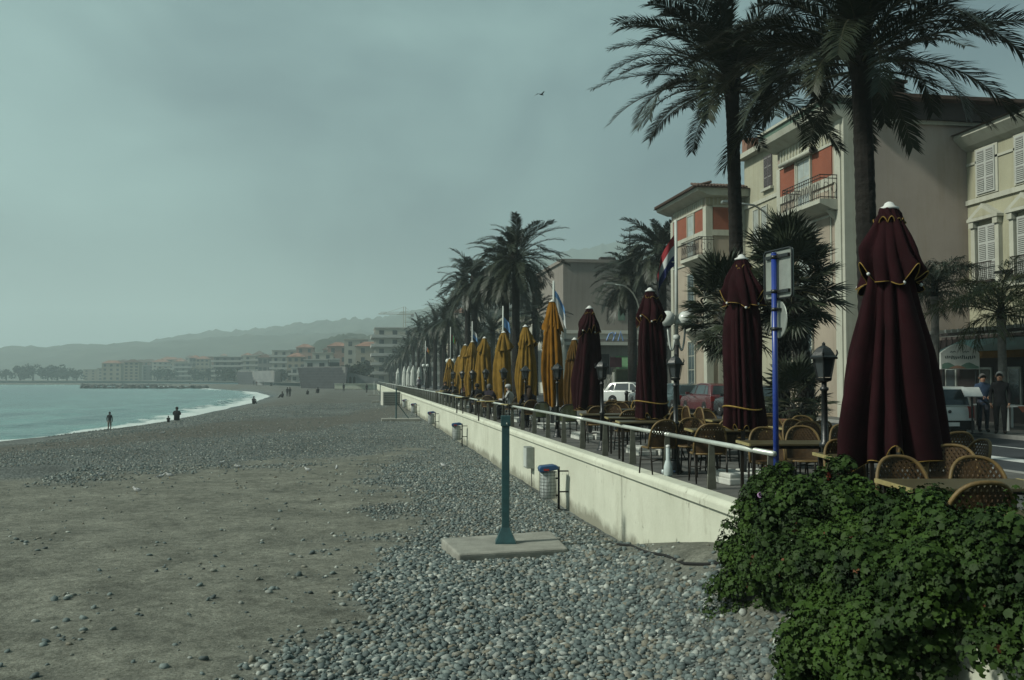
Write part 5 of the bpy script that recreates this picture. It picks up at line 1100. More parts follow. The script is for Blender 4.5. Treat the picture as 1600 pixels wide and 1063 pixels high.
def globe_lamp(loc, label, fm=None, seed=0, H=5.9, droop=1.0, side=1):
    r = empty('globe_lamp', loc, 0, label=label, cat='street lamp', group='twin globe lamps with flagpoles')
    MB().lathe([(0.16, 0), (0.16, 0.06), (0.10, 0.15), (0.085, 0.9), (0.10, 0.92), (0.07, 1.0), (0.06, 2.5)], 12).build('base', M['black_metal'], r, True)
    MB().tube([(0, 0, 2.45), (0, 0, H)], [0.055, 0.04], 10).build('pole', M['lamp_white'], r, True)
    MB().lathe([(0.06, 2.62), (0.10, 2.66), (0.10, 2.74), (0.06, 2.78)], 10).build('collar', M['lamp_white'], r, True); MB().lathe([(0.055, 3.05), (0.09, 3.08), (0.09, 3.14), (0.055, 3.17)], 10).build('collar', M['lamp_white'], r, True)
    for s in (-1, 1):
        pts = [(s * (0.05 + 0.20 * k / 12), 0, 2.68 - 0.36 * math.sin(math.pi * k / 12) ** 0.8 + 0.32 * (k / 12) ** 3) for k in range(13)]
        MB().tube(pts, 0.028, 8).build('arm', M['lamp_white'], r, True)
        MB().lathe([(0.05, 2.95), (0.10, 2.98), (0.10, 3.02), (0.06, 3.03)], 10, (s * 0.25, 0, 0)).build('cup', M['black_metal'], r, True)
        MB().lathe([(0.09, 3.0)] + [(0.215 * math.sin(a), 3.205 - 0.215 * math.cos(a)) for a in [0.45 + 2.6 * k / 12 for k in range(13)]] + [(0.01, 3.42)], 20, (s * 0.25, 0, 0)).build('globe', M['globe'], r, True)
    if fm:
        MB().tube([(0, 0, 4.75), (-0.12, 0, 4.75)], 0.02, 5).build('flag_clip', M['lamp_white'], r)
        o = link('flag', flag_mesh(fm, seed, 1.2 if seed < 3 else 0.8, 0.85 if seed < 3 else 0.6, droop), r, (-0.03 * side, 0, H - 1.25)); o.scale = (side, 1, 1)
        MB().tube([(-0.045 * side, 0, H - 1.35), (-0.045 * side, 0, H - 0.1)], 0.01, 4).build('halyard', M['lamp_white'], r)
    return r
fm = [flag_mat('red white blue flag', [BLU, WHT, RED]), flag_mat('white flag', [WHT, WHT, LBL]), flag_mat('light blue flag', [LBL, LBL, LBL]), flag_mat('white over blue flag', [LBL, WHT]), flag_mat('red and green flag', [RED, GRN, YEL], 'X'), flag_mat('orange and yellow flag', [WHT, ORG, YEL], 'X')]
fl = ['twin globe lamp with a limp red white and blue flag', 'twin globe pole with a white flag just above the tall ochre parasol', 'lamp pole with a light blue flag between palm trunks', 'lamp pole with a white over blue flag behind the mustard parasols', 'distant lamp pole with a red and green flag', 'distant twin globe lamp with an orange flag']
for i, u in enumerate([1057, 865, 786, 738, 704, 665]):
    p = on_x(u, 500, 8.5); globe_lamp((8.5, p.y, 0), fl[i], fm[i], i + 1, 5.9 if i < 4 else 6.4, 0.95 if i in (0, 1) else 0.75, 1 if i == 0 else -1)
# curved street lamps
def street_lamp(loc, H, reach, label, rz=0):
    r = empty('street_lamp', loc, rz, label=label, cat='street lamp', group='curved arm street lamps')
    pts = [(0, 0, 0), (0, 0, H * 0.72)] + [(-reach * (1 - math.cos(a)) * 0.7, 0, H * 0.72 + H * 0.26 * math.sin(a)) for a in [0.26 * k for k in range(1, 6)]]; e = pts[-1]; pts.append((e[0] - reach * 0.35, 0, e[2] + 0.08))
    MB().tube(pts, [0.09, 0.06] + [0.045] * (len(pts) - 2), 8).build('pole', M['steel'], r, True); q = pts[-1]
    o = MB().box((q[0] - 0.25, 0, q[2] + 0.02), (0.65, 0.24, 0.13)).build('lamp_head', M['steel'], r); bevel(o, 0.04, 2)
p = deep(1000, 560, 60); street_lamp((p.x, p.y, 0), 7.6, 2.0, 'pale curved street lamp in front of the bushy dark palm')
p = on_x(1226, 560, 18.3); street_lamp((18.3, p.y, 0), 9.4, 2.6, 'curved street lamp arm beside the villa balcony')
# ------------------------------------------------------------------ blue sign pole
p = on_x(1213, 745, 5.02); sp_ = empty('sign_pole', (p.x, p.y, 0), label='bright blue pole carrying a square and a round traffic sign seen from behind', cat='sign')
MB().tube([(0, 0, -0.2), (0, 0, 3.12)], 0.034, 14).build('pole', M['blue_paint'], sp_, True); MB().lathe([(0.034, 3.12), (0.034, 3.135), (0.01, 3.14)], 14).build('cap', M['blue_paint'], sp_, True)
ang = R(58)
sq = empty('x'); bpy.data.objects.remove(sq)
def sgn_panel(zc_, wd, hg, name, rz, off):
    ps = []; rr_ = 0.05
    for cx_, cz_, a0 in ((1, 1, 0), (-1, 1, 90), (-1, -1, 180), (1, -1, 270)):
        for k in range(5): a = R(a0 + 22.5 * k); ps.append((cx_ * (wd / 2 - rr_) + rr_ * math.cos(a), cz_ * (hg / 2 - rr_) + rr_ * math.sin(a)))
    o = MB().prism(ps, 1, 0.0, 0.012).build(name, M['sign_back'], sp_, loc=off, rot=(0, 0, rz)); o.location.z = zc_
    MB().prism(ps, 1, 0.0125, 0.014).build('face', M['white'], o); rim = [(x, -0.012, z) for x, z in ps]; MB().tube(rim + rim[:1], 0.012, 5, cap=False).build('rim', M['black_metal'], o)
    for z in (-hg * 0.36, hg * 0.36): MB().span((-wd * 0.42, -0.035, z - 0.02), (wd * 0.42, -0.001, z + 0.02)).build('bracket', M['black_metal'], o)
    return o
sgn_panel(2.87, 0.60, 0.60, 'square_panel', R(-82), (0.05, -0.02, 0))
o = MB().lathe([(0.01, -0.006), (0.225, -0.006), (0.232, 0.0), (0.225, 0.008), (0.01, 0.008)], 28).build('round_panel', M['sign_back'], sp_, False, loc=(0.075, 0.04, 2.32), rot=(R(90), 0, R(-90)))
for z in (0.12, -0.12): MB().span((-0.10, z - 0.014, -0.035), (0.10, z + 0.014, 0.0) if False else (0.10, z + 0.014, 0.04)).build('bracket', M['black_metal'], o)
for z in (2.44, 2.20, 2.66, 3.08): MB().lathe([(0.037, -0.02), (0.042, -0.02), (0.042, 0.02), (0.037, 0.02)], 12, (0, 0, z)).build('clamp', M['black_metal'], sp_, True)

# ------------------------------------------------------------------ beach shower, slab, hose, bins, cabinet
p = on_z(790, 846, -1.17); SHX, SHY = p.x, p.y
slabm = mat('beach slab concrete', (0.30, 0.30, 0.26), 0.9, 0.2, 2.5, 0.4, 30)
cs = [on_z(u, v, -1.20) for u, v in ((689, 842), (861, 830), (888, 857), (716, 867))]
sb = MB().prism([(q.x, q.y) for q in cs], 2, -1.55, -1.19).build('concrete_slab', slabm); bevel(sb, 0.05, 3); tag(sb, 'flat concrete slab on the pebbles under the teal shower post', 'slab')
sh = empty('beach_shower', (SHX, SHY, -1.19), R(-8), label='teal square metal shower post with flared foot on a concrete slab', cat='shower')
sq_ = lambda h: [(-h, -h), (h, -h), (h, h), (-h, h)]
def frust(mb, h0, h1, z0, z1): mb.add([(x, y, z0) for x, y in sq_(h0)] + [(x, y, z1) for x, y in sq_(h1)], [(3, 2, 1, 0), (4, 5, 6, 7), (0, 1, 5, 4), (1, 2, 6, 5), (2, 3, 7, 6), (3, 0, 4, 7)]); return mb
bevel(frust(MB(), 0.066, 0.066, 0.25, 1.99).build('post', M['teal_paint'], sh), 0.008, 1); frust(frust(MB(), 0.175, 0.17, 0, 0.03), 0.165, 0.068, 0.03, 0.26).build('foot', M['teal_paint'], sh)
bevel(frust(MB(), 0.082, 0.082, 1.97, 2.15).build('head', M['teal_paint'], sh), 0.008, 1); MB().tube([(0.02, -0.083, 2.02), (0.02, -0.12, 2.03), (0.02, -0.125, 2.0)], 0.012, 6).build('spout', M['steel'], sh, True)
for sx_ in (-1, 1):
    for sy_ in (-1, 1): MB().lathe([(0.016, 0.03), (0.016, 0.05), (0.005, 0.055)], 6, (sx_ * 0.14, sy_ * 0.14, 0)).build('bolt', M['black_metal'], sh)
hp = [on_z(u, v, 0) for u, v in ((975, 852), (1000, 862), (1040, 870), (1085, 876), (1150, 878))]; pts = []
def on_beach(u, v, it=8):
    z = -1.3
    for _ in range(it): q = on_z(u, v, z); z = max(bz(q.x, q.y), SEA_Z + 0.04)
    return Vector((q.x, q.y, z))
hpts = [on_beach(u, v) for u, v in ((955, 851), (985, 856), (1010, 865), (1040, 870), (1070, 874), (1100, 876), (1135, 878))]
hose = MB().tube([q + Vector((0, 0, 0.015)) for q in hpts], 0.02, 8).build('drain_hose', M['rubber'], None, True); tag(hose, 'black rubber hose lying in the dirt at the foot of the sea wall', 'hose')
M['bag'] = mat('translucent bin bag', (0.50, 0.54, 0.52), 0.4, 0.15, 8, 0.3, 20, spec=0.4); M['bin_blue'] = mat('blue bin lid', (0.016, 0.065, 0.17), 0.35, 0.15, 4, spec=0.5); M['sticker'] = mat('red sticker', (0.35, 0.03, 0.02), 0.5)
def make_bin():
    r = empty('litter_bin')                                   # stands at the wall, bin towards -x
    MB().tube([(0, 0, -0.2), (0, 0, 0.98)], 0.028, 8).build('post', M['black_metal'], r, True)
    for z in (0.42, 0.88): MB().tube([(0, 0, z), (0.22, 0, z)], 0.018, 6).build('wall_bracket', M['black_metal'], r, True)
    for z in (0.34, 0.72): MB().tube([(0, 0, z), (-0.12, 0, z)], 0.022, 6).build('arm', M['black_metal'], r, True)
    o = MB().prism([(-0.44, 0.86), (-0.02, 0.93), (-0.02, 1.0), (-0.12, 1.03), (-0.42, 1.0), (-0.46, 0.95)], 1, -0.20, 0.20).build('lid', M['bin_blue'], r); bevel(o, 0.025, 2)
    MB().span((-0.36, -0.204, 0.905), (-0.24, -0.201, 0.95)).build('sticker', M['sticker'], o)
    MB().lathe([(0.14, 0.28), (0.175, 0.32), (0.185, 0.55), (0.17, 0.75), (0.175, 0.88)], 20, (-0.24, 0, 0), sx=1.0, sy=0.95).build('bag', M['bag'], r, True)
    mb = MB()
    for k in range(14):
        a = 2 * math.pi * k / 14; mb.tube([(-0.24 + 0.192 * math.cos(a), 0.185 * math.sin(a), 0.27), (-0.24 + 0.192 * math.cos(a), 0.185 * math.sin(a), 0.88)], 0.0035, 4)
    for k in range(9):
        z = 0.28 + k * 0.074; mb.tube([(-0.24 + 0.193 * math.cos(a), 0.186 * math.sin(a), z) for a in [2 * math.pi * j / 16 for j in range(17)]], 0.0035, 4)
    mb.build('wire_basket', M['black_metal'], r); return r
bn = make_bin()
for i, (u, v, lab) in enumerate([(873, 792, 'blue lidded litter bin with wire basket nearest the camera, by the teal shower'), (722, 700, 'second litter bin along the sea wall'), (680, 669, 'third litter bin along the sea wall'), (651, 653, 'fourth litter bin along the sea wall'), (636, 643, 'farthest litter bin along the sea wall, by the slatted locker')]):
    q = on_x(u, v, 4.44); o = bn if i == 0 else copy_tree(bn); zb = bz(4.44, q.y); o.location = (4.44, q.y, zb); o.rotation_euler = (0, 0, R(-4)); tag(o, lab, 'litter bin', 'litter bins on the sea wall')
q = on_x(832, 712, 4.66); cab = empty('cable_cabinet', (4.66, q.y, -0.55), label='pale grey cable cabinet fixed to the sea wall behind the nearest bin', cat='cabinet')
bevel(MB().span((-0.20, -0.26, -0.27), (0.0, 0.26, 0.30)).build('box', M['sign_back'], cab), 0.012, 2); MB().span((-0.212, -0.22, -0.23), (-0.2005, 0.22, 0.26)).build('door', M['lamp_white'], cab); MB().tube([(-0.06, -0.18, -0.28), (-0.05, -0.18, -0.75)], 0.012, 6).build('conduit', M['black_metal'], cab)
# far beach fittings
def far_post(u, v, H, label, brace=True, m='teal_paint', slab_=True):
    q = on_beach(u, v); r = empty('shower_post', q, label=label, cat='shower')
    MB().tube([(0, 0, 0), (0, 0, H)], 0.05, 6).build('post', M[m], r)
    if brace: MB().tube([(0.05, 0, H * 0.55), (0.95, 0.1, 0.05)], 0.03, 5).build('brace', M[m], r)
    if slab_: MB().box((0.3, 0, 0.02), (2.6, 1.8, 0.3)).build('slab', slabm, r)
far_post(619, 658, 2.25, 'far thin shower post with diagonal brace on a slab'); far_post(594, 629, 2.2, 'distant teal post left of the slatted locker', False); far_post(584.5, 618, 2.4, 'most distant white shower post on the beach', True, 'lamp_white')
q = on_beach(612, 634); lk = empty('slatted_locker', q, R(8), label='white beach locker with grey slatted front against the sea wall', cat='locker'); MB().span((-0.95, 0, 0), (0.95, 1.5, 1.5)).build('box', M['whitewash'], lk)
for k in range(7): MB().span((-0.86, -0.04, 0.03 + k * 0.2), (0.93, 0.0, 0.19 + k * 0.2)).build('slat', M['far_grey'], lk)

# ------------------------------------------------------------------ small terrace things
q = on_z(1052, 742, 0.02); bt = empty('water_bottle', (q.x - 0.18, q.y - 0.28, 0.02), label='upside down clear plastic bottle standing by the second lantern foot', cat='bottle')
MB().lathe([(0.05, 0), (0.075, 0.03), (0.07, 0.16), (0.05, 0.24), (0.035, 0.27), (0.035, 0.48), (0.03, 0.5)], 12).build('bottle_body', M['clear'], bt, True); MB().lathe([(0.036, 0.46), (0.036, 0.5), (0.01, 0.51)], 10).build('cap', M['white'], bt, True)
q = on_z(1030, 738, 0.05); bt = empty('water_bottle', (q.x + 0.05, q.y, 0.055), label='clear plastic bottle lying beside a handrail post', cat='bottle'); MB().tube([(0, 0, 0), (0.16, 0.02, 0), (0.2, 0.02, 0)], [0.04, 0.04, 0.016], 10).build('bottle_body', M['clear'], bt, True); MB().tube([(0.2, 0.02, 0), (0.23, 0.024, 0)], 0.017, 8).build('cap', M['sign_blue'], bt, True)
M['terracotta'] = mat('terracotta pot', (0.16, 0.08, 0.04), 0.85, 0.2, 4)
q = deep(1212, 640, 20.5); pt = empty('plant_pot', (q.x, q.y, 0), label='brown terracotta pot behind the blue sign pole', cat='plant pot'); MB().lathe([(0.26, 0), (0.30, 0.3), (0.38, 0.62), (0.42, 0.63), (0.42, 0.72), (0.37, 0.72), (0.35, 0.66)], 18).build('pot', M['terracotta'], pt, True); MB().lathe([(0.02, 0.66), (0.36, 0.665)], 16).build('soil', M['dark_front'], pt)
q = on_z(979, 648, 0); bo = empty('bollard', (deep(979, 620, 34).x, deep(979, 620, 34).y, 0), label='slim black bollard at the kerb before the white car', cat='bollard'); MB().lathe([(0.06, 0), (0.06, 1.0), (0.075, 1.02), (0.075, 1.1), (0.05, 1.14), (0.01, 1.16)], 10).build('shaft', M['black_metal'], bo, True)
# pavement dining things at right
M['menu_white'] = mat('menu card', (0.60, 0.62, 0.60), 0.5)
q = deep(1519, 640, 27.5); mnu = empty('menu_stand', (q.x, q.y, 0), R(-15), label='sloping white menu board on a stand beside the man in blue', cat='menu stand'); MB().tube([(0, 0, 0), (0, 0, 1.15)], 0.03, 6).build('post', M['black_metal'], mnu); MB().box((0, 0, 1.2), (0.5, 0.03, 0.4), 0, 0, Matrix.Rotation(R(-50), 3, 'X')).build('board', M['menu_white'], mnu); MB().box((0, 0, 0.02), (0.4, 0.4, 0.04)).build('foot', M['black_metal'], mnu)
def pav_table(u, zc, label):
    q = deep(u, 640, zc); r = empty('pavement_table', (q.x, q.y, 0), -YAW, label=label, cat='table'); MB().span((-0.6, -0.4, 0.72), (0.6, 0.4, 0.75)).build('table_top', M['menu_white'], r)
    for sx_ in (-1, 1):
        for sy_ in (-1, 1): MB().span((sx_ * 0.52 - 0.03, sy_ * 0.33 - 0.03, 0), (sx_ * 0.52 + 0.03, sy_ * 0.33 + 0.03, 0.72)).build('leg', M['white'], r)
    MB().prism([(-0.25, 0.75), (0.1, 0.75), (-0.1, 0.55)], 1, -0.412, -0.402).build('napkin', M['orange'], r)
pav_table(1592, 29.5, 'white table with orange napkin on the pavement at the right edge'); pav_table(1548, 31.5, 'white pavement table half hidden between the two standing men')

# ------------------------------------------------------------------ parked cars
def car(name, loc, rz, L_, Wd, H, paint, label, prof=None, van=False, glassm='glass', lights='tail'):
    r = empty(name, loc, rz, label=label, cat='car', group='vehicles parked along the street'); hl = L_ / 2; zb = 0.20
    belt = H * (0.62 if not van else 0.60)
    low = [(-hl, zb + 0.12), (-hl + 0.12, zb), (hl - 0.15, zb), (hl, zb + 0.15), (hl - 0.02, belt * 0.72), (hl - 0.22, belt * 0.88), (L_ * 0.20, belt), (-hl + 0.05, belt), (-hl, belt * 0.8)]
    if van: low[4:6] = [(hl - 0.05, belt * 0.75), (hl - 0.35, belt * 0.9)]
    def side(poly, w0, w1, zsp):                                   # width shrinks with height
        n = len(poly); vs = []
        for s in (-1, 1):
            for x, z in poly: t_ = min(1, max(0, (z - zsp[0]) / (zsp[1] - zsp[0]))); vs.append((x, s * (w0 + (w1 - w0) * t_) / 2, z))
        fs = [tuple(range(n - 1, -1, -1)), tuple(range(n, 2 * n))] + [(i, (i + 1) % n, n + (i + 1) % n, n + i) for i in range(n)]
        return vs, fs
    vs, fs = side(low, Wd, Wd * 0.97, (zb, belt)); bd = MB().add(vs, fs).build('body', paint, r, False); bevel(bd, 0.06, 3); bd.data.polygons.foreach_set('use_smooth', [True] * len(bd.data.polygons))
    if van: cab = [(-hl + 0.06, belt - 0.02), (L_ * 0.22, belt - 0.02), (L_ * 0.10, H * 0.97), (L_ * 0.02, H), (-hl + 0.30, H), (-hl + 0.14, H * 0.97)]
    else: cab = [(-hl + 0.10, belt - 0.02), (L_ * 0.22, belt - 0.02), (L_ * 0.05, H * 0.96), (-L_ * 0.05, H), (-hl * 0.62, H * 0.985), (-hl + 0.42, H * 0.94)]
    vs, fs = side(cab, Wd * 0.96, Wd * 0.74 if not van else Wd * 0.84, (belt, H)); cb = MB().add(vs, fs).build('cabin', paint, r); bevel(cb, 0.05, 2); cb.data.polygons.foreach_set('use_smooth', [True] * len(cb.data.polygons))
    def wq(nm, pts, m=glassm, par=None):
        n = Vector(pts[1]) - Vector(pts[0]); k = (n.cross(Vector(pts[2]) - Vector(pts[0]))).normalized(); c_ = sum((Vector(q) for q in pts), Vector()) / len(pts)
        if k.dot(c_ - Vector((0, 0, H * 0.5))) < 0: k = -k
        a = [Vector(q) + k * 0.012 for q in pts]; b_ = [Vector(q) - k * 0.02 for q in pts]; m_ = len(pts)
        return MB().add(b_ + a, [tuple(range(m_)), tuple(range(m_, 2 * m_))] + [(i, (i + 1) % m_, m_ + (i + 1) % m_, m_ + i) for i in range(m_)]).build(nm, M[m] if isinstance(m, str) else m, par or r)
    wb, wt = Wd * 0.96 / 2, (Wd * 0.74 if not van else Wd * 0.84) / 2
    f_ = lambda x, z, s: (x, s * (wb + (wt - wb) * (z - belt) / (H - belt)), z)
    zt, z0 = H * 0.94, belt + 0.04
    for s in (-1, 1):
        wq('side_window', [f_(L_ * 0.175, z0, s), f_(L_ * 0.02, z0, s), f_(L_ * 0.0, zt - 0.02, s), f_(L_ * 0.055, zt - 0.03, s)]); 
        if not van: wq('side_window', [f_(-L_ * 0.01, z0, s), f_(-hl * 0.55, z0, s), f_(-hl * 0.52, zt, s), f_(-L_ * 0.02, zt, s)]); wq('quarter_window', [f_(-hl * 0.59, z0, s), f_(-hl * 0.80, z0, s), f_(-hl * 0.66, zt - 0.04, s), f_(-hl * 0.56, zt - 0.02, s)])
        MB().box((L_ * 0.19, s * (wb + 0.09), belt + 0.06), (0.10, 0.18, 0.12)).build('mirror', paint, r); MB().span((-0.05, s * (Wd / 2 + 0.002), belt - 0.12), (0.10, s * (Wd / 2 + 0.02), belt - 0.085)).build('handle', M['black_metal'], r)
    a, b_ = cab[1], cab[2]; ls = lambda t_: (a[0] + (b_[0] - a[0]) * t_, a[1] + (b_[1] - a[1]) * t_)
    (xa, za), (xb, zb2) = ls(0.1), ls(0.92); wq('windscreen', [(xa, -wb * 0.88, za), (xa, wb * 0.88, za), (xb, wt * 0.9, zb2), (xb, -wt * 0.9, zb2)])
    a, b_ = cab[0], cab[-1]; (xa, za), (xb, zb2) = ls(0.12), ls(0.92); wq('rear_window', [(xa, -wb * 0.86, za), (xa, wb * 0.86, za), (xb, wt * 0.86, zb2), (xb, -wt * 0.86, zb2)])
    for s in (-1, 1):
        MB().box((-hl + 0.03, s * Wd * 0.43, belt * 0.82), (0.09, Wd * 0.10, 0.22 if not van else 0.34)).build('tail_light', M['tail_red'], r); MB().box((hl - 0.07, s * Wd * 0.36, belt * 0.70), (0.12, Wd * 0.18, 0.12)).build('headlight', M['clear'], r)
    MB().span((-hl - 0.05, -Wd * 0.47, zb + 0.02), (-hl + 0.1, Wd * 0.47, zb + 0.28)).build('rear_bumper', M['rubber'] if van else paint, r); MB().span((hl - 0.12, -Wd * 0.46, zb + 0.02), (hl + 0.04, Wd * 0.46, zb + 0.26)).build('front_bumper', M['rubber'] if van else paint, r)
    MB().span((-hl - 0.062, -0.26, zb + 0.30 if not van else zb + 0.12), (-hl - 0.05 if van else -hl, 0.26, zb + 0.41 if not van else zb + 0.23)).build('number_plate', M['white'], r); MB().lathe([(0.002, -0.01), (0.05, -0.01), (0.05, 0.01), (0.002, 0.01)], 8).build('badge', M['black_metal'], r, loc=(-hl - 0.012, 0, belt * 0.84), rot=(0, R(90), 0))
    for sx_ in (-1, 1):
        for s in (-1, 1):
            wr = 0.31; w_ = empty('w'); bpy.data.objects.remove(w_)
            ty = MB().lathe([(wr * 0.66, -0.10), (wr * 0.96, -0.10), (wr, -0.06), (wr, 0.06), (wr * 0.96, 0.10), (wr * 0.66, 0.10)], 20).build('wheel', M['rubber'], r, True, (sx_ * L_ * 0.305, s * (Wd / 2 - 0.09), wr), (R(90), 0, 0))
            rim = MB().lathe([(0.02, -0.102), (wr * 0.64, -0.098), (wr * 0.67, -0.06), (wr * 0.67, 0.06), (wr * 0.64, 0.098), (0.02, 0.102)], 18).build('rim', M['steel_rim'], ty)
            mb = MB()
            for k in range(5): a = k * 1.2566; mb.box((0.6 * wr * 0.62 * math.cos(a + 0.63), 0.6 * wr * 0.62 * math.sin(a + 0.63), 0), (0.09, 0.05, 0.215), a + 0.63)
            mb.build('rim_gap', M['rubber'], ty); MB().lathe([(wr + 0.03, -0.108), (wr + 0.055, -0.108), (wr + 0.055, 0.06), (wr + 0.03, 0.06)], 20).build('arch', M['rubber'], ty) if False else None
    return r
M['tail_red'] = mat('tail light', (0.25, 0.01, 0.01), 0.25, 0.1, 3, spec=0.6); M['steel_rim'] = mat('alloy rim', (0.45, 0.47, 0.46), 0.35, 0.1, 3, metal=0.6)
cpm = lambda n, c: mat(n, c, 0.25, 0.05, 2, spec=0.5, coat=0.6)
P_MAR, P_TEAL, P_WHT, P_DRK, P_GRY = cpm('maroon car paint', (0.10, 0.018, 0.022)), cpm('dark teal car paint', (0.03, 0.055, 0.06)), cpm('white car paint', (0.60, 0.63, 0.60)), cpm('black car paint', (0.015, 0.017, 0.02)), cpm('grey car paint', (0.10, 0.11, 0.11))
zr = -0.10
def at_road(u, X): return (X, on_x(u, 600, X).y, zr)
car('parked_car', at_road(1112, 16.75), R(90), 4.2, 1.76, 1.47, P_MAR, 'maroon hatchback parked left of the slim maroon parasol')
car('parked_car', at_road(1062, 16.75), R(90), 4.4, 1.74, 1.43, P_TEAL, 'dark teal car parked ahead of the maroon hatchback')
car('parked_car', at_road(1020, 16.75), R(90), 4.3, 1.74, 1.42, P_GRY, 'grey car partly hidden behind the twin globe lamp')
q = deep(990, 600, 62); car('parked_car', (q.x, q.y, zr), R(-40), 3.7, 1.62, 1.45, P_WHT, 'small white hatchback behind the third maroon parasol')
car('parked_car', at_road(1170, 16.75), R(90), 4.1, 1.72, 1.45, P_DRK, 'black car behind the slim maroon parasol and fan palms')
car('parked_car', at_road(1432, 16.9), R(86), 3.7, 1.52, 1.46, P_WHT, 'boxy white car seen from behind, right of the huge parasol', van=True)
# ------------------------------------------------------------------ people
def joints(pose):
    J = {}
    def s2(n, x, y, z, r): J[n + 'L'] = ((-x, y, z), r); J[n + 'R'] = ((x, y, z), r)
    if pose in ('stand', 'walk', 'arms'):
        J.update({'pel': ((0, 0, .95), .15), 'spi': ((0, .01, 1.15), .145), 'che': ((0, 0, 1.34), .165), 'nek': ((0, .01, 1.50), .062), 'jaw': ((0, .035, 1.575), .078), 'sku': ((0, .02, 1.665), .098)})
        s2('sho', .185, -.005, 1.42, .072); s2('elb', .245, -.04, 1.14, .052); s2('wri', .235, .07, .90, .036); s2('han', .235, .10, .83, .036)
        s2('hip', .095, 0, .88, .11); s2('kne', .105, .025, .49, .075); s2('ank', .105, -.02, .09, .052); s2('toe', .125, .13, .045, .048)
        if pose == 'arms': s2('wri', .12, .22, 1.08, .036); s2('han', .07, .25, 1.10, .036)
        if pose == 'walk': J['kneL'] = ((-.1, .16, .50), .075); J['ankL'] = ((-.1, .22, .10), .052); J['toeL'] = ((-.1, .36, .06), .048); J['kneR'] = ((.1, -.02, .48), .075); J['ankR'] = ((.1, -.26, .14), .052); J['toeR'] = ((.1, -.16, .05), .048)
    elif pose == 'chair':
        J.update({'pel': ((0, -.05, .53), .16), 'spi': ((0, -.08, .73), .15), 'che': ((0, -.04, .92), .165), 'nek': ((0, .02, 1.08), .062), 'jaw': ((0, .06, 1.15), .078), 'sku': ((0, .05, 1.24), .098)})
        s2('sho', .185, -.02, 1.0, .075); s2('elb', .26, .12, .78, .052); s2('wri', .14, .33, .80, .036); s2('han', .10, .40, .80, .036)
        s2('hip', .10, .02, .52, .115); s2('kne', .12, .42, .53, .078); s2('ank', .12, .38, .10, .052); s2('toe', .13, .52, .05, .048)
    else:                                                      # sitting on the ground, knees up
        J.update({'pel': ((0, 0, .14), .16), 'spi': ((0, -.03, .36), .15), 'che': ((0, .03, .55), .165), 'nek': ((0, .10, .70), .062), 'jaw': ((0, .14, .77), .078), 'sku': ((0, .13, .86), .098)})
        s2('sho', .185, .05, .63, .075); s2('elb', .24, .28, .46, .052); s2('wri', .12, .48, .42, .036); s2('han', .06, .52, .42, .036)
        s2('hip', .10, .08, .14, .115); s2('kne', .12, .45, .42, .078); s2('ank', .12, .68, .09, .052); s2('toe', .13, .82, .05, .048)
    return J
BONES = [('pel', 'spi', 0), ('spi', 'che', 0), ('che', 'nek', 0), ('nek', 'jaw', 2), ('jaw', 'sku', 2)] + [(a + s, b_ + s, m_) for s in 'LR' for a, b_, m_ in (('sho', 'elb', 0), ('elb', 'wri', 0), ('wri', 'han', 2), ('hip', 'kne', 1), ('kne', 'ank', 1), ('ank', 'toe', 3))] + [('che', 'shoL', 0), ('che', 'shoR', 0), ('pel', 'hipL', 1), ('pel', 'hipR', 1)]
POSE_CACHE = {}
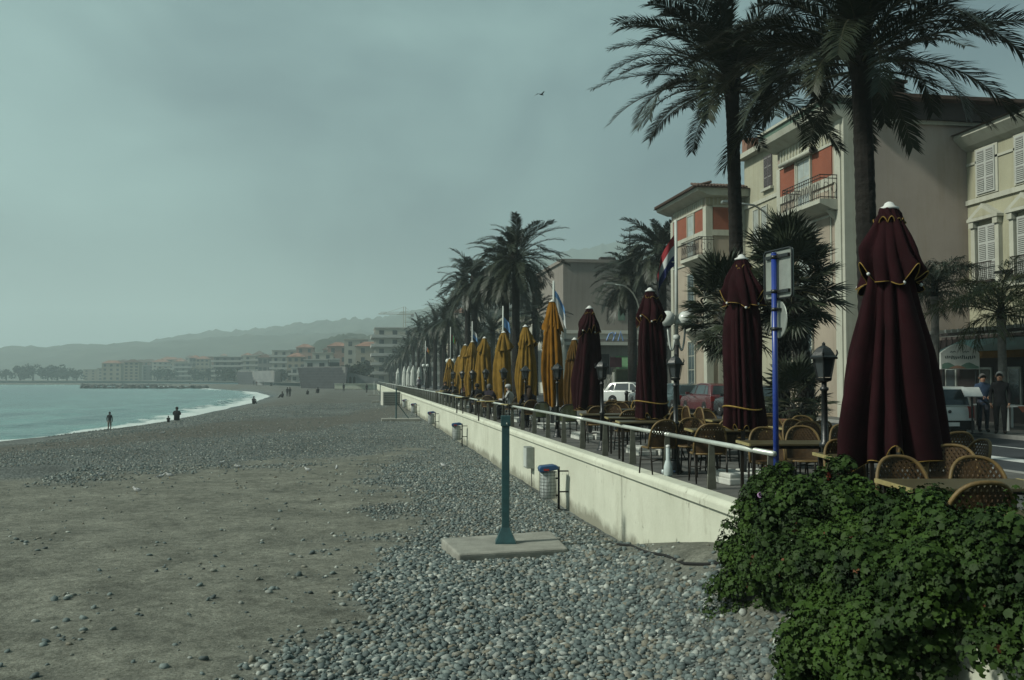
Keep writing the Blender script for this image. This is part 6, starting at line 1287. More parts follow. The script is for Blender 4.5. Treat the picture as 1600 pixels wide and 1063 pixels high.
def body_mesh(pose, fine=False):
    if (pose, fine) in POSE_CACHE: return POSE_CACHE[(pose, fine)]
    J = joints(pose); names = list(J); idx = {n: i for i, n in enumerate(names)}; bones = list(BONES); ext = []
    if fine:                                                   # fingers
        for s in 'LR':
            h, r_ = J['han' + s]; sg_ = -1 if s == 'L' else 1; J['han' + s] = (h, 0.03)
            for k in range(5):
                a = Vector(h) + Vector((sg_ * (0.0 if k else -0.025), 0.026 - 0.015 * k, -0.01)); b_ = a + Vector((0, 0.004, -0.045 - 0.006 * (k % 3))) + (Vector((-sg_ * 0.02, 0.015, 0.02)) if k == 0 else Vector()); c_ = b_ + Vector((-sg_ * 0.008, 0.006, -0.028))
                for j, q in enumerate((a, b_, c_)): n = 'f%s%d%d' % (s, k, j); J[n] = (tuple(q), 0.009); names.append(n); idx[n] = len(names) - 1
                bones += [('han' + s, 'f%s%d0' % (s, k), 2), ('f%s%d0' % (s, k), 'f%s%d1' % (s, k), 2), ('f%s%d1' % (s, k), 'f%s%d2' % (s, k), 2)]
    bm = bmesh.new(); ly = bm.verts.layers.skin.verify(); vv = []
    for n in names:
        v = bm.verts.new(J[n][0]); r_ = J[n][1]; v[ly].radius = (r_, r_ * (0.72 if n in ('che', 'spi') else 0.9)) if n in ('che', 'spi', 'pel') else (r_, r_); v[ly].use_root = (n == 'pel'); vv.append(v)
    for a, b_, _ in bones: bm.edges.new((vv[idx[a]], vv[idx[b_]]))
    me = bpy.data.meshes.new('body_src'); bm.to_mesh(me); bm.free()
    o = bpy.data.objects.new('tmp', me); COL.objects.link(o); o.modifiers.new('s', 'SKIN'); sb_ = o.modifiers.new('u', 'SUBSURF'); sb_.levels = 1; sb_.render_levels = 1
    dg = bpy.context.evaluated_depsgraph_get(); out = bpy.data.meshes.new_from_object(o.evaluated_get(dg)); bpy.data.objects.remove(o); bpy.data.meshes.remove(me)
    mi = []
    for p_ in out.polygons:
        c = p_.center; best = (9, 0)
        for a, b_, m_ in bones:
            A, B = Vector(J[a][0]), Vector(J[b_][0]); t_ = max(0, min(1, (c - A).dot(B - A) / (B - A).length_squared)); d = (c - A.lerp(B, t_)).length / (0.5 * (J[a][1] + J[b_][1]))
            if d < best[0]: best = (d, m_)
        mi.append(best[1])
    out.polygons.foreach_set('use_smooth', [True] * len(out.polygons)); out.materials.clear()
    POSE_CACHE[(pose, fine)] = (out, mi, J); return POSE_CACHE[(pose, fine)]
CL = {}
def cloth_col(c):
    k = tuple(c)
    if k not in CL: CL[k] = mat('clothing %d' % len(CL), c, 0.9, 0.2, 6)
    return CL[k]
def person(loc, rz, pose, top, leg, hair, label, scale=1.0, fine=False, long_hair=False, hat=None, group=None):
    src, mi, J = body_mesh(pose, fine); me = src.copy(); me.name = 'body'
    for m_ in (cloth_col(top), cloth_col(leg), M['skin'], cloth_col((0.02, 0.018, 0.016))): me.materials.append(m_)
    me.polygons.foreach_set('material_index', mi)
    r = empty('person', loc, rz, label=label, cat='person', group=group); r.scale = (scale,) * 3; link('body', me, r)
    c = Vector(J['sku'][0])
    mb = MB(); prof = [(0.085 + 0.022 * math.sin(0.5 * math.pi * min(1, k / 3)), 0) for k in range(1)]
    vs = []; nz, na = 7, 14
    for i in range(nz):
        ph_ = math.pi * 0.70 * i / (nz - 1)
        for j in range(na):
            a = 2 * math.pi * j / na; front = max(0, math.sin(a)); rr = 0.112 * math.sin(ph_ + 0.02) + 0.002; z = 0.115 * math.cos(min(ph_, math.pi * (0.70 - 0.38 * front)))
            vs.append((c.x + rr * 0.92 * math.cos(a), c.y - 0.008 + rr * math.sin(a) * (0.98 if front else 1.05), c.z + 0.015 + z))
    mb.add(vs, [(i * na + j, i * na + (j + 1) % na, (i + 1) * na + (j + 1) % na, (i + 1) * na + j) for i in range(nz - 1) for j in range(na)]).build('hair', cloth_col(hair), r, True)
    if long_hair: MB().tube([c + Vector((0, -0.06, 0.02)), c + Vector((0, -0.10, -0.14)), c + Vector((0, -0.12, -0.32))], [0.085, 0.10, 0.06], 10, flat=1.3).build('long_hair', cloth_col(hair), r, True)
    if hat: MB().lathe([(0.118, 0.02), (0.12, 0.06), (0.10, 0.11), (0.05, 0.135), (0.005, 0.14)], 14, c).build('hat', cloth_col(hat), r, True)
    if fine:
        MB().tube([c + Vector((0, 0.095, -0.01)), c + Vector((0, 0.122, -0.045)), c + Vector((0, 0.10, -0.06))], [0.010, 0.016, 0.012], 6).build('nose', M['skin'], r, True)
        for s in (-1, 1):
            MB().lathe([(0.004, -0.01), (0.012, 0), (0.004, 0.01)], 8, c + Vector((s * 0.036, 0.092, -0.008))).build('eye', M['black_metal'], r, True); MB().lathe([(0.006, -0.03), (0.016, -0.005), (0.02, 0.015), (0.006, 0.03)], 8, c + Vector((s * 0.10, 0.0, -0.02))).build('ear', M['skin'], r, True)
        MB().tube([c + Vector((-0.025, 0.098, -0.088)), c + Vector((0, 0.105, -0.09)), c + Vector((0.025, 0.098, -0.088))], 0.006, 5).build('mouth', M['sticker'], r)
    return r
GRY, WHH, BRN, BLK = (0.12, 0.115, 0.11), (0.27, 0.27, 0.26), (0.045, 0.028, 0.016), (0.012, 0.010, 0.009)
q = deep(1536, 640, 28.2); person((q.x, q.y, 0.0), R(165), 'arms', (0.035, 0.06, 0.11), (0.03, 0.035, 0.05), GRY, 'man in blue shirt with glasses and grey hair standing by the white van', 0.97, True)
q = deep(1563, 640, 27.3); person((q.x, q.y, 0.0), R(140), 'stand', (0.015, 0.015, 0.018), (0.014, 0.014, 0.016), WHH, 'white haired man in black jacket standing on the pavement', 1.0, True)
SEAT = [(826, 31.0, 10, (0.02, 0.02, 0.028), (0.03, 0.035, 0.06), BRN, True, None, 'woman with long brown hair in dark coat seated near the tall ochre parasol'),
        (796, 36.0, 60, (0.40, 0.42, 0.41), (0.05, 0.05, 0.06), WHH, False, (0.45, 0.47, 0.48), 'person in pale grey jacket and hat leaning over a cafe table'),
        (764, 39.0, -20, (0.025, 0.02, 0.03), (0.03, 0.03, 0.035), GRY, False, None, 'grey haired diner in black left of the pale grey jacket'),
        (775, 42.0, 150, (0.06, 0.02, 0.015), (0.03, 0.03, 0.035), GRY, False, None, 'diner in dark red facing the camera among the mustard parasols'),
        (746, 43.0, 20, (0.018, 0.018, 0.022), (0.03, 0.03, 0.035), BLK, False, None, 'diner in black at the third mustard parasol'),
        (727, 51.0, 0, (0.06, 0.02, 0.02), (0.03, 0.03, 0.035), BRN, False, None, 'diner in brown among the farther mustard parasols'),
        (708, 60.0, 30, (0.018, 0.02, 0.03), (0.03, 0.03, 0.035), BLK, False, GRY, 'diner in dark coat and grey cap at the end of the mustard row'),
        (695, 66.0, 200, (0.05, 0.05, 0.055), (0.03, 0.03, 0.035), BRN, False, None, 'diner in grey beyond the mustard row')]
for u, zc, a, t_, l_, h_, lh, ht, lab in SEAT:
    q = deep(u, 640, zc); person((q.x, q.y, 0.0), R(a), 'chair', t_, l_, h_, lab, 1.0, False, lh, ht, 'people seated on the terrace')
    sh_ = {826: 'the long haired woman', 796: 'the pale grey jacket', 764: 'the grey haired diner in black', 775: 'the diner in dark red', 746: 'the black clad diner at the third mustard parasol', 727: 'the diner in brown', 708: 'the capped diner', 695: 'the diner in grey'}[u]
    put_chair(q.x + math.sin(R(a)) * 0.03, q.y - math.cos(R(a)) * 0.03, R(a), 'rattan chair occupied by ' + sh_, 0.0)
    put_table(q.x - math.sin(R(a)) * 0.72, q.y + math.cos(R(a)) * 0.72, R(a), 'cafe table in front of ' + sh_, 0.0)
q = deep(886, 620, 34); person((q.x, q.y, 0), R(150), 'arms', (0.015, 0.015, 0.018), (0.02, 0.02, 0.025), BLK, 'waiter in black standing between the ochre and brown parasols'); nap = MB().span((-0.12, -0.02, 0.95), (0.12, 0.02, 1.5)).build('waiter_cloth', M['menu_white'], None, loc=(q.x + 0.05, q.y - 0.30, 0)); tag(nap, 'white cloth held by the waiter in black', 'cloth')
q = deep(655, 600, 100); person((q.x, q.y, 0), R(200), 'stand', (0.20, 0.18, 0.22), (0.03, 0.03, 0.03), GRY, 'person in lilac top standing far along the promenade')
pg_ = mat('pale green cushion', (0.20, 0.22, 0.11), 0.8, 0.15, 5); chair_g = make_chair(pg_, M['black_metal']); first = True
for u, v, lab in ((845, 641, 'chair with pale green back, left of the fourth lantern'), (886, 645, 'chair with pale green back, right of the fourth lantern')):
    o = chair_g if first else copy_tree(chair_g); first = False; q = on_z(u, 628 if u < 860 else 632, 0.90); o.location = (q.x, q.y + 0.2, 0); o.rotation_euler = (0, 0, R(8)); tag(o, lab, 'chair', 'pale green backed chairs')
BE = [(171, 673, 'stand', (0.03, 0.035, 0.04), (0.20, 0.17, 0.14), 0.68, 'child standing at the water edge on the left'), (276, 657.5, 'ground', (0.012, 0.012, 0.014), (0.015, 0.015, 0.018), 1.25, 'person in black sitting on the shingle at the water edge'), (263, 660, 'ground', (0.02, 0.02, 0.02), (0.02, 0.02, 0.02), 0.55, 'small child sitting beside the person in black'),
      (449, 620, 'stand', (0.015, 0.015, 0.02), (0.02, 0.02, 0.02), 1.0, 'left of two people standing far down the beach'), (453, 620, 'stand', (0.02, 0.02, 0.02), (0.02, 0.02, 0.02), 1.0, 'right of two people standing far down the beach'), (442, 622, 'ground', (0.015, 0.015, 0.02), (0.02, 0.02, 0.02), 1.2, 'person sitting left of the two standing far down the beach'),
      (481, 617, 'ground', (0.03, 0.03, 0.03), (0.02, 0.02, 0.02), 1.0, 'person sitting mid beach in front of the dark pavilion'), (497, 615, 'ground', (0.015, 0.015, 0.02), (0.02, 0.02, 0.02), 1.3, 'larger seated figure right below the dark pavilion'), (396, 632, 'ground', (0.015, 0.015, 0.02), (0.02, 0.02, 0.02), 1.2, 'lone person sitting near the foam'),
      (573, 614, 'walk', (0.012, 0.012, 0.015), (0.015, 0.015, 0.018), 1.0, 'person in black walking beside the far shower posts'), (537, 612, 'stand', (0.02, 0.02, 0.03), (0.02, 0.02, 0.02), 1.0, 'person standing at the right corner of the dark pavilion'),
      (396, 604.5, 'stand', (0.02, 0.02, 0.03), (0.02, 0.02, 0.02), 1.0, 'tiny figure left of the group near the bay front'), (401, 604.5, 'stand', (0.10, 0.03, 0.03), (0.02, 0.02, 0.02), 1.0, 'tiny figure in red near the bay front'), (411, 604.5, 'stand', (0.2, 0.2, 0.2), (0.02, 0.02, 0.02), 1.0, 'tiny figure in white near the bay front'), (423, 605, 'ground', (0.02, 0.02, 0.02), (0.02, 0.02, 0.02), 1.2, 'tiny seated figure near the bay front')]
for u, v, ps_, t_, l_, sc, lab in BE:
    q = on_beach(u, v); person(q, R(random.uniform(-20, 60)), ps_, t_, l_, BLK, lab, sc, group='people on the beach')
# ------------------------------------------------------------------ gulls
gw = mat('gull white', (0.55, 0.56, 0.55), 0.8, 0.05, 5); gg = mat('gull grey wing', (0.20, 0.215, 0.22), 0.8, 0.1, 5); gy_ = mat('gull beak', (0.45, 0.28, 0.05), 0.6)
def make_gull():
    r = empty('gull')
    MB().tube([(-0.20, 0, 0.145), (-0.14, 0, 0.15), (-0.05, 0, 0.16), (0.06, 0, 0.175), (0.12, 0, 0.21), (0.145, 0, 0.255), (0.175, 0, 0.27), (0.205, 0, 0.262)], [0.012, 0.045, 0.075, 0.07, 0.045, 0.038, 0.036, 0.012], 10).build('body', gw, r, True)
    for s in (-1, 1):
        MB().add([(0.07, s * 0.055, 0.20), (-0.02, s * 0.082, 0.185), (-0.15, s * 0.055, 0.165), (-0.27, s * 0.015, 0.15), (-0.12, s * 0.03, 0.215), (0.03, s * 0.035, 0.235)], [(0, 1, 5), (1, 2, 4, 5), (2, 3, 4)]).build('wing', gg, r); MB().tube([(0, s * 0.03, 0.11), (0.005, s * 0.03, 0.0)], 0.006, 4).build('leg', gy_, r)
    MB().tube([(0.20, 0, 0.262), (0.245, 0, 0.252)], [0.012, 0.003], 5).build('beak', gy_, r); return r
gl = make_gull()
for i, (u, v, lab) in enumerate([(214, 773, 'gull on the bare dirt, nearest of the left flock'), (251, 751, 'left gull of a close pair on the dirt edge'), (265, 749, 'right gull of a close pair on the dirt edge'), (159, 749, 'leftmost gull at the pebble edge'), (526, 737, 'gull standing on grey pebbles right of the dirt patch'), (481, 740, 'gull at the boundary of dirt and pebbles'), (346, 729, 'gull between the close pair and the right hand gulls'), (373, 735, 'gull on bare dirt right of the middle'), (254, 680, 'far gull on the brown band'), (437, 677, 'far gull right on the brown band'), (693, 733, 'gull on pebbles left of the second litter bin'), (676, 704, 'gull on pebbles near the third litter bin')]):
    o = gl if i == 0 else copy_tree(gl); o.location = on_beach(u, v) + Vector((0, 0, 0.02)); o.rotation_euler = (0, 0, R([160, 20, 170, 200, 90, 150, 30, 180, 10, 80, 140, 200][i])); o.scale = (0.62,) * 3; tag(o, lab, 'gull', 'gulls resting on the beach')
q = deep(846, 148, 60); fbd = empty('flying_gull', q, R(30), label='tiny dark bird flying high in the grey sky', cat='bird')
MB().tube([(-0.2, 0, 0), (0, 0, 0.01), (0.18, 0, 0.0)], [0.01, 0.05, 0.015], 6).build('body', cloth_col(BLK), fbd, True)
for s in (-1, 1): MB().add([(0.06, 0, 0), (-0.06, 0, 0), (-0.08, s * 0.28, 0.12), (0.03, s * 0.28, 0.13), (-0.12, s * 0.60, 0.02)], [(0, 1, 2, 3), (2, 4, 3)]).build('wing', cloth_col(BLK), fbd)
# ------------------------------------------------------------------ breakwaters and far trees
rockm = mat('breakwater rock', (0.055, 0.055, 0.052), 0.9, 0.35, 0.5, 0.4, 3, rand=0.3)
def rock_mesh(seed, fl=0.75):
    bm = bmesh.new(); bmesh.ops.create_icosphere(bm, subdivisions=1, radius=1.0)
    for v in bm.verts: n = noise.noise(v.co * 1.3 + Vector((seed, 0, 0))); v.co *= 1 + 0.35 * n; v.co.z *= fl
    me = bpy.data.meshes.new('rock'); bm.to_mesh(me); bm.free(); me.materials.append(rockm); return me
RK = [rock_mesh(s * 3.1) for s in range(5)]
for v, u0, u1, n_, lab in ((607.3, 126, 322, 54, 'nearer dark rock breakwater stretching across the bay'), (603.6, 128, 300, 44, 'farther dark rock breakwater behind the first one')):
    a_, b_ = on_z(u0, v, SEA_Z), on_z(u1, v, SEA_Z); r = empty('breakwater', a_.lerp(b_, 0.5), label=lab, cat='breakwater')
    for k in range(n_):
        p_ = a_.lerp(b_, k / (n_ - 1)) - a_.lerp(b_, 0.5); link('rock', RK[k % 5], r, p_ + Vector((0, random.uniform(-1.5, 1.5), random.uniform(0, 0.3))), (random.random() * 3, random.random() * 3, random.random() * 6), [random.uniform(0.8, 1.5)] * 3)
def tree_crown(seed, n=700):
    rs = random.Random(seed); mb = MB(); bl = [(Vector((rs.uniform(-0.6, 0.6), rs.uniform(-0.6, 0.6), rs.uniform(0.1, 0.9))), rs.uniform(0.25, 0.5)) for _ in range(12)]
    for i in range(n):
        c, r_ = rs.choice(bl); d = Vector((rs.gauss(0, 1), rs.gauss(0, 1), rs.gauss(0, 1))).normalized(); q_ = c + d * r_ * rs.uniform(0.7, 1.05); a = Vector((rs.gauss(0, 1), rs.gauss(0, 1), rs.gauss(0, 1))).normalized() * 0.10; b2 = a.cross(d).normalized() * 0.08; mb.add([q_ - a, q_ + b2, q_ + a, q_ - b2], [(0, 1, 2, 3)])
    return mb.mesh('crown', treem, fix=False)
treem = mat('far tree leaf', (0.02, 0.032, 0.018), 0.9, 0.3, 1, rand=0.25); TC = [tree_crown(s) for s in range(3)]; TT = MB().tube([(0, 0, 0), (0, 0, 1)], [0.06, 0.03], 6).mesh('trunk', barkm)
FTREE = [(10, 586, 690, 9), (32, 580, 690, 12), (52, 575, 700, 14), (75, 582, 690, 10), (90, 576, 700, 13), (105, 580, 690, 11), (-15, 584, 690, 11), (120, 585, 700, 9), (246, 583, 660, 10), (262, 586, 650, 9), (305, 580, 640, 9), (318, 582, 620, 8), (326, 578, 610, 9), (352, 578, 540, 9), (366, 582, 520, 8), (500, 570, 420, 8), (532, 568, 360, 8), (548, 574, 330, 7), (572, 566, 340, 9), (560, 575, 310, 7), (396, 580, 540, 7), (440, 582, 480, 7)]
for i, (u, v, zc, H) in enumerate(FTREE):
    q = deep(u, v, zc); r = empty('broadleaf_tree', (q.x, q.y, -0.2), random.uniform(0, 6), label='dark round tree on the far shore of the bay', cat='tree', group='trees on the far shore'); link('trunk', TT, r, None, None, (H, H, H * 0.5)); link('crown', TC[i % 3], r, (0, 0, H * 0.16), None, (H * 0.62, H * 0.62, H * 0.62))

# ------------------------------------------------------------------ geraniums over the near wall
leafm = mat('geranium leaf', (0.009, 0.024, 0.004), 0.65, 0.45, 2.2, col2=(0.044, 0.090, 0.011), spec=0.2)
stemm = mat('geranium stem', (0.05, 0.045, 0.02), 0.8, 0.3, 6); deadm = mat('dry geranium leaf', (0.16, 0.06, 0.025), 0.8, 0.3, 6); pinkm = mat('lilac petal', (0.50, 0.30, 0.52), 0.7, 0.1, 6); redm = mat('red petal', (0.32, 0.05, 0.03), 0.7, 0.1, 6)
def geranium(name, label, surf, nclump, lpc, seed, leaf=0.0225, clr=(0.07, 0.16)):
    """surf(s, t) gives a point and outward direction on the plant's outer skin"""
    g = np.random.default_rng(seed); rs = random.Random(seed); V_, F_, MI = [], [], []; base = 0
    r = empty(name, surf(0.5, 0.95)[0], label=label, cat='plant', group='geraniums hanging over the wall'); o_ = np.array(r.location)
    ang = np.linspace(0, 2 * np.pi, 11)[:-1]; rad_ = np.where(np.arange(10) % 2 == 0, 1.08, 0.78); shp = np.stack([np.cos(ang) * rad_, np.sin(ang) * rad_], -1)
    stems = MB()
    for c in range(nclump):
        s, t_ = rs.random(), rs.random(); p_, n_ = surf(s, t_); n_ = Vector(n_).normalized(); cr_ = rs.uniform(*clr); k = int(lpc * (cr_ / clr[1]) ** 1.5 * rs.uniform(0.7, 1.2))
        cen = Vector(p_) + n_ * (rs.uniform(-0.10, 0.05) + 0.42 * noise.noise(Vector(p_) * 2.4 + Vector((seed, 0, 0))))
        if rs.random() < 0.25: stems.tube([Vector(p_) - n_ * 0.3 - o_ if False else Vector(p_) - n_ * 0.28 - Vector(o_), cen - Vector(o_)], [0.008, 0.005], 4)
        D_ = g.normal(size=(k, 3)); D_ /= np.linalg.norm(D_, axis=1)[:, None]; D_ += np.array(n_) * 0.75 + np.array([0, 0, 0.35]); D_ /= np.linalg.norm(D_, axis=1)[:, None]
        P_ = np.array(cen) + D_ * cr_ * g.uniform(0.55, 1.05, (k, 1)); Nn = D_ + g.normal(size=(k, 3)) * 0.32 + np.array([0, 0, 0.3]); Nn /= np.linalg.norm(Nn, axis=1)[:, None]
        A_ = np.cross(Nn, g.normal(size=(k, 3))); A_ /= np.linalg.norm(A_, axis=1)[:, None]; B_ = np.cross(Nn, A_); L_ = leaf * g.uniform(0.35, 1.3, (k, 1)) * rs.uniform(0.75, 1.2)
        ring = P_[:, None, :] + (A_[:, None, :] * shp[None, :, :1] + B_[:, None, :] * shp[None, :, 1:]) * L_[:, None, :] + Nn[:, None, :] * (0.42 * L_[:, None, :] * (np.arange(10) % 2)[None, :, None] - 0.12 * L_[:, None, :])
        allv = np.concatenate([P_[:, None, :], ring], 1).reshape(-1, 3) - o_; V_.append(allv); ii = base + np.arange(k)[:, None, None] * 11 + np.array([[0, 10, 1, 2], [0, 2, 3, 4], [0, 4, 5, 6], [0, 6, 7, 8], [0, 8, 9, 10]])[None]; F_.append(ii.reshape(-1, 4)); base += 11 * k
    V_ = np.concatenate(V_); F_ = np.concatenate(F_); me = bpy.data.meshes.new('foliage'); me.vertices.add(len(V_)); me.vertices.foreach_set('co', V_.ravel()); me.loops.add(F_.size); me.loops.foreach_set('vertex_index', F_.ravel().astype(np.int32)); me.polygons.add(len(F_)); me.polygons.foreach_set('loop_start', np.arange(0, F_.size, 4, dtype=np.int32)); me.polygons.foreach_set('loop_total', np.full(len(F_), 4, dtype=np.int32)); me.update(calc_edges=True); me.materials.append(leafm)
    me.materials.append(deadm); me.polygons.foreach_set('material_index', np.repeat((g.random(len(F_) // 5) < 0.0015).astype(np.int32), 5)); link('foliage', me, r); stems.build('stem', stemm, r)
    return r, o_, g
def flower(r, o_, p_, m_, seed):
    rs = random.Random(seed); mb = MB()
    for k in range(16):
        d = Vector((rs.gauss(0, 1), rs.gauss(0, 1), rs.gauss(0.3, 1))).normalized(); q_ = Vector(p_) - Vector(o_) + d * 0.03; a = d.cross(Vector((rs.random(), 1, 0.3))).normalized() * 0.016; b2 = d.cross(a).normalized() * 0.014; mb.add([q_ - a, q_ - b2, q_ + a, q_ + b2], [(0, 1, 2, 3)])
    mb.build('flower', m_, r, fix=False)
def skin_curve(pts):                                           # profile polyline (x, z) from foot over the top
    P_ = [Vector(q_) for q_ in pts]; ls = [0]
    for a, b_ in zip(P_, P_[1:]): ls.append(ls[-1] + (b_ - a).length)
    def f(t_):
        d = t_ * ls[-1]; k = min(max(0, int(np.searchsorted(ls, d)) - 1), len(P_) - 2); a, b_ = P_[k], P_[k + 1]; p_ = a.lerp(b_, (d - ls[k]) / (ls[k + 1] - ls[k])); tn = (b_ - a).normalized(); return p_, Vector((-tn.y, tn.x))
    return f
f2 = skin_curve([(3.38, -1.25), (3.22, -0.7), (3.20, -0.15), (3.30, 0.25), (3.50, 0.50), (3.80, 0.58), (4.05, 0.35)])
def surf2(s, t_):
    y = 5.2 + 0.5 * max(0, 1 - t_ / 0.55) * (1 - s) + (1.55 + 1.1 * min(1, max(0, (t_ - 0.35) / 0.35))) * s; p_, n_ = f2(t_); wob = 0.13 * math.sin(y * 3.1) + 0.09 * math.sin(y * 7.3 + t_ * 5); k = math.sin(math.pi * min(1, max(0, s))) ** 0.3
    return Vector((p_.x + wob * 0.5 + 0.25 * (1 - k), y, p_.y + wob * 0.5)), (n_.x, -0.35 + 0.3 * (s - 0.5), n_.y)
r, o_, g = geranium('geranium_bush', 'large dense green geranium bush hanging over the wall in the foreground', surf2, 1500, 78, 21)
f1 = skin_curve([(4.15, -0.95), (4.0, -0.65), (4.02, -0.15), (4.2, 0.20), (4.55, 0.44), (4.95, 0.34), (5.15, 0.08)])
def surf1(s, t_):
    y = 8.2 + 2.35 * s; p_, n_ = f1(t_); wob = 0.12 * math.sin(y * 4.3 + 1) + 0.08 * math.sin(y * 8 + t_ * 6); e = abs(2 * s - 1) ** 2.5
    return Vector((p_.x + wob * 0.4 + 0.30 * e, y, p_.y - 0.22 * e + wob * 0.6)), (n_.x, -0.5 + 0.9 * s, n_.y)
r, o_, g = geranium('geranium_bush', 'rounded geranium bush with lilac flowers at the end of the handrail', surf1, 900, 78, 33)
for k, (s, t_) in enumerate(((0.55, 0.62), (0.7, 0.58), (0.6, 0.66))): p_, n_ = surf1(s, t_); flower(r, o_, p_ + Vector(n_).normalized() * 0.11, pinkm, k + 9)
f3 = skin_curve([(3.30, -0.95), (3.02, -0.55), (2.98, -0.1), (3.12, 0.25), (3.45, 0.45), (3.85, 0.5), (4.05, 0.3)])
def surf3(s, t_):
    y = 2.2 + 1.65 * s; p_, n_ = f3(t_); wob = 0.10 * math.sin(y * 4.1) + 0.08 * math.sin(y * 8.3 + t_ * 5); e = max(0, (s - 0.75) / 0.25)
    return Vector((p_.x + wob * 0.4 + 0.35 * e * e, y, p_.y + wob * 0.5 + 0.35 * e * e * (1 - t_))), (n_.x, 0.2 * s, n_.y)
geranium('geranium_bush', 'lighter geranium bush cut off by the bottom right corner', surf3, 700, 78, 45)
f4 = skin_curve([(3.50, 0.10), (3.48, 0.4), (3.65, 0.66), (3.95, 0.68), (4.15, 0.40)])
def surf4(s, t_):
    y = 3.9 + 2.2 * s; p_, n_ = f4(t_); wob = 0.07 * math.sin(y * 5); return Vector((p_.x + wob, y, p_.y + wob)), (n_.x, -0.3, n_.y)
geranium('geranium_bush', 'geranium mound on the wall top between the two foreground bushes', surf4, 420, 70, 57)
f5 = skin_curve([(4.3, 0.02), (4.35, 0.3), (4.6, 0.44), (4.95, 0.36), (5.1, 0.1)])
def surf5(s, t_):
    y = 8.2 + 1.3 * s; p_, n_ = f5(t_); wob = 0.08 * math.sin(y * 6 + 2); return Vector((p_.x + wob, y, p_.y + wob)), (n_.x, -0.3, n_.y)
r, o_, g = geranium('geranium_bush', 'sparse geranium with rusty flowers at the foot of the nearest lantern', surf5, 90, 46, 61)
for k in range(4): p_, n_ = surf5(random.random(), 0.5); flower(r, o_, p_ + Vector(n_).normalized() * 0.12, redm, k + 30)

# ------------------------------------------------------------------ pebbles
pebm = bpy.data.materials.new('pebble'); t, N, L, b = nodes(pebm); oi = N.new('ShaderNodeObjectInfo'); cr2 = N.new('ShaderNodeValToRGB'); els = cr2.color_ramp.elements
for pos, c in ((0.0, (0.052, 0.068, 0.069)), (0.35, (0.102, 0.130, 0.129)), (0.6, (0.152, 0.185, 0.179)), (0.74, (0.155, 0.142, 0.108)), (0.9, (0.225, 0.245, 0.232)), (0.985, (0.35, 0.37, 0.34))):
    e = els[0] if pos == 0 else els.new(pos); e.position = pos; e.color = (*c, 1)
els.remove(els[-1]) if len(els) > 6 else None
L.new(oi.outputs['Random'], cr2.inputs[0]); tcn = N.new('ShaderNodeTexCoord'); no = N.new('ShaderNodeTexNoise'); no.inputs['Scale'].default_value = 3; L.new(tcn.outputs['Object'], no.inputs['Vector']); rv = ramp(N, 0.3, 0.7, (0.75, 0.75, 0.75), (1.15, 1.15, 1.12)); L.new(no.outputs['Fac'], rv.inputs[0])
mm = N.new('ShaderNodeMix'); mm.data_type = 'RGBA'; mm.blend_type = 'MULTIPLY'; mm.inputs['Factor'].default_value = 1; L.new(cr2.outputs[0], mm.inputs['A']); L.new(rv.outputs[0], mm.inputs['B']); L.new(mm.outputs['Result'], b.inputs['Base Color']); b.inputs['Roughness'].default_value = 0.75; b.inputs['Specular IOR Level'].default_value = 0.3
def pebble(seed, name='pebble'):
    bm = bmesh.new(); bmesh.ops.create_icosphere(bm, subdivisions=1 if seed else 2, radius=1.0)
    for v in bm.verts: n = noise.noise(v.co * 0.9 + Vector((seed * 5.3, 1, 2))); v.co *= 1 + 0.28 * n; v.co.x *= 1.25; v.co.z *= 0.62
    me = bpy.data.meshes.new(name); bm.to_mesh(me); bm.free(); me.materials.append(pebm); me.polygons.foreach_set('use_smooth', [True] * len(me.polygons)); return me
PB = [pebble(s + 1) for s in range(8)]; pcol = bpy.data.collections.new('pebble_shapes')
for i, me in enumerate(PB): o = bpy.data.objects.new('pebble_shape_%d' % i, me); pcol.objects.link(o)
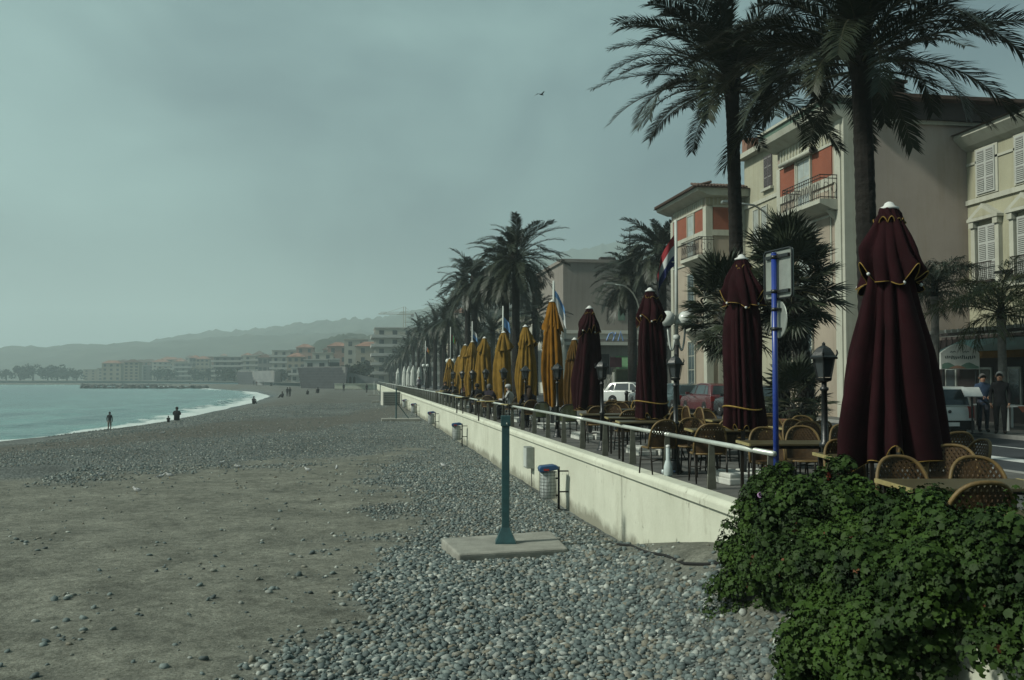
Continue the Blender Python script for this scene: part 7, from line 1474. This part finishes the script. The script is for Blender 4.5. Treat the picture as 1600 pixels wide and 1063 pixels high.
def scatter(x0, x1, y0, y1, sp, rmin, rmax, dens=1.0, sparse=0.0):
    nx_, ny_ = int((x1 - x0) / sp), int((y1 - y0) / sp); xx, yy_ = np.meshgrid(np.arange(nx_), np.arange(ny_)); X = x0 + (xx + RNG.random(xx.shape)) * sp; Y = y0 + (yy_ + RNG.random(xx.shape)) * sp; X, Y = X.ravel(), Y.ravel()
    u_ = (X * math.cos(YAW) - Y * math.sin(YAW)) / (X * math.sin(YAW) + Y * math.cos(YAW)); keep = (np.abs(u_) < 0.60) & (X < 4.6) & (X > Xs(Y) + 1.0); X, Y = X[keep], Y[keep]
    i = np.clip(np.searchsorted(ys, Y) - 1, 0, len(ys) - 2); tcol = np.clip((X - GX[i, 0]) / (GX[i, -1] - GX[i, 0]) * (NX - 1), 0, NX - 1.01); j = tcol.astype(int); fx = tcol - j; fy = (Y - ys[i]) / (ys[i + 1] - ys[i])
    def samp(A): return (A[i, j] * (1 - fx) + A[i, j + 1] * fx) * (1 - fy) + (A[i + 1, j] * (1 - fx) + A[i + 1, j + 1] * fx) * fy
    m_ = samp(PM) * (1 - samp(BM_)); cl_ = np.array([noise.noise(Vector((x_ * 1.1, y_ * 1.1, 3.0))) for x_, y_ in zip(X, Y)]) if sparse else 0; keep = RNG.random(X.shape) < np.maximum(m_ ** 1.15 * dens, sparse * (0.35 + 9 * np.maximum(0, cl_ - 0.32))); X, Y, Z = X[keep], Y[keep], samp(GZ)[keep]
    ins = np.zeros(X.shape, bool)
    c2 = [(q_.x, q_.y) for q_ in cs]
    s_ = np.ones(X.shape, bool)
    for (ax, ay), (bx, by) in zip(c2, c2[1:] + c2[:1]): s_ &= ((bx - ax) * (Y - ay) - (by - ay) * (X - ax)) <= 0.0
    X, Y, Z = X[~s_], Y[~s_], Z[~s_]; n = len(X); sc = RNG.uniform(0, 1, n) ** 2.1 * (rmax - rmin) + rmin
    return np.stack([X, Y, Z + sc * 0.22], -1), sc
A1, S1 = scatter(-4, 4.6, 7.0, 17, 0.047, 0.015, 0.056, 1.0, 0.03); A2, S2 = scatter(-9, 4.6, 17, 34, 0.068, 0.014, 0.046, 1.0, 0.028); A3, S3 = scatter(-16, 4.6, 34, 62, 0.115, 0.016, 0.042, 0.8, 0.012)
A4, S4 = scatter(-19, 4.6, 62, 115, 0.27, 0.02, 0.055, 0.6, 0.02); A = np.concatenate([A1, A2, A3, A4]); S = np.concatenate([S1, S2, S3, S4]); n = len(A); ROT = np.stack([RNG.normal(0, 0.35, n), RNG.normal(0, 0.35, n), RNG.uniform(0, 6.28, n)], -1); IDX = RNG.integers(0, 8, n)
size = S / np.hypot(A[:, 0], A[:, 1]); vis = (A[:, 1] * math.cos(YAW) + A[:, 0] * math.sin(YAW) > 9.0) & (np.abs((A[:, 0] * math.cos(YAW) - A[:, 1] * math.sin(YAW)) / (A[:, 1] * math.cos(YAW) + A[:, 0] * math.sin(YAW))) < 0.53) & (A[:, 0] < 3.2)
top_ = np.argsort(-np.where(vis, size, 0))[:300]; near_ids = set(top_.tolist())
for k in top_: link('stone', PB[IDX[k]], beach, A[k], ROT[k], (S[k],) * 3)
rest = np.array([k for k in range(n) if k not in near_ids]); me = bpy.data.meshes.new('beach_pebbles'); me.vertices.add(len(rest)); me.vertices.foreach_set('co', A[rest].ravel())
at_ = me.attributes.new('scl', 'FLOAT', 'POINT'); at_.data.foreach_set('value', S[rest].astype(np.float32)); at_ = me.attributes.new('rot', 'FLOAT_VECTOR', 'POINT'); at_.data.foreach_set('vector', ROT[rest].astype(np.float32).ravel()); at_ = me.attributes.new('idx', 'INT', 'POINT'); at_.data.foreach_set('value', IDX[rest].astype(np.int32))
po = link('beach_pebbles', me); tag(po, 'countless smooth grey pebbles covering the beach', 'pebbles', kind='stuff')
ng = bpy.data.node_groups.new('pebble scatter', 'GeometryNodeTree'); ng.interface.new_socket('Geometry', in_out='INPUT', socket_type='NodeSocketGeometry'); ng.interface.new_socket('Geometry', in_out='OUTPUT', socket_type='NodeSocketGeometry')
gi, go = ng.nodes.new('NodeGroupInput'), ng.nodes.new('NodeGroupOutput'); ip = ng.nodes.new('GeometryNodeInstanceOnPoints'); ci = ng.nodes.new('GeometryNodeCollectionInfo'); ci.inputs['Collection'].default_value = pcol; ci.inputs['Separate Children'].default_value = True; ci.inputs['Reset Children'].default_value = True
def na(nm, ty): q_ = ng.nodes.new('GeometryNodeInputNamedAttribute'); q_.data_type = ty; q_.inputs['Name'].default_value = nm; return q_.outputs['Attribute']
ip.inputs['Pick Instance'].default_value = True; lk_ = ng.links; lk_.new(gi.outputs[0], ip.inputs['Points']); lk_.new(ci.outputs[0], ip.inputs['Instance']); lk_.new(na('idx', 'INT'), ip.inputs['Instance Index']); e2 = ng.nodes.new('FunctionNodeEulerToRotation'); lk_.new(na('rot', 'FLOAT_VECTOR'), e2.inputs[0]); lk_.new(e2.outputs[0], ip.inputs['Rotation']); lk_.new(na('scl', 'FLOAT'), ip.inputs['Scale']); lk_.new(ip.outputs[0], go.inputs[0])
md = po.modifiers.new('pebbles', 'NODES'); md.node_group = ng
print('pebbles', n)
HAZE_D = 0.00055
# ------------------------------------------------------------------ haze
hz = MB().span((-5200, -80, -12), (5200, 4100, 285)).mesh('haze', [])
hm = bpy.data.materials.new('sea haze'); hm.use_nodes = True; t = hm.node_tree
t.nodes.remove(t.nodes['Principled BSDF']); pvn = t.nodes.new('ShaderNodeVolumePrincipled')
pvn.inputs['Density'].default_value = HAZE_D; pvn.inputs['Color'].default_value = (0.80, 0.95, 0.97, 1); pvn.inputs['Anisotropy'].default_value = 0.25
t.links.new(pvn.outputs[0], t.nodes['Material Output'].inputs['Volume']); hz.materials.append(hm)
tag(link('haze', hz), kind='stuff')
